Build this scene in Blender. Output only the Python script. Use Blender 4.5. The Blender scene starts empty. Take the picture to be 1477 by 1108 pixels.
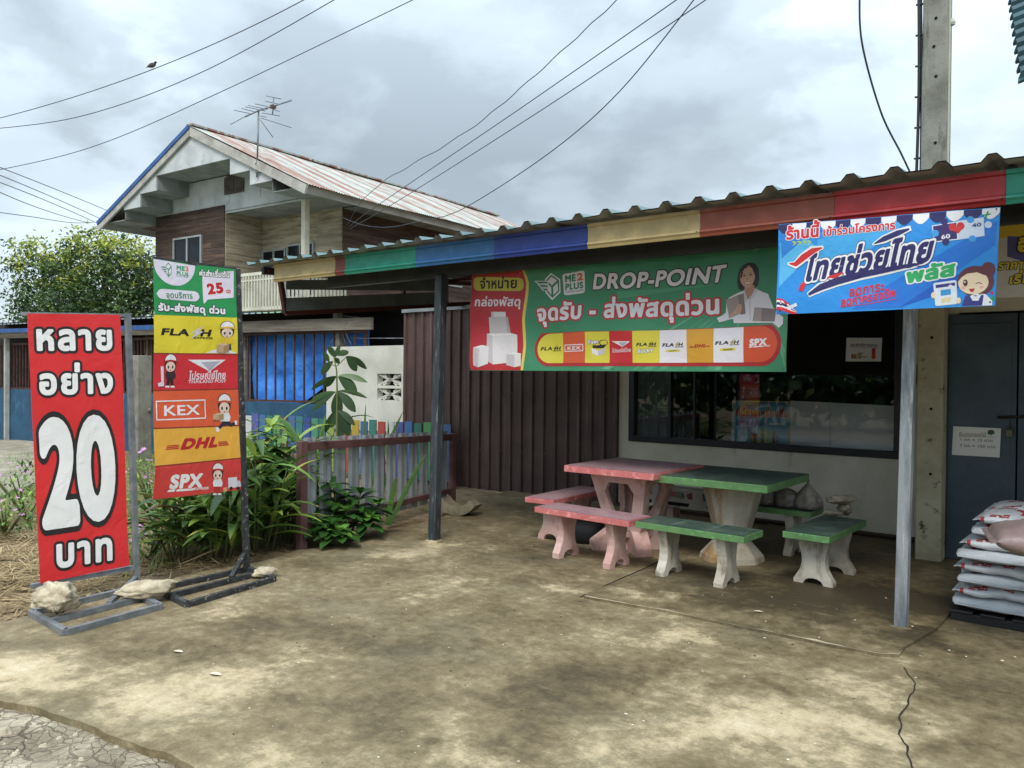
import bpy, bmesh, math, random
import numpy as np
from mathutils import Vector, Matrix
from mathutils.geometry import tessellate_polygon
random.seed(7)
S = bpy.context.scene
COL = S.collection
PI = math.pi

# ------------------------------------------------------------------ camera
EYE, FPX, YAW, PITCH, ROLL = 1.6, 1140.0, math.radians(38.8), math.radians(.65), math.radians(.5)
_R0 = Vector((math.cos(YAW), math.sin(YAW), 0))
_FW = Vector((-math.sin(YAW), math.cos(YAW), 0))
CF = (_FW * math.cos(PITCH) + Vector((0, 0, -math.sin(PITCH)))).normalized()
_U0 = _R0.cross(CF)
CR = _R0 * math.cos(ROLL) + _U0 * math.sin(ROLL)
CU = _U0 * math.cos(ROLL) - _R0 * math.sin(ROLL)
CO = Vector((0, 0, EYE))
cd = bpy.data.cameras.new('camera')
cam = bpy.data.objects.new('camera', cd)
COL.objects.link(cam)
cam.matrix_world = Matrix(((CR.x, CU.x, -CF.x, 0), (CR.y, CU.y, -CF.y, 0), (CR.z, CU.z, -CF.z, EYE), (0, 0, 0, 1)))
cd.sensor_width = 36
cd.lens = FPX / 1477 * 36
cd.clip_start = .05
cd.clip_end = 2000
S.camera = cam

# ------------------------------------------------------------------ world, sun, exposure
SUN_EL, SUN_AZ = math.radians(50), math.radians(150)      # azimuth measured from +Y towards +X
w = bpy.data.worlds.new('World')
S.world = w
w.use_nodes = True
nt = w.node_tree
nt.nodes.clear()
def nd(t, typ, **kw):
    n = t.nodes.new(typ)
    for k, v in kw.items():
        setattr(n, k, v)
    return n
out = nd(nt, 'ShaderNodeOutputWorld')
bg = nd(nt, 'ShaderNodeBackground')
bg.inputs['Strength'].default_value = .10
sky = nd(nt, 'ShaderNodeTexSky', sky_type='NISHITA', sun_disc=False, sun_elevation=SUN_EL, sun_rotation=SUN_AZ)
tc = nd(nt, 'ShaderNodeTexCoord')
sep = nd(nt, 'ShaderNodeSeparateXYZ')
nt.links.new(tc.outputs['Generated'], sep.inputs[0])
def wm(op, a, b=None, c=None):
    n = nd(nt, 'ShaderNodeMath', operation=op)
    for i, v in enumerate((a, b, c)):
        if v is None: continue
        if isinstance(v, (int, float)): n.inputs[i].default_value = v
        else: nt.links.new(v, n.inputs[i])
    return n.outputs[0]
zz = wm('ADD', wm('MAXIMUM', sep.outputs[2], 0.0), .34)
cmb = nd(nt, 'ShaderNodeCombineXYZ')
nt.links.new(wm('DIVIDE', sep.outputs[0], zz), cmb.inputs[0])
nt.links.new(wm('DIVIDE', sep.outputs[1], zz), cmb.inputs[1])
def wnoise(scale, loc, detail, rough, dist=0):
    mp = nd(nt, 'ShaderNodeMapping')
    mp.inputs['Location'].default_value = loc
    nt.links.new(cmb.outputs[0], mp.inputs[0])
    n = nd(nt, 'ShaderNodeTexNoise')
    n.inputs['Scale'].default_value = scale
    n.inputs['Detail'].default_value = detail
    n.inputs['Roughness'].default_value = rough
    n.inputs['Distortion'].default_value = dist
    nt.links.new(mp.outputs[0], n.inputs['Vector'])
    return n.outputs['Fac']
n1 = wnoise(1.25, (3.1, 1.7, 0), 9, .5, .25)
n2 = wnoise(4.2, (7.3, 2.2, 0), 8, .55, .2)
mixn = wm('ADD', wm('MULTIPLY', n1, .68), wm('MULTIPLY', n2, .32))
cr = nd(nt, 'ShaderNodeValToRGB')
cr.color_ramp.interpolation = 'EASE'
e = cr.color_ramp.elements
e[0].position, e[0].color = .39, (1.85, 2.14, 2.34, 1)
e[1].position, e[1].color = .63, (3.95, 4.55, 5.0, 1)
m_ = e.new(.475); m_.color = (2.4, 2.78, 3.03, 1)
m_ = e.new(.545); m_.color = (3.25, 3.78, 4.18, 1)
nt.links.new(mixn, cr.inputs[0])
mx = nd(nt, 'ShaderNodeMixRGB')
mx.inputs[0].default_value = .90
nt.links.new(sky.outputs[0], mx.inputs[1])
nt.links.new(cr.outputs[0], mx.inputs[2])
# an overcast sky is brighter overhead than near the horizon
gain = wm('ADD', wm('MULTIPLY', wm('MAXIMUM', wm('SUBTRACT', sep.outputs[2], .26), 0.0), 3.5), 1.0)
gx_ = nd(nt, 'ShaderNodeMixRGB', blend_type='MULTIPLY')
gx_.inputs[0].default_value = 1
nt.links.new(mx.outputs[0], gx_.inputs[1])
nt.links.new(gain, gx_.inputs[2])
nt.links.new(gx_.outputs[0], bg.inputs['Color'])
nt.links.new(bg.outputs[0], out.inputs[0])

sl = bpy.data.lights.new('sun', 'SUN')
sl.energy = 1.05
sl.angle = math.radians(22)
sl.color = (1, .95, .87)
so = bpy.data.objects.new('sun', sl)
COL.objects.link(so)
sd = Vector((math.sin(SUN_AZ) * math.cos(SUN_EL), math.cos(SUN_AZ) * math.cos(SUN_EL), math.sin(SUN_EL)))
so.rotation_euler = sd.to_track_quat('Z', 'Y').to_euler()
so.location = sd * 30

S.view_settings.view_transform = 'Standard'
S.view_settings.look = 'None'
S.view_settings.gamma = 1
S.view_settings.use_curve_mapping = False
S.view_settings.exposure = 1.2

# ------------------------------------------------------------------ pixel -> place helpers (photo pixels, 1477 wide)
def ray(x, y): return CF + CR * ((x - 738.5) / FPX) - CU * ((y - 554) / FPX)
def onZ(x, y, z=0):
    d = ray(x, y); return CO + d * ((z - EYE) / d.z)
def onY(x, y, Y):
    d = ray(x, y); return CO + d * (Y / d.y)
def onX(x, y, X):
    d = ray(x, y); return CO + d * (X / d.x)
def atD(x, y, t):                       # point at depth t (metres along the view axis)
    return CO + ray(x, y) * t
def onP(x, y, p, n):
    d = ray(x, y); return CO + d * ((p - CO).dot(n) / d.dot(n))

# ------------------------------------------------------------------ colours and materials
def lin(c):
    c = c / 255
    return c / 12.92 if c <= .04045 else ((c + .055) / 1.055) ** 2.4
def C(h):
    h = h.lstrip('#')
    return tuple(lin(int(h[i:i + 2], 16)) for i in (0, 2, 4))
def c4(c): return (c[0], c[1], c[2], 1)

class NT:
    def __init__(s, name):
        s.m = bpy.data.materials.new(name)
        s.m.use_nodes = True
        s.t = s.m.node_tree
        s.b = s.t.nodes['Principled BSDF']
        s.tc = s.n('ShaderNodeTexCoord')
        s.obj = s.tc.outputs['Object']
    def n(s, typ, **kw): return nd(s.t, typ, **kw)
    def l(s, a, b): s.t.links.new(a, b)
    def math(s, op, a, b=None, c=None, clamp=False):
        n = s.n('ShaderNodeMath', operation=op, use_clamp=clamp)
        for i, v in enumerate((a, b, c)):
            if v is None: continue
            if isinstance(v, (int, float)): n.inputs[i].default_value = v
            else: s.l(v, n.inputs[i])
        return n.outputs[0]
    def map(s, vec=None, scale=(1, 1, 1), loc=(0, 0, 0), rot=(0, 0, 0), kind='POINT'):
        n = s.n('ShaderNodeMapping', vector_type=kind)
        s.l(vec or s.obj, n.inputs[0])
        n.inputs['Scale'].default_value = scale
        n.inputs['Location'].default_value = loc
        n.inputs['Rotation'].default_value = rot
        return n.outputs[0]
    def noise(s, scale=5, detail=6, rough=.55, vec=None, dist=0):
        n = s.n('ShaderNodeTexNoise')
        n.inputs['Scale'].default_value = scale
        n.inputs['Detail'].default_value = detail
        n.inputs['Roughness'].default_value = rough
        n.inputs['Distortion'].default_value = dist
        s.l(vec or s.obj, n.inputs['Vector'])
        return n.outputs['Fac']
    def ramp(s, fac, stops):
        n = s.n('ShaderNodeValToRGB')
        el = n.color_ramp.elements
        for i, (p, c) in enumerate(stops):
            x = el[i] if i < 2 else el.new(p)
            x.position = p
            x.color = c4(c) if not isinstance(c, (int, float)) else (c, c, c, 1)
        s.l(fac, n.inputs[0])
        return n.outputs[0]
    def mix(s, f, a, b, mode='MIX'):
        n = s.n('ShaderNodeMixRGB', blend_type=mode)
        for i, v in zip((0, 1, 2), (f, a, b)):
            if isinstance(v, (int, float)): n.inputs[i].default_value = v if i == 0 else (v, v, v, 1)
            elif isinstance(v, tuple): n.inputs[i].default_value = c4(v)
            else: s.l(v, n.inputs[i])
        return n.outputs[0]
    def bump(s, h, strength=.3, dist=.01, normal=None):
        n = s.n('ShaderNodeBump')
        n.inputs['Strength'].default_value = strength
        n.inputs['Distance'].default_value = dist
        s.l(h, n.inputs['Height'])
        if normal is not None: s.l(normal, n.inputs['Normal'])
        s.l(n.outputs[0], s.b.inputs['Normal'])
        return n.outputs[0]
    def setc(s, c):
        if isinstance(c, tuple): s.b.inputs['Base Color'].default_value = c4(c)
        else: s.l(c, s.b.inputs['Base Color'])
    def rough(s, r):
        if isinstance(r, (int, float)): s.b.inputs['Roughness'].default_value = r
        else: s.l(r, s.b.inputs['Roughness'])

def mat(name, c1, c2=None, scale=4, lo=.4, hi=.62, rough=.6, bump=0, bscale=40, bdist=.004, metal=0, stretch=(1, 1, 1),
        island=0, c3=None, scale3=9, lo3=.55, hi3=.7, stretch3=(1, 1, 1), spec=.5, detail=7, fine=.12):
    k = NT(name)
    if c2 is None: c2 = tuple(x * .82 for x in c1)
    f = k.noise(scale, detail, .6, k.map(scale=stretch))
    col = k.ramp(f, [(lo, c1), (hi, c2)])
    if c3 is not None:
        g = k.noise(scale3, 8, .65, k.map(scale=stretch3, loc=(3, 5, 1)))
        col = k.mix(k.ramp(g, [(lo3, 0.0), (hi3, 1.0)]), col, c3)
    if fine:
        h = k.noise(bscale * 1.7, 3, .6)
        col = k.mix(1.0, col, k.ramp(h, [(.25, 1 - fine), (.75, 1 + fine * .3)]), 'MULTIPLY')
    if island:
        gm = k.n('ShaderNodeNewGeometry')
        col = k.mix(1.0, col, k.ramp(gm.outputs['Random Per Island'], [(0, 1 - island), (1, 1 + island * .4)]), 'MULTIPLY')
    k.setc(col)
    k.rough(k.math('ADD', k.math('MULTIPLY', f, .2), rough - .1))
    k.b.inputs['Metallic'].default_value = metal
    k.b.inputs['Specular IOR Level'].default_value = spec
    if bump: k.bump(k.noise(bscale, 5, .6), bump, bdist)
    return k.m

_pm = {}
def pm(h, rough=.42):                   # printed vinyl of one ink colour
    if h in _pm: return _pm[h]
    k = NT('vinyl_' + h.strip('#'))
    c = C(h)
    c = tuple(min(.82, x * .86 + .008) for x in c)
    f = k.noise(2.2, 4, .5)
    k.setc(k.mix(1.0, c, k.ramp(f, [(.3, .9), (.7, 1.0)]), 'MULTIPLY'))
    k.rough(rough)
    k.b.inputs['Specular IOR Level'].default_value = .35
    k.bump(k.math('ADD', k.noise(5.5, 3, .5, dist=.8), k.math('MULTIPLY', k.noise(19, 3, .5, k.map(scale=(1, 1, .5)), dist=1.2), .22)), .30, .03)
    _pm[h] = k.m
    return k.m

# ------------------------------------------------------------------ mesh builder
class MB:
    def __init__(s): s.v, s.f, s.mi, s.sm = [], [], [], []
    def add(s, vs, fs, mi=0, smooth=False):
        o = len(s.v)
        s.v.extend(tuple(x) for x in vs)
        for f in fs:
            s.f.append(tuple(o + i for i in f)); s.mi.append(mi); s.sm.append(smooth)
    def box(s, lo, hi, mi=0):
        x0, y0, z0 = lo; x1, y1, z1 = hi
        s.add([(x0, y0, z0), (x1, y0, z0), (x1, y1, z0), (x0, y1, z0), (x0, y0, z1), (x1, y0, z1), (x1, y1, z1), (x0, y1, z1)],
              [(0, 3, 2, 1), (4, 5, 6, 7), (0, 1, 5, 4), (1, 2, 6, 5), (2, 3, 7, 6), (3, 0, 4, 7)], mi)
    def bar(s, a, b, w, h, up=(0, 0, 1), mi=0):
        a, b = Vector(a), Vector(b)
        d = (b - a).normalized()
        up = Vector(up)
        if abs(d.dot(up)) > .95: up = Vector((1, 0, 0)) if abs(d.x) < .9 else Vector((0, 1, 0))
        r = d.cross(up).normalized(); u = r.cross(d).normalized()
        vs = []
        for p in (a, b):
            for i, j in ((-1, -1), (1, -1), (1, 1), (-1, 1)):
                vs.append(p + r * (i * w / 2) + u * (j * h / 2))
        s.add(vs, [(0, 1, 2, 3), (7, 6, 5, 4), (0, 4, 5, 1), (1, 5, 6, 2), (2, 6, 7, 3), (3, 7, 4, 0)], mi)
    def tube(s, pts, r, n=8, mi=0, cap=True, smooth=True):
        pts = [Vector(p) for p in pts]
        rs = r if isinstance(r, (list, tuple)) else [r] * len(pts)
        vs, fs = [], []
        ref = None
        for i, p in enumerate(pts):
            d = (pts[min(i + 1, len(pts) - 1)] - pts[max(i - 1, 0)]).normalized()
            if ref is None:
                ref = Vector((0, 0, 1)) if abs(d.z) < .9 else Vector((1, 0, 0))
            a = d.cross(ref)
            if a.length < 1e-5: a = d.cross(Vector((0, 1, .1)))
            a.normalize(); b = a.cross(d); ref = b
            for k in range(n):
                t = 2 * PI * k / n
                vs.append(p + (a * math.cos(t) + b * math.sin(t)) * rs[i])
        for i in range(len(pts) - 1):
            for k in range(n):
                k2 = (k + 1) % n
                fs.append((i * n + k, i * n + k2, (i + 1) * n + k2, (i + 1) * n + k))
        if cap:
            fs.append(tuple(range(n - 1, -1, -1)))
            fs.append(tuple((len(pts) - 1) * n + k for k in range(n)))
        s.add(vs, fs, mi, smooth)
    def lathe(s, prof, n=16, c=(0, 0, 0), mi=0, smooth=False, ph=0, cap=True):
        vs, fs = [], []
        for r, z in prof:
            for k in range(n):
                t = 2 * PI * k / n + ph
                vs.append((c[0] + r * math.cos(t), c[1] + r * math.sin(t), c[2] + z))
        for i in range(len(prof) - 1):
            for k in range(n):
                k2 = (k + 1) % n
                fs.append((i * n + k, i * n + k2, (i + 1) * n + k2, (i + 1) * n + k))
        if cap:
            fs.append(tuple(range(n - 1, -1, -1)))
            fs.append(tuple((len(prof) - 1) * n + k for k in range(n)))
        s.add(vs, fs, mi, smooth)
    def grid(s, fn, nu, nv, mi=0, smooth=True):
        vs = [fn(i / nu, j / nv) for j in range(nv + 1) for i in range(nu + 1)]
        fs = [(j * (nu + 1) + i, j * (nu + 1) + i + 1, (j + 1) * (nu + 1) + i + 1, (j + 1) * (nu + 1) + i) for j in range(nv) for i in range(nu)]
        s.add(vs, fs, mi, smooth)
    def prism(s, outer, o, ex, ey, t, holes=(), mi=0):   # polygon (with holes) in the plane o+ex*u+ey*v, thickness t along ex x ey
        o, ex, ey = Vector(o), Vector(ex), Vector(ey)
        nrm = ex.cross(ey).normalized()
        loops = [list(outer)] + [list(h) for h in holes]
        flat = [p for L in loops for p in L]
        tris = tessellate_polygon([[Vector((p[0], p[1], 0)) for p in L] for L in loops])
        N = len(flat)
        vs = [o + ex * p[0] + ey * p[1] + nrm * (t / 2) for p in flat] + [o + ex * p[0] + ey * p[1] - nrm * (t / 2) for p in flat]
        fs = []
        for a, b, c in tris:
            A, B, Cc = flat[a], flat[b], flat[c]
            ar = (B[0] - A[0]) * (Cc[1] - A[1]) - (B[1] - A[1]) * (Cc[0] - A[0])
            if ar < 0: b, c = c, b
            fs.append((a, b, c)); fs.append((N + a, N + c, N + b))
        k0 = 0
        for li, L in enumerate(loops):
            n = len(L)
            ar = sum(L[i][0] * L[(i + 1) % n][1] - L[(i + 1) % n][0] * L[i][1] for i in range(n))
            flip = (ar < 0) != (li > 0)
            for i in range(n):
                a, b = k0 + i, k0 + (i + 1) % n
                f = (a, N + a, N + b, b)
                fs.append(f[::-1] if flip else f)
            k0 += n
        s.add(vs, fs, mi)
    def leaf(s, p, d, L, W, droop=.5, fold=.15, seg=5, mi=0, side=None, wid=None, twist=0):
        p, d = Vector(p), Vector(d).normalized()
        side = side or d.cross(Vector((0, 0, 1)))
        if side.length < 1e-3: side = Vector((1, 0, 0))
        side = side.normalized()
        if twist: side = Matrix.Rotation(twist, 3, d) @ side
        vs, fs = [], []
        cur = p.copy(); dd = d.copy()
        for i in range(seg + 1):
            t = i / seg
            ww = (wid(t) if wid else math.sin(PI * min(1, t * .93 + .05)) ** .8) * W / 2
            up = side.cross(dd).normalized()
            vs += [cur - side * ww + up * (fold * ww), cur, cur + side * ww + up * (fold * ww)]
            dd = (dd + Vector((0, 0, -droop / seg))).normalized()
            cur = cur + dd * (L / seg)
        for i in range(seg):
            a = i * 3
            fs += [(a, a + 1, a + 4, a + 3), (a + 1, a + 2, a + 5, a + 4)]
        s.add(vs, fs, mi, True)
    def mesh(s, name, mats, off=None, rz=0):
        me = bpy.data.meshes.new(name)
        V = np.array(s.v, dtype=np.float64).reshape(-1, 3)
        if off is not None:
            V = V - np.array(off)
            if rz:
                c, q = math.cos(-rz), math.sin(-rz)
                V = np.stack([V[:, 0] * c - V[:, 1] * q, V[:, 0] * q + V[:, 1] * c, V[:, 2]], 1)
        me.from_pydata(V.tolist(), [], s.f)
        for m in (mats if isinstance(mats, (list, tuple)) else [mats]): me.materials.append(m)
        me.polygons.foreach_set('material_index', s.mi)
        me.polygons.foreach_set('use_smooth', s.sm)
        me.update()
        return me

def tagit(o, label=None, cat=None, group=None, kind=None):
    if label: o['label'] = label
    if cat: o['category'] = cat
    if group: o['group'] = group
    if kind: o['kind'] = kind
    return o
def thing(name, label, cat, loc=(0, 0, 0), rz=0, group=None):
    o = bpy.data.objects.new(name, None)
    o.empty_display_size = .2
    COL.objects.link(o)
    o.location = loc; o.rotation_euler = (0, 0, rz)
    return tagit(o, label, cat, group)
def bev(o, w=.006, seg=2):
    m = o.modifiers.new('bevel', 'BEVEL'); m.width = w; m.segments = seg; m.limit_method = 'ANGLE'; m.angle_limit = .6
    m.harden_normals = False
    return o
def part(name, mb, mats, parent, local=False, label=None, bevel=0, kind=None):
    r = parent
    while r.parent: r = r.parent
    me = mb.mesh(name, mats) if local else mb.mesh(name, mats, tuple(r.location), r.rotation_euler.z)
    o = bpy.data.objects.new(name, me)
    COL.objects.link(o)
    o.parent = parent
    if label: o['label'] = label
    if kind: o['kind'] = kind
    if bevel: bev(o, bevel)
    return o
def solo(name, mb, mats, label=None, cat=None, group=None, kind=None, org=None, bevel=0):
    me = mb.mesh(name, mats, org)
    o = bpy.data.objects.new(name, me)
    COL.objects.link(o)
    if org is not None: o.location = org
    tagit(o, label, cat, group, kind)
    if bevel: bev(o, bevel)
    return o
def kids(o): return [c for c in bpy.data.objects if c.parent == o]
def copy_tree(o, parent=None, **tags):
    c = o.copy(); COL.objects.link(c)
    if parent: c.parent = parent
    for ch in kids(o): copy_tree(ch, c)
    for k, v in tags.items(): c[k] = v
    return c
# ------------------------------------------------------------------ printed artwork: flat shapes laid on a sheet
_fc = bpy.data.curves.new('glyph_source', 'FONT')
_fc.size = 1; _fc.resolution_u = 6; _fc.dimensions = '2D'; _fc.fill_mode = 'BOTH'
_fo = bpy.data.objects.new('glyph_source', _fc)
COL.objects.link(_fo)
_gc, _ac = {}, {}
def _raw(body, off=0.0):
    _fc.body = body; _fc.offset = off
    dg = bpy.context.evaluated_depsgraph_get()
    dg.update()
    ev = _fo.evaluated_get(dg)
    me = ev.to_mesh()
    vs = [(v.co.x, v.co.y) for v in me.vertices]
    fs = [tuple(p.vertices) for p in me.polygons]
    ev.to_mesh_clear()
    return vs, fs
from mathutils.geometry import delaunay_2d_cdt
def _grown(ch, off):
    """letter outline grown by off with round corners: distance field, then its contour"""
    _fc.fill_mode = 'NONE'; _fc.body = ch; _fc.offset = 0
    dg = bpy.context.evaluated_depsgraph_get(); dg.update()
    ev = _fo.evaluated_get(dg); me = ev.to_mesh()
    V = np.array([(v.co.x, v.co.y) for v in me.vertices]).reshape(-1, 2); seg = [tuple(e_.vertices) for e_ in me.edges]
    ev.to_mesh_clear(); _fc.fill_mode = 'BOTH'
    if not len(V): return [], []
    nxt_ = {}
    for p, q in seg: nxt_.setdefault(p, []).append(q); nxt_.setdefault(q, []).append(p)
    # walk every outline once in index order so that its direction is kept
    done = set(); dirs = []
    for s0 in sorted(nxt_):
        if s0 in done: continue
        cur, L = s0, [s0]; done.add(s0)
        while True:
            cand = [q for q in nxt_[cur] if q not in done]
            if not cand: break
            cur = (cur + 1) if (cur + 1) in cand else cand[0]
            done.add(cur); L.append(cur)
        dirs += [(L[i], L[(i + 1) % len(L)]) for i in range(len(L))]
    off = max(off, .002)
    h = .0135
    lo = V.min(0) - off - 3 * h; hi = V.max(0) + off + 3 * h
    nx, ny = int((hi[0] - lo[0]) / h) + 2, int((hi[1] - lo[1]) / h) + 2
    X, Y = np.meshgrid(lo[0] + h * np.arange(nx), lo[1] + h * np.arange(ny), indexing='ij')
    D = np.full(X.shape, 9.0); IN = np.zeros(X.shape, bool)
    for a, b in dirs:
        A, B = V[a], V[b]; d = B - A; L = max(d @ d, 1e-12)
        t = np.clip(((X - A[0]) * d[0] + (Y - A[1]) * d[1]) / L, 0, 1)
        D = np.minimum(D, (X - A[0] - t * d[0]) ** 2 + (Y - A[1] - t * d[1]) ** 2)
    WN = np.zeros(X.shape, int)
    for a, b in dirs:
        A, B = V[a], V[b]
        if A[1] == B[1]: continue
        xi = A[0] + (Y - A[1]) / (B[1] - A[1]) * (B[0] - A[0])
        WN += np.where((Y >= min(A[1], B[1])) & (Y < max(A[1], B[1])) & (X < xi), 1 if B[1] > A[1] else -1, 0)
    IN = WN != 0
    D = np.sqrt(D)
    F = np.where(IN, -np.minimum(D, .03) - off, D - off)
    # marching squares
    link = {}; pos = {}
    def cross(i, j, ax):
        k_ = (i, j, ax)
        if k_ not in pos:
            f0 = F[i, j]; f1 = F[i + 1, j] if ax == 0 else F[i, j + 1]
            t = min(.98, max(.02, f0 / (f0 - f1)))
            pos[k_] = (X[i, j] + (h * t if ax == 0 else 0), Y[i, j] + (h * t if ax == 1 else 0))
        return k_
    S_ = F < 0
    cs = S_[:-1, :-1].astype(int) + S_[1:, :-1] * 2 + S_[1:, 1:] * 4 + S_[:-1, 1:] * 8
    EDG = {1: [(3, 0)], 2: [(0, 1)], 3: [(3, 1)], 4: [(1, 2)], 5: [(3, 0), (1, 2)], 6: [(0, 2)], 7: [(3, 2)], 8: [(2, 3)], 9: [(2, 0)], 10: [(0, 1), (2, 3)], 11: [(2, 1)], 12: [(1, 3)], 13: [(1, 0)], 14: [(0, 3)]}
    for i, j in zip(*np.nonzero((cs > 0) & (cs < 15))):
        E_ = {0: (i, j, 0), 1: (i + 1, j, 1), 2: (i, j + 1, 0), 3: (i, j, 1)}
        for a, b in EDG[int(cs[i, j])]:
            ka, kb = cross(*E_[a]), cross(*E_[b])
            link.setdefault(ka, []).append(kb); link.setdefault(kb, []).append(ka)
    loops = []; seen = set()
    for s0 in list(link):
        if s0 in seen: continue
        L = [s0]; seen.add(s0); cur = s0
        while True:
            nxt = [q for q in link[cur] if q not in seen]
            if not nxt: break
            cur = nxt[0]; seen.add(cur); L.append(cur)
        if len(L) > 5:
            P_ = [Vector(pos[k_]) for k_ in L]
            # drop nearly collinear points
            out_ = [P_[0]]
            for q in range(1, len(P_) - 1):
                a, b, c = out_[-1], P_[q], P_[q + 1]
                d = c - a
                if d.length < 1e-9: continue
                dist = abs((b - a).x * d.y - (b - a).y * d.x) / d.length
                if dist > .0005 or (b - a).length > .12: out_.append(b)
            loops.append(out_)
    pts, ed = [], []
    for L in loops:
        o = len(pts); pts += L; ed += [(o + i, o + (i + 1) % len(L)) for i in range(len(L))]
    r = delaunay_2d_cdt(pts, ed, [], 0, 1e-6)
    W_ = [tuple(v) for v in r[0]]; keep = []
    for f in r[2]:
        ins = []
        for wts in ((1, 1, 1), (4, 1, 1), (1, 4, 1), (1, 1, 4)):
            s_ = sum(wts); gx = (sum(W_[f[i]][0] * wts[i] for i in range(3)) / s_ - lo[0]) / h; gy = (sum(W_[f[i]][1] * wts[i] for i in range(3)) / s_ - lo[1]) / h
            i, j = min(nx - 2, max(0, int(gx))), min(ny - 2, max(0, int(gy))); a, b = gx - i, gy - j
            ins.append(F[i, j] * (1 - a) * (1 - b) + F[i + 1, j] * a * (1 - b) + F[i, j + 1] * (1 - a) * b + F[i + 1, j + 1] * a * b)
        if sum(ins) < 0: keep.append(tuple(f[:3]))
    return W_, keep
def glyph(ch, off=0.0):
    if (ch, off) not in _gc:
        _gc[(ch, off)] = ([], []) if ch == ' ' else _grown(ch, off)
    return _gc[(ch, off)]
def adv(ch):
    if ch not in _ac:
        a = max(x for x, y in _raw('HH')[0]); b = max(x for x, y in _raw('H' + ch + 'H')[0])
        _ac[ch] = b - a
    return _ac[ch]
UPV = set('ิีึืั็ํ'); TONE = set('่้๊๋์'); LOW = set('ุู')
TALL = set('ปฝฟฬ')

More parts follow.
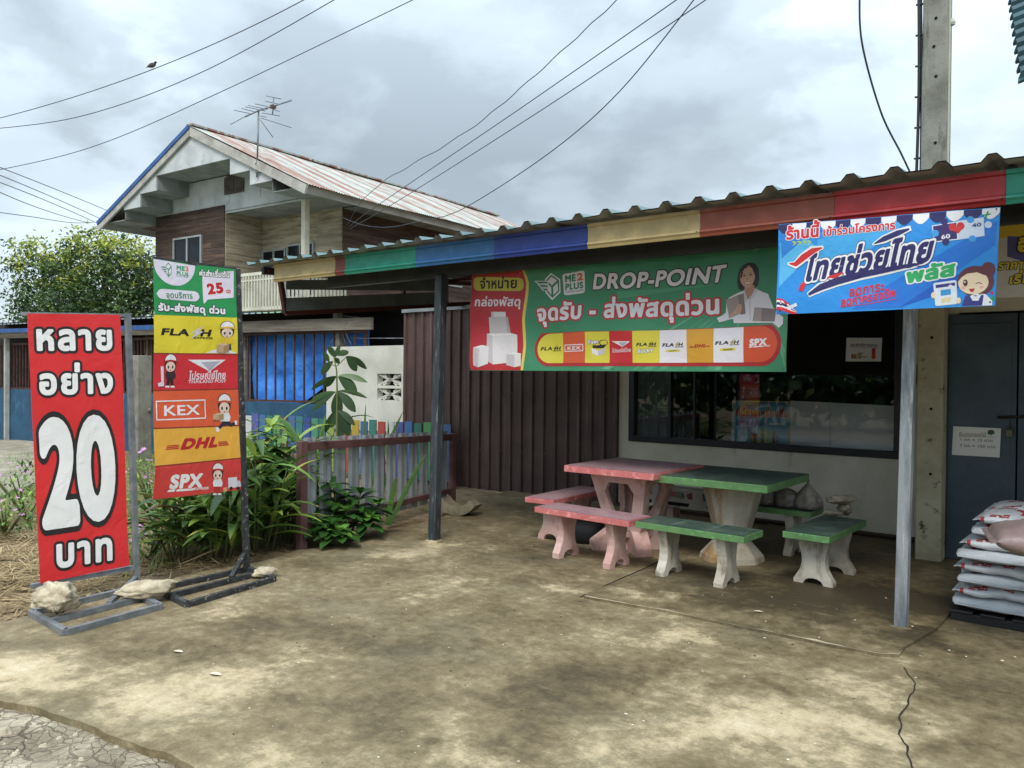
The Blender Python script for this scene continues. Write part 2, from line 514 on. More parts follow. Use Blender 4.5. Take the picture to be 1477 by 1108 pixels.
class Art:
    def __init__(s, uv): s.it = []; s.uv = uv
    def P(s, pts): return [s.uv(*p) for p in pts]
    def raw(s, vs, fs, col, z): s.it.append((vs, fs, col, z))
    def polyuv(s, pts, col, z, holes=()):
        loops = [pts] + list(holes)
        flat = [p for L in loops for p in L]
        tr = tessellate_polygon([[Vector((p[0], p[1], 0)) for p in L] for L in loops])
        s.raw(flat, [tuple(t) for t in tr], col, z)
    def poly(s, pts, col, z, holes=()): s.polyuv(s.P(pts), col, z, [s.P(h) for h in holes])
    def ell(s, c, e1, e2, col, z, n=24, a0=0, a1=2 * PI):      # centre, a point at the end of each half axis (photo pixels)
        c, p, q = s.uv(*c), s.uv(*e1), s.uv(*e2)
        ax = (p[0] - c[0], p[1] - c[1]); ay = (q[0] - c[0], q[1] - c[1])
        s.polyuv([(c[0] + ax[0] * math.cos(t) + ay[0] * math.sin(t), c[1] + ax[1] * math.cos(t) + ay[1] * math.sin(t))
                  for t in [a0 + (a1 - a0) * i / n for i in range(n if a1 - a0 > 6.2 else n + 1)]], col, z)
    def circ(s, c, r, col, z, ry=None, n=22): s.ell(c, (c[0] + r, c[1]), (c[0], c[1] - (ry or r)), col, z, n)
    def rr(s, p0, p1, r, col, z, n=6):                          # rounded rect, uv metres, p0 lower left, p1 upper right
        x0, y0 = p0; x1, y1 = p1
        pts = []
        for cx, cy, a in ((x1 - r, y0 + r, -PI / 2), (x1 - r, y1 - r, 0), (x0 + r, y1 - r, PI / 2), (x0 + r, y0 + r, PI)):
            for i in range(n + 1):
                t = a + PI / 2 * i / n
                pts.append((cx + r * math.cos(t), cy + r * math.sin(t)))
        s.polyuv(pts, col, z)
        return pts
    def quadrr(s, tl, tr, br, bl, r, col, z, n=5):              # rounded quad from photo pixels
        T = s.P([tl, tr, br, bl]); pts = []
        for i in range(4):
            p = Vector(T[i]); a = Vector(T[i - 1]); b = Vector(T[(i + 1) % 4])
            pa = p + (a - p).normalized() * r; pb = p + (b - p).normalized() * r
            for k in range(n + 1):
                t = k / n
                q = pa * (1 - t) ** 2 + p * (2 * t * (1 - t)) + pb * t * t
                pts.append((q.x, q.y))
        s.polyuv(pts, col, z)
    def line(s, pts, w, col, z, closed=False):
        P = [Vector(p) for p in s.P(pts)]
        if closed: P = P + [P[0]]
        for i, (a, b) in enumerate(zip(P[:-1], P[1:])):
            d = (b - a)
            if d.length < 1e-6: continue
            d.normalize(); nn = Vector((-d.y, d.x)) * (w / 2)
            a2, b2 = a - d * w * .35, b + d * w * .35
            s.polyuv([tuple(a2 - nn), tuple(b2 - nn), tuple(b2 + nn), tuple(a2 + nn)], col, z + i * .03)
    def stroke(s, pts, ws, col, z):                             # tapered brush stroke, widths in metres
        P = [Vector(p) for p in s.P(pts)]
        Lf, Rt = [], []
        for i, p in enumerate(P):
            d = (P[min(i + 1, len(P) - 1)] - P[max(i - 1, 0)]).normalized()
            nn = Vector((-d.y, d.x)) * ws[i] / 2
            Lf.append(tuple(p + nn)); Rt.append(tuple(p - nn))
        fs = [(i, i + 1, len(P) + i + 1, len(P) + i) for i in range(len(P) - 1)]
        s.raw(Lf + Rt, fs, col, z)
    def text(s, t, a, b, top, col, z, bold=.0, shear=0, outline=(), track=0, hk=None, aslocal=False, arc=0):
        """t runs from pixel a to pixel b along its baseline; top = pixel at letter height above a"""
        A, B, T = (Vector(p) for p in (s.P([a, b, top]) if not aslocal else (a, b, top)))
        ex = B - A; Lw = ex.length; ex.normalize(); ey = Vector((-ex.y, ex.x))
        h = abs((T - A).dot(ey))
        thai = any('\u0e00' <= ch <= '\u0e7f' for ch in t)
        base_h = hk or (.558 if thai else .70)
        pen = 0; pl = []
        prev_up = False; prev = ''
        for i, ch in enumerate(t):
            if ch in TONE:
                dy = .2 if (prev_up or (i + 1 < len(t) and t[i + 1] == 'ำ')) else 0.0
                dx = -.08 if prev in TALL else 0
                pl.append((ch, pen + dx, dy + bold * .6))
                continue
            if ch in UPV:
                pl.append((ch, pen + (-.08 if prev in TALL else 0), bold * .6)); prev_up = True; continue
            if ch in LOW:
                pl.append((ch, pen, -bold * .6)); continue
            prev_up = False; prev = ch
            pl.append((ch, pen, 0.0)); pen += adv(ch) + track + bold * 1.2
        pen -= track
        sx = Lw / max(pen, .01); sy = h / (base_h + bold)
        def put(off, c, zz):
            k = 0
            for ch, x, y in pl:
                vs, fs = glyph(ch, round(off, 4))
                if not vs: continue
                k += 1
                q = []
                for vx, vy in vs:
                    X = (x + vx + bold * .6) * sx; Y = (vy + y) * sy
                    if arc:
                        Y += arc * h * (1 - (2 * X / Lw - 1) ** 2)
                    q.append(tuple(A + ex * (X + shear * Y) + ey * Y))
                s.raw(q, fs, c, zz + k * .035)
        for j, (o, c) in enumerate(outline): put(bold + o, c, z + j * .6)
        put(bold, col, z + .6 * len(outline))
    def build(s, fn, base=None, basecol=None, nu=40, nv=16, maxe=.05, step=.0007, back=None, thick=.0015):
        """fn(u, v, w) -> 3D point at w metres in front of the sheet; base=(u0,v0,u1,v1)"""
        mb = MB(); mats = []; idx = {}
        def mi(c):
            if c not in idx: idx[c] = len(mats); mats.append(pm(c) if isinstance(c, str) else c)
            return idx[c]
        if base:
            u0, v0, u1, v1 = base
            mb.grid(lambda a, b: fn(u0 + (u1 - u0) * a, v0 + (v1 - v0) * b, 0), nu, nv, mi(basecol))
            bk = mi(back or basecol)
            o = len(mb.v)
            mb.grid(lambda a, b: fn(u1 + (u0 - u1) * a, v0 + (v1 - v0) * b, -thick), nu, nv, bk)
        for vs, fs, col, z in s.it:
            P = [tuple(p) for p in vs]
            tris = []
            for f in fs:
                for i in range(1, len(f) - 1): tris.append((f[0], f[i], f[i + 1]))
            outt = []
            st = tris
            guard = 0
            while st and guard < 60000:
                guard += 1
                a, b, c = st.pop()
                A, B, Cc = P[a], P[b], P[c]
                e = [((A[0] - B[0]) ** 2 + (A[1] - B[1]) ** 2, a, b, c), ((B[0] - Cc[0]) ** 2 + (B[1] - Cc[1]) ** 2, b, c, a), ((Cc[0] - A[0]) ** 2 + (Cc[1] - A[1]) ** 2, c, a, b)]
                L, p, q, r = max(e)
                if L > maxe * maxe:
                    P.append(((P[p][0] + P[q][0]) / 2, (P[p][1] + P[q][1]) / 2)); m = len(P) - 1
                    st.append((p, m, r)); st.append((m, q, r))
                else:
                    ar = (B[0] - A[0]) * (Cc[1] - A[1]) - (B[1] - A[1]) * (Cc[0] - A[0])
                    outt.append((a, b, c) if ar >= 0 else (a, c, b))
            mb.add([fn(p[0], p[1], step * (z + 1)) for p in P], outt, mi(col), True)
        return mb, mats

def plane_uv(p0, ex, n):
    """returns uv(px,py) on a vertical plane through p0 with horizontal axis ex"""
    p0 = Vector(p0); ex = Vector(ex).normalized(); n = Vector(n)
    def uv(x, y):
        q = onP(x, y, p0, n) - p0
        return (q.dot(ex), q.z)
    return uv
def crop(ox, oy, k):                    # enlarged-crop coordinates -> photo pixels
    return lambda x, y: (ox + x / k, oy + y / k)
def LS(f, pts): return [f(*p) for p in pts]
# ------------------------------------------------------------------ small shared drawings for the printed signs
def flash_logo(A, a, b, top, col, bolt, z, small=None, sub='EXPRESS'):
    """word mark with a lightning bolt in the place of its fourth letter, a..b baseline pixels"""
    ax, ay = a; bx, by = b; h = ay - top[1]
    def L(t, dy=0): return (ax + (bx - ax) * t, ay + (by - ay) * t - dy * h)
    A.text('FLA', L(0), L(.55), L(0, 1), col, z, bold=.045, shear=.3)
    A.text('H', L(.75), L(.97), L(.75, 1), col, z, bold=.045, shear=.3)
    A.poly([L(.84, 1.5), L(.60, .42), L(.69, .42), L(.58, -.55), L(.83, .64), L(.73, .64)], bolt, z + .8)
    if sub: A.text(sub, L(.64, -.42), L(1.0, -.42), L(.64, -.12), col, z, bold=.03, shear=.25)
def post_plane(A, x, y, w, z, c1='#f4f1f4', c2='#b9b4c4'):
    A.poly([(x, y), (x + w, y), (x + w * .58, y + w * .30)], c1, z)
    A.poly([(x + w * .2, y + w * .07), (x + w * .86, y + w * .035), (x + w * .58, y + w * .30), (x + w * .50, y + w * .20)], c2, z + .5)
    A.poly([(x, y), (x + w * .30, y + w * .02), (x + w * .5, y + w * .2), (x + w * .42, y + w * .17)], c1, z + 1)
def spx_logo(A, a, b, top, col, z):
    ax, ay = a; bx, by = b; h = ay - top[1]
    L = lambda t, dy=0: (ax + (bx - ax) * t, ay + (by - ay) * t - dy * h)
    A.text('SPX', L(0, .12), L(.82, .12), L(0, 1), col, z, bold=.06, shear=.05)
    A.poly([L(-.03, -.12), L(.14, -.12), L(.17, .02), L(0, .02)], col, z + .2)
    A.poly([L(.18, -.12), L(.60, -.12), L(.68, .02), L(.21, .02)], col, z + .2)
    A.text('EXPRESS', L(.62, -.1), L(1.0, -.1), L(.62, .06), col, z + .2, bold=.03, shear=.2)
def dhl_logo(A, a, b, top, col, z):
    ax, ay = a; bx, by = b; h = ay - top[1]
    L = lambda t, dy=0: (ax + (bx - ax) * t, ay + (by - ay) * t - dy * h)
    A.text('DHL', L(.22), L(.80), L(.22, 1), col, z, bold=.07, shear=.45)
    for k in range(3):
        A.poly([L(0 + k * .01, .02 + k * .15), L(.2, .02 + k * .15), L(.22, .12 + k * .15), L(.015 + k * .01, .12 + k * .15)], col, z + .1)
        A.poly([L(.82, .02 + k * .15), L(1 - .01 * k, .02 + k * .15), L(1 - .02 * k, .12 + k * .15), L(.84, .12 + k * .15)], col, z + .1)
def kex_logo(A, tl, tr, br, bl, col, z, w):
    A.line([tl, tr, br, bl], w, col, z, closed=True)
    mid = lambda p, q, t: (p[0] + (q[0] - p[0]) * t, p[1] + (q[1] - p[1]) * t)
    b0, b1 = mid(bl, br, .12), mid(bl, br, .88); t0 = mid(tl, tr, .12)
    lo = lambda p, q, t: mid(p, q, t)
    A.text('KEX', lo(b0, t0, .22), lo(b1, mid(tl, tr, .88), .22), lo(b0, t0, .78), col, z + .3, bold=.02)
def parcel_logo(A, f, z, green='#2f8f62', paper='#efeaf2'):
    """winged parcel: f maps its own 0..100 square to photo pixels"""
    A.poly(LS(f, [(42, 0), (78, 24), (78, 72), (44, 100), (14, 72), (14, 22)]), paper, z)
    A.poly(LS(f, [(44, 7), (73, 27), (73, 68), (45, 92), (20, 68), (20, 26)]), green, z + .6)
    A.poly(LS(f, [(44, 14), (66, 29), (44, 46), (24, 30)]), paper, z + 1.2)
    A.poly(LS(f, [(49, 52), (68, 37), (68, 66), (49, 81)]), paper, z + 1.2)
    A.poly(LS(f, [(41, 52), (25, 40), (25, 65), (41, 80)]), paper, z + 1.2)
    for k in range(3):
        y = 30 + k * 13
        A.poly(LS(f, [(-32 + k * 12, y - 3), (24, y - 1), (32, y + 11), (-20 + k * 12, y + 9)]), paper, z + 1.5)
        A.poly(LS(f, [(-25 + k * 12, y), (22, y + 1.5), (28, y + 8), (-15 + k * 12, y + 7)]), green, z + 2.1)
def courier(A, f, z, cap, shirt, trouser, pose=0):
    """plain cartoon delivery worker: f maps 0..100 wide, 0..140 high"""
    skin, hair, line = '#f2d9c8', '#2b2326', '#33292c'
    if pose == 1:       # running, seen to the left
        A.poly(LS(f, [(46, 98), (78, 96), (84, 110), (104, 104), (110, 112), (86, 124), (66, 116), (44, 120), (26, 134), (16, 126), (34, 110)]), trouser, z)
        A.poly(LS(f, [(8, 124), (24, 128), (24, 142), (10, 142), (4, 134)]), '#f1eef0', z + .5)
        A.poly(LS(f, [(102, 100), (116, 98), (116, 116), (106, 114)]), '#f1eef0', z + .5)
    else:
        A.poly(LS(f, [(34, 100), (68, 100), (72, 134), (54, 134), (51, 112), (46, 134), (28, 134)]), trouser, z)
        A.poly(LS(f, [(26, 132), (47, 132), (47, 140), (22, 140)]), '#efe9ea', z + .5)
        A.poly(LS(f, [(54, 132), (73, 132), (78, 140), (54, 140)]), '#efe9ea', z + .5)
    A.poly(LS(f, [(34, 64), (70, 64), (82, 84), (78, 102), (28, 102), (22, 84)]), shirt, z + 1)
    A.ell(f(50, 44), f(82, 44), f(50, 16), line, z + 1.5)
    A.ell(f(50, 45), f(80, 45), f(50, 18), hair, z + 2)
    A.ell(f(50, 50), f(76, 50), f(50, 28), skin, z + 2.5)
    A.ell(f(50, 26), f(84, 26), f(50, -6), line, z + 3, a0=0, a1=PI)
    A.ell(f(50, 26), f(81, 26), f(50, -3), '#f3eff1', z + 3.5, a0=0, a1=PI)
    A.poly(LS(f, [(14, 24), (50, 20), (86, 24), (88, 32), (50, 28), (12, 32)]), cap, z + 4)
    for x in (38, 62):
        A.ell(f(x, 52), f(x + 4.5, 52), f(x, 45), hair, z + 3.2, n=12)
    A.poly(LS(f, [(44, 63), (56, 63), (52, 68), (48, 68)]), '#b8443e', z + 3.2)
def carton(A, f, z, c1='#c9a982', c2='#b08f68', c3='#dcc3a0'):
    A.poly(LS(f, [(0, 25), (55, 30), (55, 100), (0, 92)]), c1, z)
    A.poly(LS(f, [(55, 30), (100, 18), (100, 84), (55, 100)]), c2, z)
    A.poly(LS(f, [(0, 25), (48, 8), (100, 18), (55, 30)]), c3, z)
def sub(ox, oy, w, h, g=None):          # a 0..100 square placed in crop coordinates
    g = g or (lambda x, y: (x, y))
    return lambda x, y: g(ox + x * w / 100, oy + y * h / 100)

# ------------------------------------------------------------------ DROP-POINT banner
WHT = '#f0eef3'; GRN = '#2a8c5a'; RED = '#cf2f38'; YEL = '#e6d84a'; ORG = '#e2603a'; GLD = '#e2a83a'
BY = 5.62
uvG = plane_uv((-5.0, BY, 1.64), (1, 0, 0), (0, -1, 0))
def art_green():
    A = Art(uvG)
    k = crop(660, 350, 3.0143); a = crop(660, 360, 5.9875); b = crop(900, 340, 5.404)
    U0, U1 = uvG(679, 460)[0], uvG(1136, 450)[0]
    V1 = .94
    ctr = uvG(*b(980, 330))
    rnd = random.Random(3)
    for i in range(26):
        t = rnd.uniform(0, 2 * PI); dt = rnd.uniform(.012, .05); r0 = rnd.uniform(.1, .35); r1 = rnd.uniform(.6, 1.5)
        P = []
        for r, s_ in ((r0, 0), (r1, dt), (r1, -dt)):
            P.append((min(U1 - .01, max(U0 + .65, ctr[0] + r * math.cos(t + s_))), min(V1 - .01, max(.01, ctr[1] + r * math.sin(t + s_)))))
        A.polyuv(P, '#549f7a' if i % 3 else '#6bb08c', 0 + i * .03)
    # left red panel with its curved yellow border
    edge = [(575, 175), (600, 215), (612, 270), (606, 360), (595, 480), (585, 600), (588, 720), (592, 830), (585, 930), (572, 1040)]
    eb = [uvG(*a(*p)) for p in edge]
    eb[0] = (eb[0][0], V1 - .004); eb[-1] = (eb[-1][0], .004)
    A.polyuv([(U0 + .004, .004)] + eb[::-1] + [(U0 + .004, V1 - .004)], '#e8d36a', 1)
    A.polyuv([(U0 + .004, .004)] + [(p[0] - .03, p[1]) for p in eb[::-1]] + [(U0 + .004, V1 - .004)], '#c2303a', 1.6)
    A.quadrr(a(125, 222), a(572, 218), a(572, 345), a(128, 352), .062, '#8b2128', 2.0)
    A.quadrr(a(131, 226), a(568, 222), a(568, 341), a(134, 348), .058, '#d6c64e', 2.6)
    A.text('จำหน่าย', a(190, 328), a(515, 312), a(190, 258), '#26211f', 3.4, bold=.03)
    A.text('กล่องพัสดุ', a(150, 483), a(552, 472), a(150, 425), WHT, 2.6, bold=.025)
    W1, W2, W3 = '#e9e3e4', '#cfc7c9', '#f4f0f0'
    A.poly(LS(a, [(275, 577), (425, 572), (432, 728), (280, 732)]), W2, 2.8)
    A.poly(LS(a, [(425, 572), (445, 570), (463, 715), (432, 728)]), '#b9b0b3', 2.8)
    A.poly(LS(a, [(297, 530), (425, 527), (427, 571), (297, 576)]), W1, 3.0)
    A.poly(LS(a, [(297, 530), (322, 533), (318, 576), (297, 576)]), W2, 3.4)
    A.poly(LS(a, [(255, 722), (458, 714), (518, 728), (300, 740)]), W3, 3.2)
    A.poly(LS(a, [(255, 722), (300, 740), (318, 992), (265, 960)]), W2, 3.6)
    A.poly(LS(a, [(300, 740), (518, 728), (521, 966), (318, 992)]), W1, 3.6)
    A.poly(LS(a, [(145, 845), (200, 852), (190, 1018), (145, 1000)]), W2, 4.2)
    A.poly(LS(a, [(200, 852), (277, 832), (277, 985), (190, 1018)]), W1, 4.2)
    A.poly(LS(a, [(145, 845), (215, 822), (277, 832), (200, 852)]), W3, 4.4)
    A.poly(LS(a, [(428, 900), (498, 904), (495, 1016), (428, 996)]), W2, 4.6)
    A.poly(LS(a, [(498, 904), (553, 893), (553, 1004), (495, 1016)]), W1, 4.6)
    A.poly(LS(a, [(428, 900), (490, 886), (553, 893), (498, 904)]), W3, 4.8)
    # winged parcel mark
    parcel_logo(A, sub(725, 185, 205, 240, a), 1.5, '#2f8560')
    A.quadrr(a(902, 200), a(1105, 178), a(1095, 372), a(915, 388), .03, '#efe9f1', 2.0)
    A.text('ME', a(922, 272), a(1020, 262), a(922, 212), '#2f8560', 3, bold=.05)
    A.text('2', a(1030, 262), a(1090, 258), a(1030, 200), '#e07a3c', 3, bold=.05)
    A.text('PLUS', a(922, 340), a(1085, 328), a(922, 285), '#2f8560', 3, bold=.04)
    A.text('COMPANY LIMITED', a(930, 366), a(1085, 354), a(930, 352), '#6c7a80', 3, bold=.02)
    # headline
    A.text('DROP-POINT', k(583, 200), k(1158, 160), k(583, 134), '#efe8ef', 2, bold=.035, shear=.2, outline=((.055, '#3c3a40'),))
    A.text('จุดรับ - ส่งพัสดุด่วน', k(342, 335), k(1142, 300), k(342, 280), WHT, 2, bold=.04, outline=((.075, '#c8343c'),))
    # strip of couriers
    x0 = uvG(*k(334, 455))[0]; x1 = uvG(*k(1410, 440))[0]
    yb = uvG(*k(760, 537))[1]; yt = uvG(*k(760, 366))[1]; r = (yt - yb) / 2
    A.rr((x0, yb), (x1, yt), r * .98, '#b22a31', 2.0, 12)
    m = .028
    xs = [x0 + m] + [uvG(*k(q, 455))[0] for q in (456, 555, 661, 765, 880, 996, 1112, 1241)] + [x1 - m]
    cols = ['#e3d64a', '#dc5f38', '#e3d64a', '#cc2f36', '#e3d64a', '#efecf4', '#e0a63a', '#efecf4', '#dd5838']
    y0, y1 = yb + m, yt - m; rr_ = (y1 - y0) / 2; yc = (y0 + y1) / 2
    for i, c in enumerate(cols):
        if i == 0: P = [(xs[1], y0), (xs[1], y1)] + [(xs[0] + rr_ + rr_ * math.cos(t), yc + rr_ * math.sin(t)) for t in [PI / 2 + PI * q / 18 for q in range(19)]]
        elif i == 8: P = [(xs[8], y1), (xs[8], y0)] + [(xs[9] - rr_ + rr_ * math.cos(t), yc + rr_ * math.sin(t)) for t in [-PI / 2 + PI * q / 18 for q in range(19)]]
        else: P = [(xs[i], y0), (xs[i + 1], y0), (xs[i + 1], y1), (xs[i], y1)]
        A.polyuv(P, c, 2.7)
    DK = '#2a2630'
    flash_logo(A, k(356, 467), k(446, 464), k(356, 452), DK, '#4a4020', 3.6)
    kex_logo(A, k(463, 444), k(545, 442), k(545, 470), k(463, 472), WHT, 3.6, .007)
    A.text('Fast', k(568, 440), k(612, 436), k(568, 424), WHT, 4.0, bold=.05, outline=((.07, DK),))
    A.circ(k(628, 434), 4.2, DK, 3.6); A.circ(k(641, 433), 4.2, DK, 3.62); A.circ(k(629, 434), 3.2, YEL, 3.9); A.circ(k(641, 433), 3.2, YEL, 3.92)
    A.poly(LS(k, [(616, 444), (650, 441), (634, 458), (606, 460), (584, 452)]), DK, 3.65)
    A.poly(LS(k, [(582, 458), (610, 470), (610, 492), (584, 480)]), WHT, 3.8); A.poly(LS(k, [(610, 470), (640, 456), (638, 480), (610, 492)]), '#cfc9d8', 3.8)
    A.text('Care', k(586, 459), k(636, 455), k(586, 444), DK, 4.6, bold=.05)
    post_plane(A, *k(672, 427), 84 / 3.0143, 3.6)
    A.text('ไปรษณีย์ไทย', k(672, 477), k(758, 473), k(672, 464), '#ecd9e0', 3.6, bold=.02, shear=.15)
    flash_logo(A, k(780, 448), k(866, 444), k(780, 434), DK, '#5a4a20', 3.6)
    A.text('BULKY', k(786, 478), k(852, 474), k(786, 462), WHT, 3.6, bold=.05, shear=.2, outline=((.05, DK),))
    flash_logo(A, k(889, 450), k(982, 446), k(889, 435), DK, '#b9a020', 3.6)
    A.quadrr(k(905, 464), k(965, 462), k(965, 472), k(905, 474), .01, '#e3d64a', 3.6); A.text('mini', k(920, 471), k(950, 470), k(920, 465), DK, 4.2, bold=.03)
    dhl_logo(A, k(1008, 455), k(1098, 450), k(1008, 441), '#b3332f', 3.6)
    flash_logo(A, k(1117, 442), k(1224, 437), k(1117, 427), DK, '#b9a020', 3.6)
    A.quadrr(k(1140, 458), k(1206, 455), k(1206, 467), k(1140, 470), .01, '#e3d64a', 3.6); A.text('Speed', k(1154, 467), k(1194, 465), k(1154, 459), DK, 4.2, bold=.03)
    spx_logo(A, k(1268, 452), k(1362, 448), k(1268, 418), WHT, 3.6)
    # printed photograph of a woman with two cartons
    SK, SK2, HR = '#d3a891', '#bf8f7a', '#352b30'
    A.poly(LS(b, [(893, 405), (885, 350), (890, 300), (903, 255), (930, 222), (965, 204), (1000, 204), (1030, 222), (1050, 256), (1058, 300), (1058, 350), (1048, 390), (1018, 406), (985, 385), (945, 412), (915, 422)]), HR, 2.0)
    A.poly(LS(b, [(945, 385), (1018, 380), (1030, 430), (985, 500), (938, 430)]), SK2, 2.5)
    A.poly(LS(b, [(820, 470), (870, 446), (925, 426), (942, 420), (968, 492), (1000, 460), (1028, 408), (1070, 432), (1125, 455), (1150, 520), (1165, 560), (1195, 600), (1243, 640), (1240, 690), (1210, 722), (1185, 700), (1160, 680), (850, 676), (842, 640), (800, 650), (735, 668), (718, 632), (760, 612), (786, 590), (792, 500)]), '#e9e6f0', 2.4)
    A.poly(LS(b, [(942, 420), (968, 492), (950, 520), (925, 430)]), '#cfcbd9', 3.0)
    A.poly(LS(b, [(1028, 408), (1000, 460), (968, 492), (1015, 480), (1048, 425)]), '#d6d2df', 3.0)
    A.poly(LS(b, [(975, 500), (985, 500), (990, 660), (978, 660)]), '#d3cfdd', 3.0)
    A.ell(b(966, 312), b(1026, 316), b(970, 226), SK, 3.2)
    A.poly(LS(b, [(908, 320), (915, 260), (940, 232), (975, 226), (935, 265), (918, 330)]), HR, 3.6)
    A.poly(LS(b, [(975, 226), (1010, 238), (1030, 280), (1032, 340), (1020, 290), (1000, 250)]), HR, 3.6)
    for x, y in ((940, 306), (992, 302)):
        A.ell(b(x, y), b(x + 12, y), b(x, y - 5), '#3a2a28', 4, n=12)
        A.poly(LS(b, [(x - 16, y - 13), (x, y - 19), (x + 16, y - 13), (x, y - 15)]), '#4a3633', 4)
    A.poly(LS(b, [(964, 318), (972, 338), (956, 340)]), SK2, 4)
    A.poly(LS(b, [(938, 352), (966, 360), (996, 350), (990, 368), (968, 380), (946, 370)]), '#a8504c', 4)
    A.poly(LS(b, [(943, 356), (966, 363), (991, 354), (986, 366), (968, 373), (950, 367)]), '#f6f2f2', 4.5)
    A.poly(LS(b, [(788, 492), (885, 455), (905, 600), (812, 638)]), '#a89a98', 3.4)
    A.poly(LS(b, [(885, 455), (935, 444), (946, 604), (905, 612)]), '#8d7f7f', 3.4)
    A.poly(LS(b, [(830, 600), (868, 560), (880, 530), (912, 526), (916, 545), (918, 562), (912, 580), (905, 592), (860, 606), (806, 636)]), SK, 4)
    for y in (545, 562, 580): A.line(LS(b, [(880, y + 2), (916, y - 2)]), .003, SK2, 4.6)
    A.poly(LS(b, [(1018, 556), (1075, 562), (1066, 668), (1000, 664)]), '#a89c9a', 3.4)
    A.poly(LS(b, [(1075, 562), (1187, 574), (1176, 672), (1066, 668)]), '#8b8080', 3.4)
    for p in ((61, 548), (1418, 550), (676, 550)):
        A.circ(k(*p), 1.1, '#55585a', 3, n=10)
    def fn(u, v, wd):
        fu = (u - U0) / (U1 - U0); fv = v / V1
        sag = -.018 * abs(math.sin(PI * min(1, max(0, (fu - .02) / .42)))) if fu < .44 else -.03 * math.sin(PI * min(1, (fu - .44) / .56))
        z = v + sag * fv + .02 * (fu - .5) * fv
        d = .012 * math.sin(u * 4.2 + .6) * (.4 + .6 * (1 - fv)) + .006 * math.sin(u * 11 + v * 5) + .004 * math.sin(u * 23 - v * 9) * fv + .006 * math.sin(v * 13 + u * 2)
        d += .012 * math.exp(-((u - .43 * (U1 - U0)) / .12) ** 2) * fv
        return (-5.0 + u, BY - wd - d, 1.64 + z)
    mb, mats = A.build(fn, (U0, 0, U1, V1), '#43906a', nu=90, nv=30, back='#b8b4b0')
    return mb, mats, fn, U0, U1, V1
mbG, mtG, fnG, GU0, GU1, GV1 = art_green()
gb = thing('shop_banner', 'long green DROP-POINT parcel banner with a red panel, tied under the dark roof beam', 'banner', fnG((GU0 + GU1) / 2, 0, 0))
part('vinyl_sheet', mbG, mtG, gb)

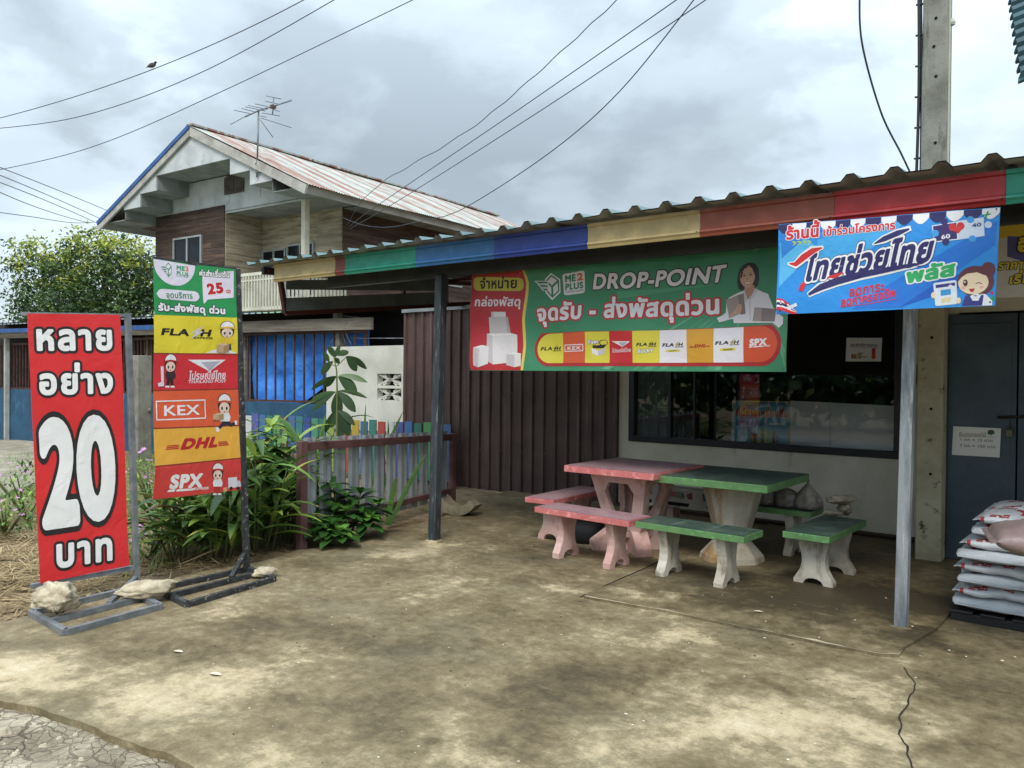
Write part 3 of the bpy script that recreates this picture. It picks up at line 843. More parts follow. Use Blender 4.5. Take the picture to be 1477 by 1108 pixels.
# ------------------------------------------------------------------ blue campaign banner hung on the roof edge
BB = 5.06
uvB = plane_uv((-1.9, BB, 2.0), (1, 0, 0), (0, -1, 0))
def art_blue():
    A = Art(uvB)
    k = crop(1100, 230, 3.9178)
    NAV, RD, WT, GR = '#2e2c66', '#d63038', '#f4f4f6', '#35b068'
    P00, P10, P11, P01 = uvB(*k(86, 878)), uvB(*k(1316, 828)), uvB(*k(1346, 272)), uvB(*k(102, 372))
    def bl(fu, fv):
        a = Vector(P00) * (1 - fu) + Vector(P10) * fu; b = Vector(P01) * (1 - fu) + Vector(P11) * fu
        return a * (1 - fv) + b * fv
    W = lambda u, v: tuple(bl(u, v))
    # sky brush work
    A.polyuv([W(.38, .02), W(.62, .02), W(.99, .62), W(.99, .86), W(.8, .6), W(.55, .28)], '#2478d8', .1)
    A.polyuv([W(.60, .02), W(.99, .30), W(.99, .42), W(.78, .3)], '#1b5fc4', .5)
    A.polyuv([W(.01, .3), W(.2, .72), W(.12, .86), W(.01, .8)], '#5cbcf0', .1)
    A.polyuv([W(.22, .3), W(.5, .72), W(.62, .93), W(.36, .9), W(.2, .8)], '#48aeee', .15)
    A.polyuv([W(.02, .62), W(.12, .8), W(.26, .92), W(.01, .9)], '#2f86dc', .6)
    # scalloped awning
    n = 14
    for i in range(n):
        f0, f1 = i / n, (i + 1) / n
        c = NAV if i % 2 == 0 else WT
        P = [W(f0 + .001, .995), W(f0 + .001, .955)]
        for q in range(9):
            t = q / 8; P.append(W(f0 + (f1 - f0) * t, .95 - .065 * math.sin(PI * t)))
        P += [W(f1 - .001, .955), W(f1 - .001, .995)]
        A.polyuv(P, c, 1 + (i % 2) * .1)
    A.text('ร้านนี้', k(142, 456), k(332, 438), k(142, 406), RD, 1.6, bold=.045, outline=((.05, WT),), track=-.03)
    A.text('เข้าร่วมโครงการ', k(346, 436), k(757, 396), k(346, 400), RD, 1.6, bold=.035, outline=((.04, WT),), track=-.03)
    for i in range(4):
        x = 172 + i * 28
        A.poly(LS(k, [(x, 470 - i * 2), (x + 16, 466 - i * 2), (x + 30, 476 - i * 2), (x + 12, 490 - i * 2), (x + 6, 490 - i * 2), (x + 18, 477 - i * 2)]), '#b9cf4a', 1.4)
    # main word mark
    sh = .32
    A.stroke(LS(k, [(265, 770), (330, 728), (420, 690), (560, 655), (720, 625), (860, 600), (930, 588)]), [.03, .06, .068, .06, .05, .035, .012], WT, 1.5)
    A.text('ไทยช่วยไทย', k(236, 690), k(962, 572), k(236, 590), NAV, 2.4, bold=.045, shear=sh, outline=((.085, NAV), (.065, WT)), track=-.02)
    A.stroke(LS(k, [(150, 592), (190, 600), (235, 560), (290, 515), (352, 500)]), [.016, .05, .062, .055, .02], WT, 4.4)
    A.stroke(LS(k, [(158, 592), (192, 596), (238, 556), (292, 520), (344, 503)]), [.006, .03, .042, .036, .008], RD, 4.9)
    A.stroke(LS(k, [(225, 745), (232, 720), (246, 700)]), [.03, .034, .026], RD, 4.4)
    A.stroke(LS(k, [(372, 668), (410, 662), (458, 640)]), [.008, .026, .008], RD, 4.4)
    A.stroke(LS(k, [(625, 485), (690, 455), (770, 420), (845, 392)]), [.012, .05, .05, .03], WT, 4.4)
    A.stroke(LS(k, [(634, 480), (692, 452), (772, 420), (836, 398)]), [.006, .032, .034, .012], NAV, 4.9)
    A.stroke(LS(k, [(268, 766), (335, 725), (425, 688), (560, 652), (720, 622), (860, 598), (915, 590)]), [.016, .04, .046, .04, .03, .018, .004], NAV, 4.4)
    A.text('พลัส', k(812, 700), k(1096, 655), k(812, 640), GR, 2.2, bold=.06, shear=.15, outline=((.07, WT),), track=-.03)
    A.text('ลดภาระ', k(492, 776), k(692, 740), k(492, 734), '#d2304a', 2, bold=.035, shear=.1)
    A.text('ลดค่าครองชีพ', k(445, 832), k(760, 776), k(445, 794), '#d2304a', 2, bold=.035, shear=.1)
    A.line(LS(k, [(445, 836), (600, 818), (760, 790)]), .004, '#d2304a', 2)
    # puzzle pieces
    A.poly(LS(k, [(962, 378), (1105, 356), (1112, 458), (974, 474)]), WT, 1.2)
    A.poly(LS(k, [(968, 382), (1100, 362), (1106, 453), (978, 468)]), '#3b2f72', 1.8)
    A.poly(LS(k, [(1105, 352), (1252, 330), (1258, 436), (1112, 458)]), '#d9e4f4', 1.5)
    for x, y, c in ((1032, 356, '#3b2f72'), (1042, 470, '#3b2f72'), (1278, 372, '#d9e4f4'), (1178, 344, '#48a4ea'), (1190, 452, '#48a4ea'), (982, 422, '#48a4ea')):
        A.circ(k(x, y), 5.4, c, 2.2, ry=5, n=16)
    A.circ(k(1080, 388), 5.6, RD, 2.9, n=16); A.circ(k(1124, 381), 5.6, RD, 2.93, n=16)
    A.poly(LS(k, [(1058, 394), (1148, 380), (1112, 424)]), RD, 2.96)
    A.text('60', k(1016, 456), k(1068, 448), k(1016, 432), WT, 2.9, bold=.03)
    A.text('40', k(1186, 388), k(1240, 380), k(1186, 366), '#3b4a8a', 2.9, bold=.03)
    A.line(LS(k, [(1250, 318), (1288, 312)]), .008, '#2f9a5a', 1.6); A.line(LS(k, [(1262, 336), (1276, 298)]), .008, '#2f9a5a', 1.7)
    # flag ribbon
    for i, (c, o) in enumerate(((RD, 0), (WT, 11), (NAV, 22), (WT, 38), (RD, 49))):
        A.stroke(LS(k, [(90, 795 + o), (120, 800 + o * .95), (152, 822 + o * .75), (178, 848 + o * .4), (200, 866 + o * .1)]), [.022, .021, .02, .016, .01], c, 1 + i * .2)
    A.poly(LS(k, [(140, 840), (200, 812), (205, 830), (160, 852)]), '#dfe4ee', 1.6)
    A.poly(LS(k, [(92, 850), (130, 852), (140, 872), (92, 874)]), '#2a7ac0', 1.6)
    # plain cartoon shopkeeper holding a sign board
    HB, SKN = '#6a3a44', '#f6dfbc'
    A.circ(k(1278, 624), 10.5, HB, 1.2)
    A.ell(k(1208, 690), k(1312, 690), k(1208, 604), HB, 1.4)
    A.poly(LS(k, [(1150, 790), (1200, 760), (1262, 762), (1300, 800), (1300, 826), (1130, 830)]), '#eef0f4', 1.6)
    A.poly(LS(k, [(1150, 772), (1172, 768), (1190, 800), (1222, 800), (1238, 764), (1252, 768), (1244, 826), (1130, 830)]), '#3a3a86', 2.1)
    A.ell(k(1194, 698), k(1280, 694), k(1194, 632), SKN, 2.2)
    A.poly(LS(k, [(1112, 690), (1125, 640), (1170, 614), (1230, 612), (1282, 650), (1292, 700), (1268, 660), (1215, 640), (1160, 648), (1130, 668)]), HB, 2.8)
    A.circ(k(1150, 700), 3.4, HB, 3, ry=5, n=14); A.circ(k(1147, 695), 1.2, WT, 3.5, n=8)
    A.line(LS(k, [(1208, 704), (1224, 697), (1240, 704)]), .004, HB, 3)
    A.poly(LS(k, [(1168, 734), (1202, 730), (1196, 748), (1180, 752)]), '#c2353c', 3)
    A.circ(k(1140, 728), 3.2, '#f0b6a4', 2.7, ry=2, n=12); A.circ(k(1240, 724), 3.2, '#f0b6a4', 2.7, ry=2, n=12)
    A.quadrr(k(968, 702), k(1100, 684), k(1106, 820), k(982, 832), .012, '#e6ebf2', 2.2)
    A.poly(LS(k, [(982, 712), (1092, 698), (1092, 716), (984, 730)]), '#3a3a86', 2.8)
    A.poly(LS(k, [(1010, 742), (1068, 734), (1070, 766), (1012, 774)]), '#3f9ad6', 2.8)
    A.poly(LS(k, [(1014, 788), (1070, 780), (1070, 808), (1016, 816)]), '#e6d8a8', 2.8)
    for p in ((970, 770), (1112, 800)): A.circ(k(*p), 3.4, SKN, 2.9, ry=4.5, n=12)
    A.circ(k(1298, 756), 2.4, RD, 1.4, n=10)
    A.poly(LS(k, [(1262, 800), (1312, 770), (1314, 800)]), '#2f9a5a', 1.2)
    for p in ((1288, 808), (110, 858), (1324, 284), (120, 380)): A.circ(k(*p), 1.3, '#34363c', 4, n=10)
    us = [P00[0], P10[0], P11[0], P01[0]]
    def fn(u, v, wd):
        d = .008 * math.sin(u * 7 + 1) + .005 * math.sin(v * 14 + u * 3) + .003 * math.sin(u * 26)
        return (-1.9 + u, BB - wd - d - .02, 2.0 + v)
    mb, mats = A.build(fn, None)
    mb2 = MB()
    base = MB()
    base.grid(lambda a, b: fn(*W(a, b), 0), 40, 20, 0)
    base.grid(lambda a, b: fn(*W(1 - a, b), -.0015), 40, 20, 1)
    o = len(mats); mats = mats + [pm('#2c93e6'), pm('#c9ccd0')]
    base.mi = [x + o for x in base.mi]
    mb.add(base.v, base.f, 0, True); mb.mi[-len(base.f):] = base.mi
    return mb, mats, fn(*W(.5, 0), 0)
mbB, mtB, oB = art_blue()
bb = thing('shop_banner', 'bright blue Thai campaign banner with puzzle pieces hanging from the red roof edge', 'banner', oB)
part('vinyl_sheet', mbB, mtB, bb)

# ------------------------------------------------------------------ yellow banner further in, half out of the frame
YY = 6.3
uvY = plane_uv((-.9, YY, 2.0), (1, 0, 0), (0, -1, 0))
def art_yellow():
    A = Art(uvY)
    k = crop(1420, 230, 4.432)
    p0 = uvY(1437, 428); p1 = uvY(1446, 320)
    u0, v0, u1, v1 = p0[0], p0[1] - .01, p0[0] + 1.5, p1[1]
    A.polyuv([(u0 + .005, v1 - .11), (u1, v1 - .16), (u1, v1 - .005), (u0 + .005, v1 - .005)], '#e0c23c', .2)
    A.polyuv([(u0 + .06, v1 - .10), (u0 + .2, v1 - .12), (u0 + .2, v1 - .3), (u0 + .06, v1 - .24)], '#5a5f9c', .6)
    A.polyuv([(u0 + .2, v1 - .16), (u0 + .5, v1 - .18), (u0 + .5, v1 - .36), (u0 + .2, v1 - .34)], '#b06a3a', .8)
    A.polyuv([(u0 + .25, v0 + .02), (u1, v0 + .02), (u1, v0 + .12), (u0 + .4, v0 + .1)], '#e0c23c', .2)
    A.text('อิ่มคุ้ม', k(205, 590), k(640, 560), k(205, 520), '#e8d040', 1.6, bold=.05, outline=((.07, '#262320'),))
    A.text('ราคา', k(84, 706), k(244, 698), k(84, 660), '#e8d040', 1.6, bold=.035, shear=.15, outline=((.06, '#262320'),))
    A.text('เริ่มต้น', k(150, 796), k(430, 780), k(150, 750), '#e8d040', 1.6, bold=.035, shear=.15, outline=((.06, '#262320'),))
    def fn(u, v, wd): return (-.9 + u, YY - wd - .006 * math.sin(u * 9 + v * 4), 2.0 + v)
    mb, m = A.build(fn, (u0, v0, u1, v1), '#d8d4cc', nu=20, nv=10, back='#b8b4b0')
    return mb, m, fn((u0 + u1) / 2, v0, 0)
mbY, mtY, oY = art_yellow()
yb_ = thing('shop_banner', 'yellow and white Thai banner hanging in the shade behind the blue banner', 'banner', oY)
part('vinyl_sheet', mbY, mtY, yb_)
# ------------------------------------------------------------------ stand signs on the left
galv = mat('galvanised_steel', C('#8d9296'), C('#6f757a'), scale=9, rough=.5, metal=.45, bump=.1, bscale=90, c3=C('#6a4a34'), scale3=14, lo3=.66, hi3=.72)
worn_black = mat('worn_black_paint', C('#26282b'), C('#3c3e40'), scale=16, rough=.5, bump=.2, bscale=60, c3=C('#8a8a86'), scale3=30, lo3=.60, hi3=.63)
stone_pale = mat('pale_limestone', C('#bfb39a'), C('#8f836d'), scale=7, rough=.9, bump=.8, bscale=26, bdist=.012, c3=C('#d2c8b4'), scale3=12)

def sheet(p0, ex, n, corners, uv, A, wave, basecol, back='#c9c4bf', nu=26, nv=60):
    p0, ex, n = Vector(p0), Vector(ex), Vector(n)
    K = [Vector(uv(*c)) for c in corners]               # bl br tr tl
    def W(fu, fv):
        a = K[0] * (1 - fu) + K[1] * fu; b = K[3] * (1 - fu) + K[2] * fu
        return a * (1 - fv) + b * fv
    v0 = min(q.y for q in K); v1 = max(q.y for q in K); u0 = min(q.x for q in K); u1 = max(q.x for q in K)
    def fn(u, v, wd):
        return p0 + ex * u + Vector((0, 0, v)) + n * (wd + wave((u - u0) / (u1 - u0), (v - v0) / (v1 - v0)))
    mb, mats = A.build(fn, None)
    o = len(mats); mats = mats + [pm(basecol), pm(back)]
    g = MB()
    g.grid(lambda a, b: fn(*W(a, b), 0), nu, nv, 0)
    g.grid(lambda a, b: fn(*W(1 - a, b), -.0015), nu, nv, 1)
    mb.add(g.v, g.f, 0, True); mb.mi[-len(g.f):] = [x + o for x in g.mi]
    return mb, mats

# --- red sign
s1L, s1R = Vector((-5.861, 2.127, 0)), Vector((-5.766, 2.703, 0))
ex1 = (s1R - s1L).normalized(); n1_ = ex1.cross(Vector((0, 0, 1)))
uv1 = plane_uv(s1L, ex1, n1_)
A = Art(uv1); k = crop(0, 400, 2.052)
BK, WT = '#1e1c1d', '#f2f2f0'
A.text('หลาย', k(102, 214), k(338, 213), k(102, 152), WT, 2, bold=.042, outline=((.075, BK),), track=.03)
A.text('อย่าง', k(112, 345), k(337, 340), k(112, 284), WT, 2, bold=.042, outline=((.075, BK),), track=.03)
A.text('2', k(122, 730), k(240, 713), k(122, 412), WT, 2, bold=.05, outline=((.04, BK),))
A.text('0', k(232, 709), k(350, 692), k(232, 406), WT, 3.4, bold=.05, outline=((.04, BK),))
A.text('บาท', k(160, 858), k(338, 832), k(160, 790), WT, 2, bold=.042, outline=((.075, BK),), track=.03)
cn = [k(118, 906), k(382, 853), k(356, 111), k(81, 107)]
mb, mats = sheet(s1L, ex1, n1_, cn, uv1, A, lambda u, v: .006 * math.sin(3 * u + 6 * v) + .004 * math.sin(9 * v + 2) + .003 * math.sin(17 * v + 8 * u), '#dc2a2e')
st = thing('sign_stand', 'tall red sign reading 20 baht on a grey steel frame weighted with stones', 'sign stand', (-5.69, 2.746, 0))
part('banner', mb, mats, st)
bk = -n1_ * .03
P = lambda x, y, o=0: onP(x, y, s1L + n1_ * o, n1_)
fm = MB(); fm.bar(P(198, 858, -.025), P(184, 452, -.025), .036, .036)
part('post', fm, galv, st)
fm = MB(); fm.bar(P(30, 452.5, -.025), P(188, 455, -.025), .022, .022); part('top_bar', fm, galv, st)
fm = MB(); fm.bar(P(44, 846, -.025), P(196, 818, -.025), .032, .032); part('bottom_bar', fm, galv, st)
fm = MB()
c00, c10, c11, c01 = Vector((-5.66, 2.05, .02)), Vector((-5.085, 2.03, .02)), Vector((-5.165, 2.66, .02)), Vector((-5.74, 2.71, .02))
for a_, b_ in ((c00, c10), (c10, c11), (c11, c01), (c01, c00)): fm.bar(a_, b_, .038, .038)
ma, mb2 = (c00 + c10) / 2, (c11 + c01) / 2
fm.bar(ma + Vector((0, .02, .001)), mb2 - Vector((0, .02, -.001)), .036, .036)
part('base_frame', fm, galv, st)
fm = MB(); fm.bar(ma.lerp(mb2, .62) + Vector((0, 0, .02)), P(196, 834, -.02), .032, .032); part('brace', fm, galv, st)

# --- courier sign
s2L, s2R = Vector((-5.584, 2.837, 0)), Vector((-5.640, 3.536, 0))
ex2 = (s2R - s2L).normalized(); n2_ = ex2.cross(Vector((0, 0, 1)))
uv2 = plane_uv(s2L, ex2, n2_)
A = Art(uv2); k = crop(200, 360, 2.994)
LAV = '#ece4f2'
bands = [('#2c9a55', 40, 84, 284, 297), ('#ecd83a', 282, 295, 446, 450), ('#d8313a', 446, 450, 606, 600), ('#e8623c', 606, 600, 772, 760), ('#f0b446', 770, 758, 936, 900), ('#dd4440', 934, 898, 1082, 1036)]
edgeL = lambda y: 62 + (0 if y < 800 else (y - 800) * .045)
edgeR = lambda y: 418 + (y - 80) * .0265
for i, (c, a0, a1, b0, b1) in enumerate(bands[1:]):
    A.poly(LS(k, [(edgeL(b0), b0), (edgeR(b1), b1), (edgeR(a1), a1), (edgeL(a0), a0)]), c, .3 + .3 * (i % 2))
for y0, y1 in ((446, 450), (606, 600), (770, 758), (934, 898)):   # printed band shadows at the joints belong to the print
    A.poly(LS(k, [(edgeL(y0) , y0), (edgeR(y1), y1), (edgeR(y1), y1 + 5), (edgeL(y0), y0 + 6)]), '#8f3a2a', 1.0)
# logo disc
A.poly(LS(k, [(64, 40)] + [(64 + 92 + 92 * math.cos(t), 50 + 10 * (math.cos(t) + 1) + 96 * math.sin(t)) for t in [PI - PI * q / 24 for q in range(25)]]), LAV, .9)
parcel_logo(A, sub(108, 50, 48, 76, k), 1.5)
A.text('ME', k(164, 86), k(202, 92), k(164, 66), '#2f9a62', 1.6, bold=.05)
A.text('2', k(203, 92), k(220, 94), k(203, 71), '#e8863c', 1.6, bold=.05)
A.text('PLUS', k(164, 108), k(218, 116), k(164, 91), '#2f9a62', 1.6, bold=.04)
A.text('COMPANY LIMITED', k(164, 116), k(216, 122), k(164, 112), '#2f9a62', 1.6, bold=.02)
A.quadrr(k(78, 168), k(264, 182), k(263, 226), k(78, 212), .05, LAV, .9)
A.text('จุดบริการ', k(118, 208), k(234, 212), k(118, 188), '#2f8f50', 1.6, bold=.03)
A.poly(LS(k, [(278, 106), (410, 92), (412, 208), (300, 216), (282, 236), (279, 214)]), LAV, .9)
A.text('ค่าส่งเริ่มต้น', k(264, 112), k(394, 120), k(264, 94), WT, 2.0, bold=.05, outline=((.07, '#2a3a34'),))
A.text('25', k(300, 192), k(372, 184), k(300, 146), '#c9252e', 1.8, bold=.06, outline=((.06, '#f6f2f4'),))
A.circ(k(389, 181), 3.6, '#d8363e', 1.8, ry=2.6); A.text('บาท', k(381, 185), k(397, 184), k(381, 178), WT, 2.4, bold=.05)
A.text('รับ-ส่งพัสดุ ด่วน', k(82, 262), k(376, 278), k(82, 238), WT, 2, bold=.06, outline=((.08, '#3a3550'),))
flash_logo(A, k(88, 368), k(320, 375), k(88, 338), BK, '#d8d4e4', 1.6)
A.poly(LS(k, [(290, 446), (345, 428), (420, 444), (420, 449)]), '#f2ecf4', 1.2)
courier(A, sub(335, 314, 92, 92, k), 1.4, '#e8b83a', '#ecc93c', '#3a3a40')
carton(A, sub(338, 402, 52, 44, k), 8)
courier(A, sub(96, 456, 78, 100, k), 1.4, '#b32a30', '#3a2c30', '#2c2628')
A.poly(LS(k, [(92, 506), (104, 504), (108, 590), (84, 592), (80, 578), (96, 572)]), '#e6e0ea', 7)
post_plane(A, *k(210, 476), 168 / 2.994, 1.4)
A.text('ไปรษณีย์ไทย', k(216, 562), k(378, 558), k(216, 535), '#f0dce4', 1.6, bold=.03, shear=.12)
A.text('THAILAND POST', k(214, 578), k(380, 574), k(214, 564), '#f0dce4', 1.6, bold=.02)
kex_logo(A, k(74, 656), k(288, 650), k(290, 728), k(76, 736), '#f4eef2', 1.6, .009)
courier(A, sub(330, 628, 84, 112, k), 1.6, '#d85a34', '#eef0f4', '#2b2f3c', pose=1)
carton(A, sub(322, 704, 46, 34, k), 8)
dhl_logo(A, k(112, 866), k(390, 846), k(112, 820), '#c2282f', 1.6)
spx_logo(A, k(134, 1040), k(302, 1028), k(134, 972), WT, 1.6)
courier(A, sub(304, 926, 72, 96, k), 1.6, '#c23a34', '#f0eef2', '#b83a34')
A.poly(LS(k, [(386, 986), (424, 982), (426, 1026), (388, 1032)]), '#e6e4ee', 2); A.poly(LS(k, [(424, 998), (436, 998), (443, 1012), (443, 1024), (426, 1026)]), '#d4d6e4', 2)
for x in (400, 430): A.circ(k(x, 1031), 2.4, BK, 2.6, n=10)
A.poly(LS(k, [(366, 1030), (382, 1026), (384, 1044), (368, 1046)]), '#d8b078', 2)
cn = [k(84, 1082), k(443, 1036), k(419, 86), k(62, 40)]
mb, mats = sheet(s2L, ex2, n2_, cn, uv2, A, lambda u, v: .006 * math.sin(4 * u + 3 * v) + .004 * math.sin(11 * v) - .05 * max(0, .13 - v) / .13 * (1 - u) ** 2 + .003 * math.sin(21 * v + 6 * u), '#2c9a55')
st = thing('sign_stand', 'tall courier sign in green, yellow, red and orange bands on a worn black frame', 'sign stand', (-5.60, 3.56, 0))
part('banner', mb, mats, st)
P = lambda x, y, o=0: onP(x, y, s2L + n2_ * o, n2_)
fm = MB(); fm.bar(P(356, 828, -.03), P(341.5, 388, -.03), .042, .042); part('post', fm, worn_black, st)
fm = MB(); fm.bar(P(221, 373, -.025), P(343, 389, -.025), .025, .025); part('top_bar', fm, worn_black, st)
fm = MB(); fm.bar(P(229, 716, -.05), P(347, 702, -.025), .03, .03); part('bottom_bar', fm, worn_black, st)
fm = MB()
c00, c10, c11, c01 = Vector((-5.60, 2.86, .02)), Vector((-5.07, 2.80, .02)), Vector((-5.205, 3.58, .02)), Vector((-5.62, 3.62, .02))
for a_, b_ in ((c00, c10), (c10, c11), (c11, c01), (c01, c00)): fm.bar(a_, b_, .038, .038)
ma, mb2 = c00.lerp(c10, .45), c01.lerp(c11, .45)
fm.bar(ma + Vector((0, .02, .001)), mb2 - Vector((0, .02, -.001)), .036, .036)
part('base_frame', fm, worn_black, st)
fm = MB(); fm.bar(ma.lerp(mb2, .66) + Vector((0, 0, .02)), P(352, 800, -.02), .032, .032); part('brace', fm, worn_black, st)

# ------------------------------------------------------------------ stones
def rock(seed, r, scale, flat=.3, sub_=4, rough=.25):
    rn = random.Random(seed)
    bm = bmesh.new(); bmesh.ops.create_icosphere(bm, subdivisions=sub_, radius=1)
    cuts = [(Vector((rn.gauss(0, 1), rn.gauss(0, 1), rn.gauss(0, 1))).normalized(), rn.uniform(.55, .9)) for _ in range(12)]
    from mathutils import noise as mnz
    o = Vector((seed * 3.1, seed * 1.7, 0))
    mb = MB(); vs = []
    for v in bm.verts:
        p = v.co.copy()
        for n_, d_ in cuts:
            q = p.dot(n_) - d_
            if q > 0: p -= n_ * q * .85
        p *= 1 + rough * .6 * mnz.noise(p * 1.6 + o) + rough * .55 * mnz.noise(p * 3.6 + o) + rough * .35 * mnz.noise(p * 8 + o)
        vs.append((p.x * scale[0] * r, p.y * scale[1] * r, p.z * scale[2] * r))
    zmin = min(v[2] for v in vs)
    vs = [(a, b, max(c - zmin - flat * r * .2, 0)) for a, b, c in vs]
    mb.add(vs, [tuple(q.index for q in f.verts) for f in bm.faces], 0, True)
    bm.free()
    return mb
def put_rock(seed, loc, rz, r, sc, label, m=None, group='loose stones', rough=.25, name='stone', cat='stone'):
    mb = rock(seed, r, sc, rough=rough)
    o = solo(name, mb, m or stone_pale, label, cat, group)
    o.location = loc; o.rotation_euler = (0, 0, rz)
    return o
g_ = onZ(84, 893)
put_rock(3, (g_.x, g_.y, .03), .5, .12, (1.35, 1, .85), 'pale lumpy stone on the front corner of the red sign base', rough=.4)
g_ = onZ(213, 868)
put_rock(11, (g_.x, g_.y, .035), math.radians(62), .115, (2.0, .8, .62), 'long pale stone slab lying across the red sign base below its post', rough=.3)
g_ = onZ(380, 832)
put_rock(17, (g_.x + .02, g_.y, 0), math.radians(70), .078, (1.35, .8, .62), 'small flat pale stone at the right corner of the courier sign base', rough=.35)
g_ = onZ(50, 880)
put_rock(23, (g_.x, g_.y, -.01), .2, .03, (1, 1, 1.1), 'tiny white stone on the dirt left of the red sign base', rough=.3)
# ------------------------------------------------------------------ ground, apron, slab, road
def ground_mat():
    k = NT('dry_dirt')
    f = k.noise(.9, 8, .6); g = k.noise(7, 8, .65); h = k.noise(38, 6, .6)
    c = k.ramp(f, [(.35, C('#6d5b45')), (.6, C('#8c7a60'))])
    c = k.mix(k.ramp(g, [(.45, 0.0), (.68, .8)]), c, C('#51432f'))
    c = k.mix(k.ramp(h, [(.55, 0.0), (.72, .55)]), c, C('#a99a80'))
    far = k.noise(.25, 4, .5)
    k.setc(c); k.rough(.95)
    k.b.inputs['Specular IOR Level'].default_value = .1
    k.bump(k.math('ADD', k.math('MULTIPLY', g, .5), k.math('MULTIPLY', h, .5)), .9, .03)
    return k.m
dirt = ground_mat()
gm_ = MB()
def gfn(u, v):
    x = -60 + 100 * u; y = -30 + 90 * v
    return (x, y, -.045 + .02 * math.sin(x * 1.3 + y * .7) * (0 if x > -4.5 else 1) * .6)
gm_.grid(gfn, 160, 140, 0, True)
gm_.add([(-600, -600, -.09), (600, -600, -.09), (600, 600, -.09), (-600, 600, -.09)], [(0, 1, 2, 3)])
solo('ground', gm_, dirt, kind='structure')

def blobs(k, vec, lst):
    tot = None
    for px, py, rx, ry, rot, s_ in lst:
        c = onZ(px, py)
        mp = k.map(vec, (rx, ry, 1), (c.x, c.y, 0), (0, 0, rot), 'TEXTURE')
        gt = k.n('ShaderNodeTexGradient', gradient_type='SPHERICAL')
        k.l(mp, gt.inputs[0])
        v = k.math('MULTIPLY', gt.outputs['Fac'], s_)
        tot = v if tot is None else k.math('ADD', tot, v)
    return tot
def concrete_mat(name, tone=0.0, spots=True):
    k = NT(name)
    geo = k.n('ShaderNodeNewGeometry').outputs['Position']
    nz = k.n('ShaderNodeTexNoise'); nz.inputs['Scale'].default_value = 1.1; nz.inputs['Detail'].default_value = 9; nz.inputs['Roughness'].default_value = .7
    k.l(geo, nz.inputs['Vector'])
    off = k.n('ShaderNodeVectorMath', operation='MULTIPLY_ADD')
    k.l(nz.outputs['Color'], off.inputs[0]); off.inputs[1].default_value = (2.0, 2.0, 0); off.inputs[2].default_value = (-1.0, -1.0, 0)
    wv = k.n('ShaderNodeVectorMath', operation='ADD'); k.l(geo, wv.inputs[0]); k.l(off.outputs[0], wv.inputs[1])
    sepz = k.map(wv.outputs[0], (1, 1, 0))
    f1 = k.noise(.55, 10, .66, geo, .4)
    f2 = k.noise(2.3, 10, .7, geo, .3)
    f3 = k.noise(13, 8, .7, geo)
    f4 = k.noise(75, 4, .6, geo)
    v = k.math('ADD', k.math('MULTIPLY', f1, .45), k.math('MULTIPLY', f2, .75))
    v = k.math('ADD', v, tone - .10)
    if spots:
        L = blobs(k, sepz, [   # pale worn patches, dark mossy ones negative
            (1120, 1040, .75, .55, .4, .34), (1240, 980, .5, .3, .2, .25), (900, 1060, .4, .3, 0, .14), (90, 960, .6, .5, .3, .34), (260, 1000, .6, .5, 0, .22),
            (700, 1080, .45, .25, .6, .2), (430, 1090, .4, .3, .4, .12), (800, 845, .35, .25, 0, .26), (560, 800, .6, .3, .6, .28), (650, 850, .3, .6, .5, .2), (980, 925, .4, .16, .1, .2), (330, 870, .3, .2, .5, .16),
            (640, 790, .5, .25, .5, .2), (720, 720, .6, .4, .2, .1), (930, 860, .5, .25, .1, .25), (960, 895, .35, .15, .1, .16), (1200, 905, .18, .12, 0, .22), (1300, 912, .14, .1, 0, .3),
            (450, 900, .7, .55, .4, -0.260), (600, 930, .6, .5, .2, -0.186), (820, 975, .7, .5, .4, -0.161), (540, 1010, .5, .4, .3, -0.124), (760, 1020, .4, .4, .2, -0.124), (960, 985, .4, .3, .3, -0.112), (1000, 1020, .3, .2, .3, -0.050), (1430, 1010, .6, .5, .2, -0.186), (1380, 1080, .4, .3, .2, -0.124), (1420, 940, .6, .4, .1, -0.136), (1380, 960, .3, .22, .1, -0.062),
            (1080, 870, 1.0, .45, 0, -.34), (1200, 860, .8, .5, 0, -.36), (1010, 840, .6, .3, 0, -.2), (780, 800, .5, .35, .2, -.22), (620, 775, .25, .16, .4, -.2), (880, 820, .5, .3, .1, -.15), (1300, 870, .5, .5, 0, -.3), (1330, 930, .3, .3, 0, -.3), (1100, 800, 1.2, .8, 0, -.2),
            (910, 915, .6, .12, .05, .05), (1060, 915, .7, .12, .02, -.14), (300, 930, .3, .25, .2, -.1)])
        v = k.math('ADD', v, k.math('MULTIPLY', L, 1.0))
    v = k.math('ADD', v, k.math('MULTIPLY', k.math('SUBTRACT', f3, .5), .62))
    col = k.ramp(v, [(.18, C('#473e2e')), (.36, C('#63573f')), (.50, C('#7b6e53')), (.60, C('#8f8266')), (.67, C('#a89879')), (.76, C('#b8a887')), (.95, C('#cabda2'))])
    # greenish grey algae film in places
    ag = k.noise(1.3, 6, .6, k.map(geo, (1, 1, 1), (9, 4, 2)))
    col = k.mix(k.ramp(ag, [(.55, 0.0), (.72, .35)]), col, C('#77735f'))
    col = k.mix(1.0, col, k.ramp(f4, [(.3, .80), (.7, 1.06)]), 'MULTIPLY')
    # small dark pits and pale crumbs
    vo = k.n('ShaderNodeTexVoronoi'); vo.inputs['Scale'].default_value = 11; k.l(geo, vo.inputs['Vector'])
    col = k.mix(k.ramp(vo.outputs['Distance'], [(.03, .55), (.05, 0.0)]), col, C('#3f3526'))
    v2 = k.n('ShaderNodeTexVoronoi'); v2.inputs['Scale'].default_value = 6.1; k.l(geo, v2.inputs['Vector'])
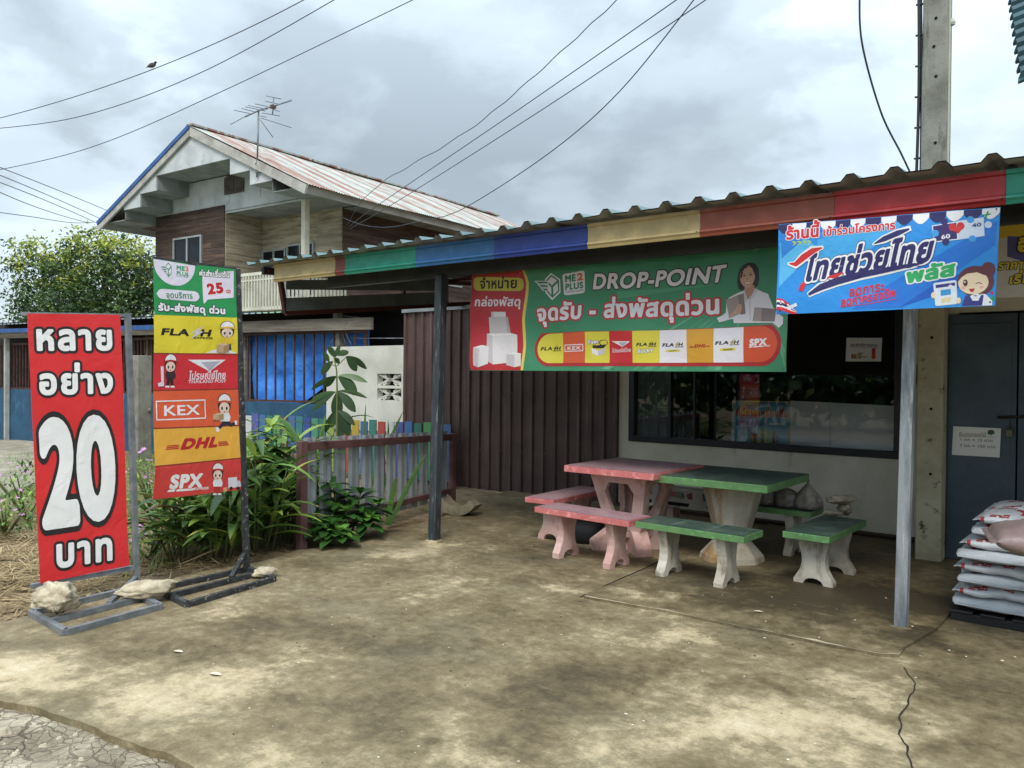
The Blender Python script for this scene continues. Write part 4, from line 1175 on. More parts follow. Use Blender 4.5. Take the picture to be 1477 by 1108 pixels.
    col = k.mix(k.ramp(v2.outputs['Distance'], [(.03, .7), (.045, 0.0)]), col, C('#c9bda4'))
    # hairline scratches along one direction
    sc = k.noise(9, 8, .7, k.map(geo, (.35, 3.2, 1), (0, 0, 0), (0, 0, .5)))
    col = k.mix(k.ramp(sc, [(.62, 0.0), (.74, .35)]), col, C('#bfb193'))
    k.setc(col)
    k.rough(k.ramp(v, [(.3, .62), (.7, .9)]))
    k.b.inputs['Specular IOR Level'].default_value = .3
    hh = k.math('ADD', k.math('MULTIPLY', f3, .7), k.math('MULTIPLY', f4, .25))
    k.bump(hh, .55, .012)
    return k.m
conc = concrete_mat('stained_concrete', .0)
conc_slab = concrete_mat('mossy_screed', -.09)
crackm = mat('crack_dark', C('#241d16'), rough=1)

from mathutils import noise as mnoise
def wob(pts, amp, step, seed=0, closed=False):
    o = []
    n = len(pts)
    for i in range(n if closed else n - 1):
        a, b = Vector(pts[i]).to_2d(), Vector(pts[(i + 1) % n]).to_2d()
        m = max(1, int((b - a).length / step))
        for j in range(m):
            p = a.lerp(b, j / m)
            q = Vector((p.x * 2.2 + seed, p.y * 2.2, 0)); q2 = Vector((p.x * 9 + seed, p.y * 9, 3))
            o.append((p.x + amp * (mnoise.noise(q) + .5 * mnoise.noise(q2)), p.y + amp * (mnoise.noise(q + Vector((7, 0, 0))) + .5 * mnoise.noise(q2 + Vector((5, 0, 0))))))
    if not closed: o.append(tuple(Vector(pts[-1]).to_2d()))
    return o
left_edge = [onZ(*p) for p in ((668, 722), (640, 745), (600, 757), (545, 772), (480, 788), (431, 793), (395, 806), (310, 822), (250, 834), (195, 850), (110, 873), (50, 887), (0, 899), (-120, 925), (-420, 985))]
road_edge = [onZ(*p) for p in ((-420, 990), (-150, 1005), (0, 1010), (50, 1020), (70, 1030), (125, 1043), (165, 1062), (200, 1076), (235, 1086), (275, 1108), (330, 1150), (600, 1350))]
le = wob(left_edge, .05, .08, 2); re_ = wob(road_edge, .035, .05, 5)
apron = [(-6.9, 8.6), (-6.7, 7.9)] + le + re_ + [(5.0, .6), (6, 8.6)]
# keep the road sheet clear of the apron
mbA = MB()
mbA.prism(apron, (0, 0, -.06), (1, 0, 0), (0, 1, 0), .12)
# wandering crack as a sunken dark strip laid on the sheet
ck = [onZ(*p, .004) for p in ((1306, 962), (1311, 972), (1318, 978), (1322, 986), (1317, 994), (1312, 1002), (1311, 1016), (1302, 1026), (1297, 1036), (1294, 1050), (1291, 1058), (1298, 1070), (1305, 1076), (1308, 1088), (1316, 1100), (1322, 1112), (1330, 1130))]
cks = wob([tuple(p) for p in ck], .022, .016, 9)
vs, fs = [], []
for i, p in enumerate(cks):
    ww = .0028 + .0022 * abs(mnoise.noise(Vector((p[0] * 13, p[1] * 13, 0)))) * 2
    vs += [(p[0] - ww, p[1], .004), (p[0] + ww, p[1], .004)]
    if i: fs.append((2 * i - 2, 2 * i - 1, 2 * i + 1, 2 * i))
mbA.add(vs, fs, 1)
j1 = wob([tuple(onZ(*p)) for p in ((838, 862), (880, 842), (930, 820), (980, 798))], .01, .05, 3)
vs, fs = [], []
for i, p in enumerate(j1):
    vs += [(p[0] - .006, p[1], .004), (p[0] + .006, p[1], .004)]
    if i: fs.append((2 * i - 2, 2 * i - 1, 2 * i + 1, 2 * i))
mbA.add(vs, fs, 1)
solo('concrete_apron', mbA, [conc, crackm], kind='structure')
# raised screed under the canopy
sl_ = [tuple(onZ(*p)) for p in ((842, 864), (960, 884), (1060, 905), (1160, 926), (1270, 947), (1296, 948), (1306, 936))]
slp = wob(sl_, .018, .06, 4) + [(-1.02, 5.6), (-1.0, 8.48), (-3.17, 8.48)]
slp = wob([(-3.17, 8.48)] + [tuple(onZ(838, 862))], .012, .1, 8)[:-1] + slp[:-1]
mbS = MB(); mbS.prism(slp, (0, 0, .005), (1, 0, 0), (0, 1, 0), .022)
ew = wob(sl_, .018, .06, 4)
vs, fs = [], []
for i, p in enumerate(ew):
    ww = max(.0, .02 * mnoise.noise(Vector((p[0] * 3.1, 1.7, 0))) + .014 * mnoise.noise(Vector((p[0] * 14, 4.7, 0))) + .008)
    vs += [(p[0], p[1] + .001, .0185), (p[0], p[1] + .002 + ww * 1.6, .0185)]
    if i: fs.append((2 * i - 2, 2 * i, 2 * i + 1, 2 * i - 1))
mbS.add(vs, fs, 1)
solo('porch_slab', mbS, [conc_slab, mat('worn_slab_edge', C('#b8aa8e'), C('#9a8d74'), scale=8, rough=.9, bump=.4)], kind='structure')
# old broken road surface at the front left
def road_mat():
    k = NT('broken_road')
    geo = k.n('ShaderNodeNewGeometry').outputs['Position']
    dn = k.n('ShaderNodeTexNoise'); dn.inputs['Scale'].default_value = 3; dn.inputs['Detail'].default_value = 5; k.l(geo, dn.inputs['Vector'])
    vv = k.n('ShaderNodeVectorMath', operation='MULTIPLY_ADD'); k.l(dn.outputs['Color'], vv.inputs[0]); vv.inputs[1].default_value = (.25, .25, 0); k.l(geo, vv.inputs[2])
    vo = k.n('ShaderNodeTexVoronoi', feature='DISTANCE_TO_EDGE'); vo.inputs['Scale'].default_value = 5.5; k.l(vv.outputs[0], vo.inputs['Vector'])
    vo2 = k.n('ShaderNodeTexVoronoi', feature='DISTANCE_TO_EDGE'); vo2.inputs['Scale'].default_value = 15; k.l(vv.outputs[0], vo2.inputs['Vector'])
    f = k.noise(3, 8, .6, geo); g = k.noise(40, 5, .6, geo)
    c = k.ramp(f, [(.35, C('#6f6250')), (.5, C('#8d826d')), (.66, C('#b0a68f'))])
    c = k.mix(1.0, c, k.ramp(g, [(.3, .72), (.7, 1.08)]), 'MULTIPLY')
    e1 = k.ramp(vo.outputs['Distance'], [(.006, 0.0), (.028, 1.0)]); e2 = k.ramp(vo2.outputs['Distance'], [(.006, .45), (.03, 1.0)])
    e = k.math('MULTIPLY', e1, e2)
    msk = k.ramp(k.noise(1.7, 6, .6, geo), [(.40, 0.0), (.60, 1.0)])
    e = k.math('MAXIMUM', e, k.math('MULTIPLY', msk, .8))
    c = k.mix(e, C('#473b2d'), c)
    k.setc(c); k.rough(.85)
    k.bump(k.math('ADD', e, k.math('MULTIPLY', g, .35)), .8, .02)
    return k.m
rp = [(p[0], p[1]) for p in re_]
rd = rp + [(rp[-1][0] + 1, rp[-1][1] - 3), (-14, -6), (-14, rp[0][1])]
mbR = MB(); mbR.prism(rd, (0, 0, -.06), (1, 0, 0), (0, 1, 0), .05)
solo('road', mbR, road_mat(), kind='structure')
# drive in front of the far gate
dv = [tuple(onZ(*p)) for p in ((-160, 634), (60, 634), (150, 640), (120, 668), (40, 700), (-20, 722), (-200, 722))]
mbD = MB(); mbD.prism(wob(dv, .15, .4, 6, True), (0, 0, -.02), (1, 0, 0), (0, 1, 0), .03)
solo('driveway', mbD, mat('driveway_concrete', C('#9a917f'), C('#7c7361'), scale=1.2, rough=.9, bump=.3, c3=C('#b9b09c'), scale3=3), kind='structure')
# ------------------------------------------------------------------ shop
plaster = mat('cream_plaster', C('#dad7c6'), C('#c8c4b1'), scale=1.6, rough=.85, bump=.25, bscale=30, c3=C('#8b8670'), scale3=4, lo3=.6, hi3=.75, stretch3=(1, 1, .35))
dark_in = mat('dark_interior', C('#24262a'), C('#1a1b1e'), rough=.9)
blackfr = mat('black_aluminium', C('#14181e'), C('#1b2027'), rough=.35, metal=.2)
def glass_mat():
    k = NT('window_glass')
    t = k.t
    g = k.n('ShaderNodeBsdfGlossy'); g.inputs['Roughness'].default_value = .015; g.inputs['Color'].default_value = (.9, .95, 1, 1)
    tr = k.n('ShaderNodeBsdfTransparent'); tr.inputs['Color'].default_value = (.88, .9, .91, 1)
    fr = k.n('ShaderNodeFresnel'); fr.inputs['IOR'].default_value = 1.5
    mx_ = k.n('ShaderNodeMixShader')
    k.l(fr.outputs[0], mx_.inputs[0]); k.l(tr.outputs[0], mx_.inputs[1]); k.l(g.outputs[0], mx_.inputs[2])
    k.l(mx_.outputs[0], t.nodes['Material Output'].inputs['Surface'])
    return k.m
glass = glass_mat()
WY = 8.5
shop = thing('shop_building', 'cream walled shop with a wide black framed window under the canopy', 'shop', (-3.3, 8.6, 0))
wx0, wx1, wz0, wz1 = -4.97, -1.88, .80, 2.42
mb = MB()
mb.prism([(-5.13, -.05), (-1.42, -.05), (-1.42, 2.9), (-5.13, 2.9)], (0, WY + .08, 0), (1, 0, 0), (0, 0, 1), .16, holes=[[(wx0, wz0), (wx1, wz0), (wx1, wz1), (wx0, wz1)]])
mb.box((-1.42, 7.86, -.05), (-1.30, 8.66, 2.85)); mb.box((-1.30, 7.86, 2.18), (3.0, 7.98, 2.85))
mb.box((.62, 7.86, -.05), (3.0, 7.98, 2.18))
part('wall', mb, plaster, shop)
mb = MB()
mb.box((-5.0, 12.0, -.02), (3, 12.1, 3.2)); mb.box((-5.1, 8.67, -.02), (-5.0, 12.1, 3.2)); mb.box((-5.0, 8.67, 2.9), (3, 12, 3.0)); mb.box((-5.0, 8.67, -.06), (3, 12, -.01)); mb.box((2.9, 8.0, 0), (3, 12, 3.0))
part('interior', mb, dark_in, shop)
fw_ = .075
win = MB()
for lo, hi in (((wx0, WY - .03, wz0), (wx1, WY + .07, wz0 + fw_)), ((wx0, WY - .03, wz1 - fw_), (wx1, WY + .07, wz1)), ((wx0, WY - .03, wz0 + fw_), (wx0 + fw_, WY + .07, wz1 - fw_)), ((wx1 - fw_, WY - .03, wz0 + fw_), (wx1, WY + .07, wz1 - fw_))): win.box(lo, hi)
xm1, xm2 = onY(966, 600, WY).x, onY(1139, 600, WY).x
win.box((xm1 - .02, WY - .02, wz0 + fw_), (xm1 + .02, WY + .05, wz1 - fw_))
win.box((onY(1001, 600, WY).x - .012, WY - .0, wz0 + fw_), (onY(1001, 600, WY).x + .012, WY + .05, wz1 - fw_))
wf = part('window_frame', win, blackfr, shop, bevel=.004)
mb = MB(); mb.box((wx0 + .05, WY + .018, wz0 + .05), (wx1 - .05, WY + .024, wz1 - .05)); part('pane', mb, glass, wf)
mb = MB(); mb.box((wx0 + .08, WY + .06, wz0 + .08), (xm1 - .03, WY + .075, wz1 - .08))
part('curtain', mb, mat('grey_curtain', C('#6b6f70'), C('#54585a'), scale=6, stretch=(8, 1, .3), rough=.9), wf)
# steel door leaves
steel = mat('blue_grey_steel_door', C('#46545e'), C('#3a4852'), scale=3, rough=.5, metal=.2, bump=.1, bscale=20, c3=C('#5d6a72'), scale3=7, lo3=.64, hi3=.74, stretch3=(1.5, 1, .4))
xd0, xd1 = onY(1361, 600, 7.84).x, onY(1466, 620, 7.84).x
mb = MB(); mb.box((xd0, 7.82, .02), (xd1, 7.86, 2.16)); mb.box((xd0 + .04, 7.812, .1), (xd1 - .04, 7.82, 2.08))
dr = part('steel_door', mb, steel, shop, bevel=.004)
mb = MB(); mb.box((xd1 + .012, 7.815, .02), (.62, 7.86, 2.16)); dr2 = part('steel_door', mb, steel, shop, bevel=.004)
dmet = mat('dark_iron', C('#22211f'), C('#3a3027'), rough=.6, metal=.5)
mb = MB(); q0, q1 = onY(1440, 602, 7.79), onY(1490, 601, 7.79); mb.tube([q0, q1], .012, 8); mb.tube([q0, q0 + Vector((0, .05, 0))], .01, 6)
q = onY(1457, 606, 7.785); mb.bar(q + Vector((0, 0, 0)), q - Vector((0, 0, .09)), .012, .006)
part('latch', mb, dmet, dr)
mb = MB(); q = onY(1456, 622, 7.78); mb.box((q.x - .022, q.y - .012, q.z - .045), (q.x + .022, q.y + .012, q.z + .01)); mb.tube([q + Vector((-.015, 0, .01)), q + Vector((-.013, 0, .04)), q + Vector((.013, 0, .04)), q + Vector((.015, 0, .01))], .005, 6)
part('padlock', mb, mat('brass_padlock', C('#6d6a58'), rough=.4, metal=.7), dr)
# flat switch box beside the pole
mb = MB(); q = onY(1320, 540, 8.47); mb.box((q.x - .05, 8.44, q.z - .09), (q.x + .05, 8.5, q.z + .09)); part('meter_box', mb, mat('brown_box', C('#5a4a2c'), rough=.6), shop, bevel=.006)
mb = MB(); mb.box((-5.1, 8.40, .0), (-1.5, 8.47, .035)); mb.box((-4.6, 8.36, .04), (-1.52, 8.44, .058)); part('base_board', mb, mat('damp_wood', C('#4a3a2b'), C('#2f251b'), scale=6, stretch=(.4, 4, 4), rough=.9), shop)

# paper notices and posters (each its own sheet)
def paper(name, label, quad_px, Y, fnart, base, cat='notice', off=.004, group=None):
    p0 = onY(*quad_px[0], Y)
    uv = plane_uv((p0.x, Y, p0.z), (1, 0, 0), (0, -1, 0))
    A = Art(uv); fnart(A)
    def fn(u, v, wd): return (p0.x + u, Y - wd - .003 * (math.sin(u * 20) + math.sin(v * 16 + 1)) - off, p0.z + v)
    mb, mats = A.build(fn, None, step=.0005)
    o = len(mats); mats.append(pm(base))
    K = [Vector(uv(*c)) for c in quad_px]
    def W(fu, fv):
        a = K[0] * (1 - fu) + K[1] * fu; b = K[3] * (1 - fu) + K[2] * fu
        return a * (1 - fv) + b * fv
    g = MB(); g.grid(lambda a, b: fn(*W(a, b), 0), 8, 6)
    g.grid(lambda a, b: fn(*W(1 - a, b), -.001), 8, 6)
    mb.add(g.v, g.f, o, True)
    return solo(name, mb, mats, label, cat, group, org=(p0.x, Y, p0.z))
def art_n1(A):
    k = crop(1360, 590, 12.308)
    A.text('รับปอกผลไม้', k(285, 478), k(770, 490), k(285, 428), '#a3967c', 1, bold=.03)
    A.line(LS(k, [(290, 490), (920, 500)]), .003, '#a3967c', 1)
    A.text('1 กก = 15 บาท', k(300, 562), k(890, 588), k(300, 522), '#8d8a80', 1, bold=.03)
    A.text('7 กก = 100 บาท', k(300, 670), k(940, 700), k(300, 628), '#8d8a80', 1, bold=.03)
    A.circ(k(855, 412), 5.2, '#2f5a3c', 1, ry=3.6, n=18); A.poly(LS(k, [(835, 440), (790, 430), (800, 452), (850, 450), (850, 478), (862, 478), (862, 450), (905, 452), (925, 432), (880, 440)]), '#2f5a3c', 1.5)
paper('price_notice', 'white paper price notice stuck on the blue grey steel door', [(1373, 656), (1442, 660), (1444, 618), (1375, 615)], 7.808, art_n1, '#e9e7e0')
def art_n2(A):
    k = crop(1200, 470, 8.52)
    A.text('ศูนย์บริการงาน', k(225, 248), k(560, 256), k(225, 222), '#2a2a2c', 1, bold=.03)
    A.line(LS(k, [(225, 262), (560, 266)]), .003, '#5a3030', 1)
    A.poly(LS(k, [(490, 275), (535, 276), (535, 378), (550, 380), (512, 418), (475, 378), (490, 378)]), '#c23a2c', 1)
    for x, c in ((242, '#b8423a'), (272, '#6a7a40'), (305, '#c9a850'), (335, '#7a9a5a')):
        A.poly(LS(k, [(x, 350), (x + 24, 346), (x + 26, 404), (x, 404)]), c, 1)
    A.poly(LS(k, [(320, 330), (380, 328), (376, 350), (322, 352)]), '#b9a860', 1); A.poly(LS(k, [(360, 366), (432, 370), (430, 396), (362, 396)]), '#c9c4a0', 1)
paper('window_notice', 'white notice with a red down arrow on the dark window', [(1220, 521.5), (1271, 521.5), (1272.5, 487.5), (1221, 487.5)], WY + .0, art_n2, '#e9e9ec')
def art_n3(A):
    k = crop(900, 530, 3.6024)
    A.poly(LS(k, [(570, 300), (856, 300), (854, 402), (566, 392)]), '#6fc0d4', .3)
    A.poly(LS(k, [(568, 176), (862, 180), (862, 205), (568, 200)]), '#2f8cb4', .3)
    A.text('ที่นี่ขายเครื่องดื่ม', k(582, 250), k(858, 258), k(582, 222), '#c2402c', 1, bold=.07, outline=((.06, '#f0e4d8'),))
    A.text('มีวัตถุ จำหน่าย', k(582, 298), k(745, 302), k(582, 280), '#274a7a', 1, bold=.04)
    A.poly(LS(k, [(756, 288), (838, 290), (838, 300), (756, 298)]), '#e8f0f2', 1)
    for x, c, h in ((656, '#8a9a4a', 60), (674, '#7a4a2c', 66), (694, '#d8d46a', 78), (714, '#5a6a34', 70), (732, '#e0dc70', 84), (752, '#c8c44a', 74), (772, '#3a3a30', 70), (790, '#9a8a5a', 50)):
        A.poly(LS(k, [(x, 394 - h * .7), (x + 4, 394 - h * .78), (x + 5, 394 - h), (x + 10, 394 - h), (x + 11, 394 - h * .78), (x + 15, 394 - h * .7), (x + 15, 396), (x, 396)]), c, 1)
    A.line(LS(k, [(566, 176), (862, 180), (856, 404), (560, 392)]), .012, '#d8c050', 1.4, closed=True)
paper('drink_poster', 'blue drinks poster with bottles standing behind the shop window', [(1055, 640), (1137, 643), (1139, 579.5), (1057, 577)], WY + .075, art_n3, '#6cc0dc', 'poster')
paper('paper_sheet', 'long blank white paper covering the lower right of the shop window', [(1139, 644), (1290, 652.5), (1292, 585.5), (1140, 578)], WY + .068, lambda A: A.polyuv([A.uv(1196, 580.0), A.uv(1196, 647), A.uv(1199, 647), A.uv(1199, 580.2)], '#d9d6d0', .5), '#eceae4', 'paper')

# ------------------------------------------------------------------ brown sheet-metal wall
brown = mat('brown_metal_sheet', C('#543f3c'), C('#463431'), scale=2, rough=.5, metal=.1, bump=.25, bscale=6, bdist=.012, c3=C('#76625a'), scale3=5, lo3=.52, hi3=.78, stretch3=(3, 1, .15))
def trap(u, pitch, h, top=.22, side=.08):
    t = (u / pitch) % 1
    if t < top: return h
    if t < top + side: return h * (1 - (t - top) / side)
    if t > 1 - side: return h * (1 - (1 - t) / side)
    return 0
def ribbed(mb, o, ex, ey, L, H, pitch, h, nrm, mi=0, top=.22, side=.08, ny=1, ph=0, wav=None):
    """profiled sheet: ribs run along ey"""
    o, ex, ey, nrm = Vector(o), Vector(ex).normalized(), Vector(ey).normalized(), Vector(nrm).normalized()
    us = []
    n = int(math.ceil(L / pitch)) + 2
    for i in range(-1, n):
        for t in (0, top, top + side, 1 - side):
            x = (i + t) * pitch - ph
            if 0 < x < L: us.append(x)
    us = [0] + us + [L]
    vs = []
    for j in range(ny + 1):
        for u in us:
            hh = trap(u + ph + 1e-6, pitch, h, top, side)
            p = o + ex * u + ey * (H * j / ny) + nrm * (hh + (wav(u, j / ny) if wav else 0))
            vs.append(p)
    m = len(us)
    fs = [(j * m + i, j * m + i + 1, (j + 1) * m + i + 1, (j + 1) * m + i) for j in range(ny) for i in range(m - 1)]
    mb.add(vs, fs, mi)
bw = thing('metal_sheet_wall', 'dark brown ribbed sheet metal wall beside the shop window', 'wall', (-7.1, 8.5, 0))
mb = MB(); ribbed(mb, (-8.97, 8.5, -.03), (1, 0, 0), (0, 0, 1), 3.84, 2.58, .19, .028, (0, -1, 0), ny=6, wav=lambda u, v: .004 * math.sin(u * 5 + v * 4))
for i in range(20):
    for z in (.55, 1.35, 2.1):
        if i % 2 == int(z) % 2: mb.lathe([(0, 0), (.009, 0), (.009, .006), (0, .008)], 6, (-8.9 + i * .19, 8.47, z), 1)
part('sheet', mb, [brown, galv], bw)
mb = MB(); mb.box((-8.99, 8.445, 2.545), (-5.12, 8.56, 2.60)); part('top_cap', mb, mat('pale_galvanised_cap', C('#9aa0a2'), C('#80868a'), rough=.5, metal=.4), bw)
mb = MB(); mb.box((-5.16, 8.44, 0), (-5.12, 8.5, 2.55)); part('edge_trim', mb, brown, bw)
# dark closing panel above the brown wall up to the roof belongs to the canopy
# ------------------------------------------------------------------ canopy
canopy = thing('canopy', 'sloping ribbed metal canopy with a multicoloured front edge and steel posts', 'canopy', (-3.2, 6.5, 0))
RX0, RX1, RY0, RY1 = -7.86, 4.6, 5.0, 8.75
RZ0, SL = 2.785, math.tan(math.radians(3.2))
teal_sheet = mat('turquoise_roof_sheet', C('#6a8384'), C('#5c7678'), scale=2, rough=.45, metal=.2)
under_sheet = mat('roof_sheet_underside', C('#a5a6a2'), C('#92938f'), scale=3, rough=.55, metal=.1)
mb = MB()
def roof_sheet(mb, mi, dz, flip):
    o = Vector((RX0, RY0, RZ0 + dz)); ey = Vector((0, 1, SL)).normalized(); H = (RY1 - RY0) / ey.y
    nrm = Vector((0, -SL, 1)).normalized()
    m = MB(); ribbed(m, o, (1, 0, 0), ey, RX1 - RX0, H, .247, .038, nrm, 0, top=.17, side=.14, ny=4, wav=lambda u, v: .004 * math.sin(u * 3.1) + .003 * math.sin(u * 9.7))
    mb.add(m.v, [f[::-1] for f in m.f] if flip else m.f, mi)
roof_sheet(mb, 0, .008, False); roof_sheet(mb, 1, 0, True)
part('roof_sheet', mb, [teal_sheet, under_sheet], canopy)
FY = 5.13
cols = [('#b5a070', 396, 484), ('#7c3a2a', 484, 498), ('#1f8a72', 498, 600), ('#2a6294', 600, 713), ('#243a86', 713, 848), ('#b3a070', 848, 1010), ('#8a4632', 1010, 1203), ('#a3282a', 1203, 1450), ('#2a9078', 1450, 1600), ('#b5a070', 1600, 1800)]
names = ['cream', 'narrow brick red', 'teal', 'mid blue', 'dark blue', 'long cream', 'brick red', 'bright red', 'teal end', 'cream end']
zt = lambda x: 2.795 - .004 * (x + 7)
for (c, a, b), nm in zip(cols, names):
    xa, xb = onY(a, 330, FY).x, onY(b, 330, FY).x
    h0, h1 = .175, .185
    m = MB()
    prof = [(0, 0), (.012, -.0), (.012, -.022), (0, -.03), (0, -.135), (.01, -.143), (.014, -.158), (.004, -.172), (.0, -.19), (-.02, -.19), (-.02, -.01)]
    vs = []
    for x in (xa + .001, xb - .001):
        dz = zt(x)
        for dy, z in prof: vs.append((x, FY - dy, dz + z - .01))
    n = len(prof)
    m.add(vs, [(i, (i + 1) % n, n + (i + 1) % n, n + i) for i in range(n)] + [tuple(range(n - 1, -1, -1)), tuple(range(n, 2 * n))])
    for dz in (-.02, -.165): m.lathe([(0, 0), (.007, 0), (.007, .005), (0, .006)], 6, (xb - .02, FY - .016, zt(xb) + dz), 1)
    cc = C(c)
    part('fascia_panel', m, [mat('fascia_' + nm.replace(' ', '_'), cc, tuple(x * .85 for x in cc), scale=3, rough=.42, metal=.1, bump=.08, bscale=8, c3=tuple(min(1, x * 1.25 + .02) for x in cc), scale3=5, lo3=.55, hi3=.8), galv], canopy, label=nm + ' coloured edge panel of the canopy')
dk_steel = mat('dark_painted_beam', C('#3a3b3b'), C('#2c2d2e'), scale=4, rough=.5, metal=.3, bump=.08)
xb0 = onY(476, 395, 5.5).x
m = MB(); m.bar((xb0, 5.5, 2.60), (4.5, 5.5, 2.57), .07, .13); part('front_beam', m, dk_steel, canopy)
m = MB()
for x in np.arange(-7.75, 4.5, 1.02):
    m = MB(); m.bar((x, RY0 + .16, RZ0 + .16 * SL - .05), (x, 8.6, RZ0 + (8.6 - RY0) * SL - .05), .05, .08)
    part('rafter', m, dk_steel, canopy)
redox = mat('red_oxide_steel', C('#5c2c26'), C('#432420'), rough=.55, metal=.2)
for y in (5.9, 6.7, 7.5, 8.3):
    m = MB(); m.bar((RX0 + .05, y, RZ0 + (y - RY0) * SL - .022), (4.5, y, RZ0 + (y - RY0) * SL - .022), .04, .04)
    part('purlin', m, redox, canopy)
post_grey = mat('weathered_steel_post', C('#9ca2a7'), C('#6d7379'), scale=5, rough=.5, metal=.35, bump=.15, bscale=50, stretch=(3, 3, .5), c3=C('#c8cbcc'), scale3=9, lo3=.55, hi3=.66, stretch3=(4, 4, .35))
post_dark = mat('dark_weathered_post', C('#4a5056'), C('#33383d'), scale=5, rough=.5, metal=.3, bump=.15, bscale=50, stretch=(3, 3, .5), c3=C('#868c90'), scale3=12, lo3=.58, hi3=.68, stretch3=(4, 4, .35))
def post(px_b, px_t, zt_, Yp, wd, mt, lab):
    b = onZ(*px_b); b.y = Yp
    tpt = onY(*px_t, Yp)
    b = onZ(*px_b)
    m = MB(); top = b + (tpt - b) * ((zt_ - 0) / max(tpt.z, .1))
    m.bar(b - Vector((0, 0, .03)), top, wd, wd, up=(0, 1, 0))
    m.lathe([(wd * 1.05, -.01), (wd * 1.0, .012), (wd * .8, .02)], 10, (b.x, b.y, 0), 1)
    return part('post', m, [mt, conc], canopy, label=lab, bevel=.006)
post((626, 781), (636.5, 400), 2.55, 5.47, .088, post_dark, 'dark weathered steel post of the canopy')
post((1299.5, 907), (1313.5, 450), 2.52, 5.5, .073, post_grey, 'pale scuffed steel post of the canopy')
# side rain guard under the left roof edge
gx = -7.72
def gp(px, py): return onX(px, py, gx)
a0, a1, b1, b0 = gp(404, 402), gp(412, 452), gp(640, 440), gp(640, 402)
m = MB(); m.bar(a0, a1, .05, .05); m.bar(a1, b1, .05, .06)
mid0, mid1 = gp(582, 402), gp(582, 443); m.bar(mid0, mid1, .045, .045)
m.bar((gx, 5.2, RZ0 + .2 * SL - .06), (gx, 8.6, RZ0 + 3.6 * SL - .06), .05, .06)
m.bar(b1, gp(700, 437), .05, .06)
part('side_frame', m, redox, canopy)
grey_sheet = mat('grey_sheet_panel', C('#7f8688'), C('#676d70'), scale=2, rough=.5, metal=.3)
m = MB()
for y0a, y0b, y1a, y1b in ((404, 418, 403, 420), (430, 449, 421, 438)):
    q = [gp(411, y0a), gp(411, y0b), gp(645, y1b), gp(645, y1a)]
    q = [p + Vector((.02, 0, 0)) for p in q]
    o = len(m.v)
    m.add(q + [p + Vector((.006, 0, 0)) for p in q], [(0, 1, 2, 3), (7, 6, 5, 4), (0, 4, 5, 1), (1, 5, 6, 2), (2, 6, 7, 3), (3, 7, 4, 0)])
part('side_sheet', m, grey_sheet, canopy)
m = MB(); m.box((-7.7, 8.62, 2.62), (4.5, 8.68, 2.95)); part('back_sheet', m, dk_steel, canopy)
# ties
strm = mat('white_string', C('#b9b6ae'), rough=.9)
for px, py, px2, py2 in ((876, 373, 874, 352), (682, 391, 674, 378), (1135, 351, 1138, 340)):
    p, q = onY(px, py, BY - .02), onY(px2, py2, 5.5 + .03); 
    m = MB(); m.tube([p, (p + q) / 2 + Vector((.006, 0, 0)), q], .0025, 5)
    part('tie_string', m, strm, gb)

# ------------------------------------------------------------------ concrete furniture
def terrazzo(name, c1, c2, c3, edge=False):
    k = NT(name)
    f = k.noise(3.2, 8, .65, dist=.6); g = k.noise(14, 7, .65); h = k.noise(90, 3, .6)
    c = k.ramp(f, [(.36, c1), (.6, c2)])
    c = k.mix(k.ramp(k.noise(5, 8, .6, dist=.3), [(.52, 0.0), (.75, .55)]), c, c3)
    c = k.mix(1.0, c, k.ramp(h, [(.3, .82), (.7, 1.05)]), 'MULTIPLY')
    vo = k.n('ShaderNodeTexVoronoi'); vo.inputs['Scale'].default_value = 55; k.l(k.obj, vo.inputs['Vector'])
    c = k.mix(k.ramp(vo.outputs['Distance'], [(.22, .35), (.36, 0.0)]), c, c3)
    k.setc(c); k.rough(k.ramp(g, [(.3, .30), (.7, .44)]))
    k.bump(k.noise(6, 3, .5), .05, .003)
    return k.m
gtop = terrazzo('green_table_top', C('#34473f'), C('#45574f'), C('#83948b'))
gedge = mat('green_edge_paint', C('#628a58'), C('#567c4f'), scale=8, rough=.4, bump=.12, bscale=50, c3=C('#6aa868'), scale3=22, lo3=.55, hi3=.66)
gline = mat('green_grout', C('#93ad9a'), rough=.7)
ptop = terrazzo('pink_table_top', C('#a07f86'), C('#b08f94'), C('#bda6a8'))
pedge = mat('pink_edge_paint', C('#c97875'), C('#bb6866'), scale=8, rough=.45, bump=.12, bscale=50, c3=C('#e6a3a0'), scale3=16, lo3=.53, hi3=.68)
pline = mat('pink_grout', C('#c3a4a6'), rough=.7)
pleg = mat('pink_cast_concrete', C('#cdada5'), C('#bd968f'), scale=4, rough=.85, bump=.4, bscale=35, c3=C('#8f7462'), scale3=7, lo3=.51, hi3=.72, stretch3=(1, 1, .5))
wleg = mat('white_cast_concrete', C('#c4beb0'), C('#a8a090'), scale=4, rough=.88, bump=.5, bscale=35, c3=C('#6a6250'), scale3=6, lo3=.52, hi3=.70, stretch3=(1.4, 1.4, .5))
oleg = mat('stained_cast_concrete', C('#bdb6a6'), C('#a59d8c'), scale=3, rough=.88, bump=.4, bscale=35, c3=C('#9a7a4e'), scale3=3.2, lo3=.48, hi3=.62, stretch3=(2.2, 2.2, .25))
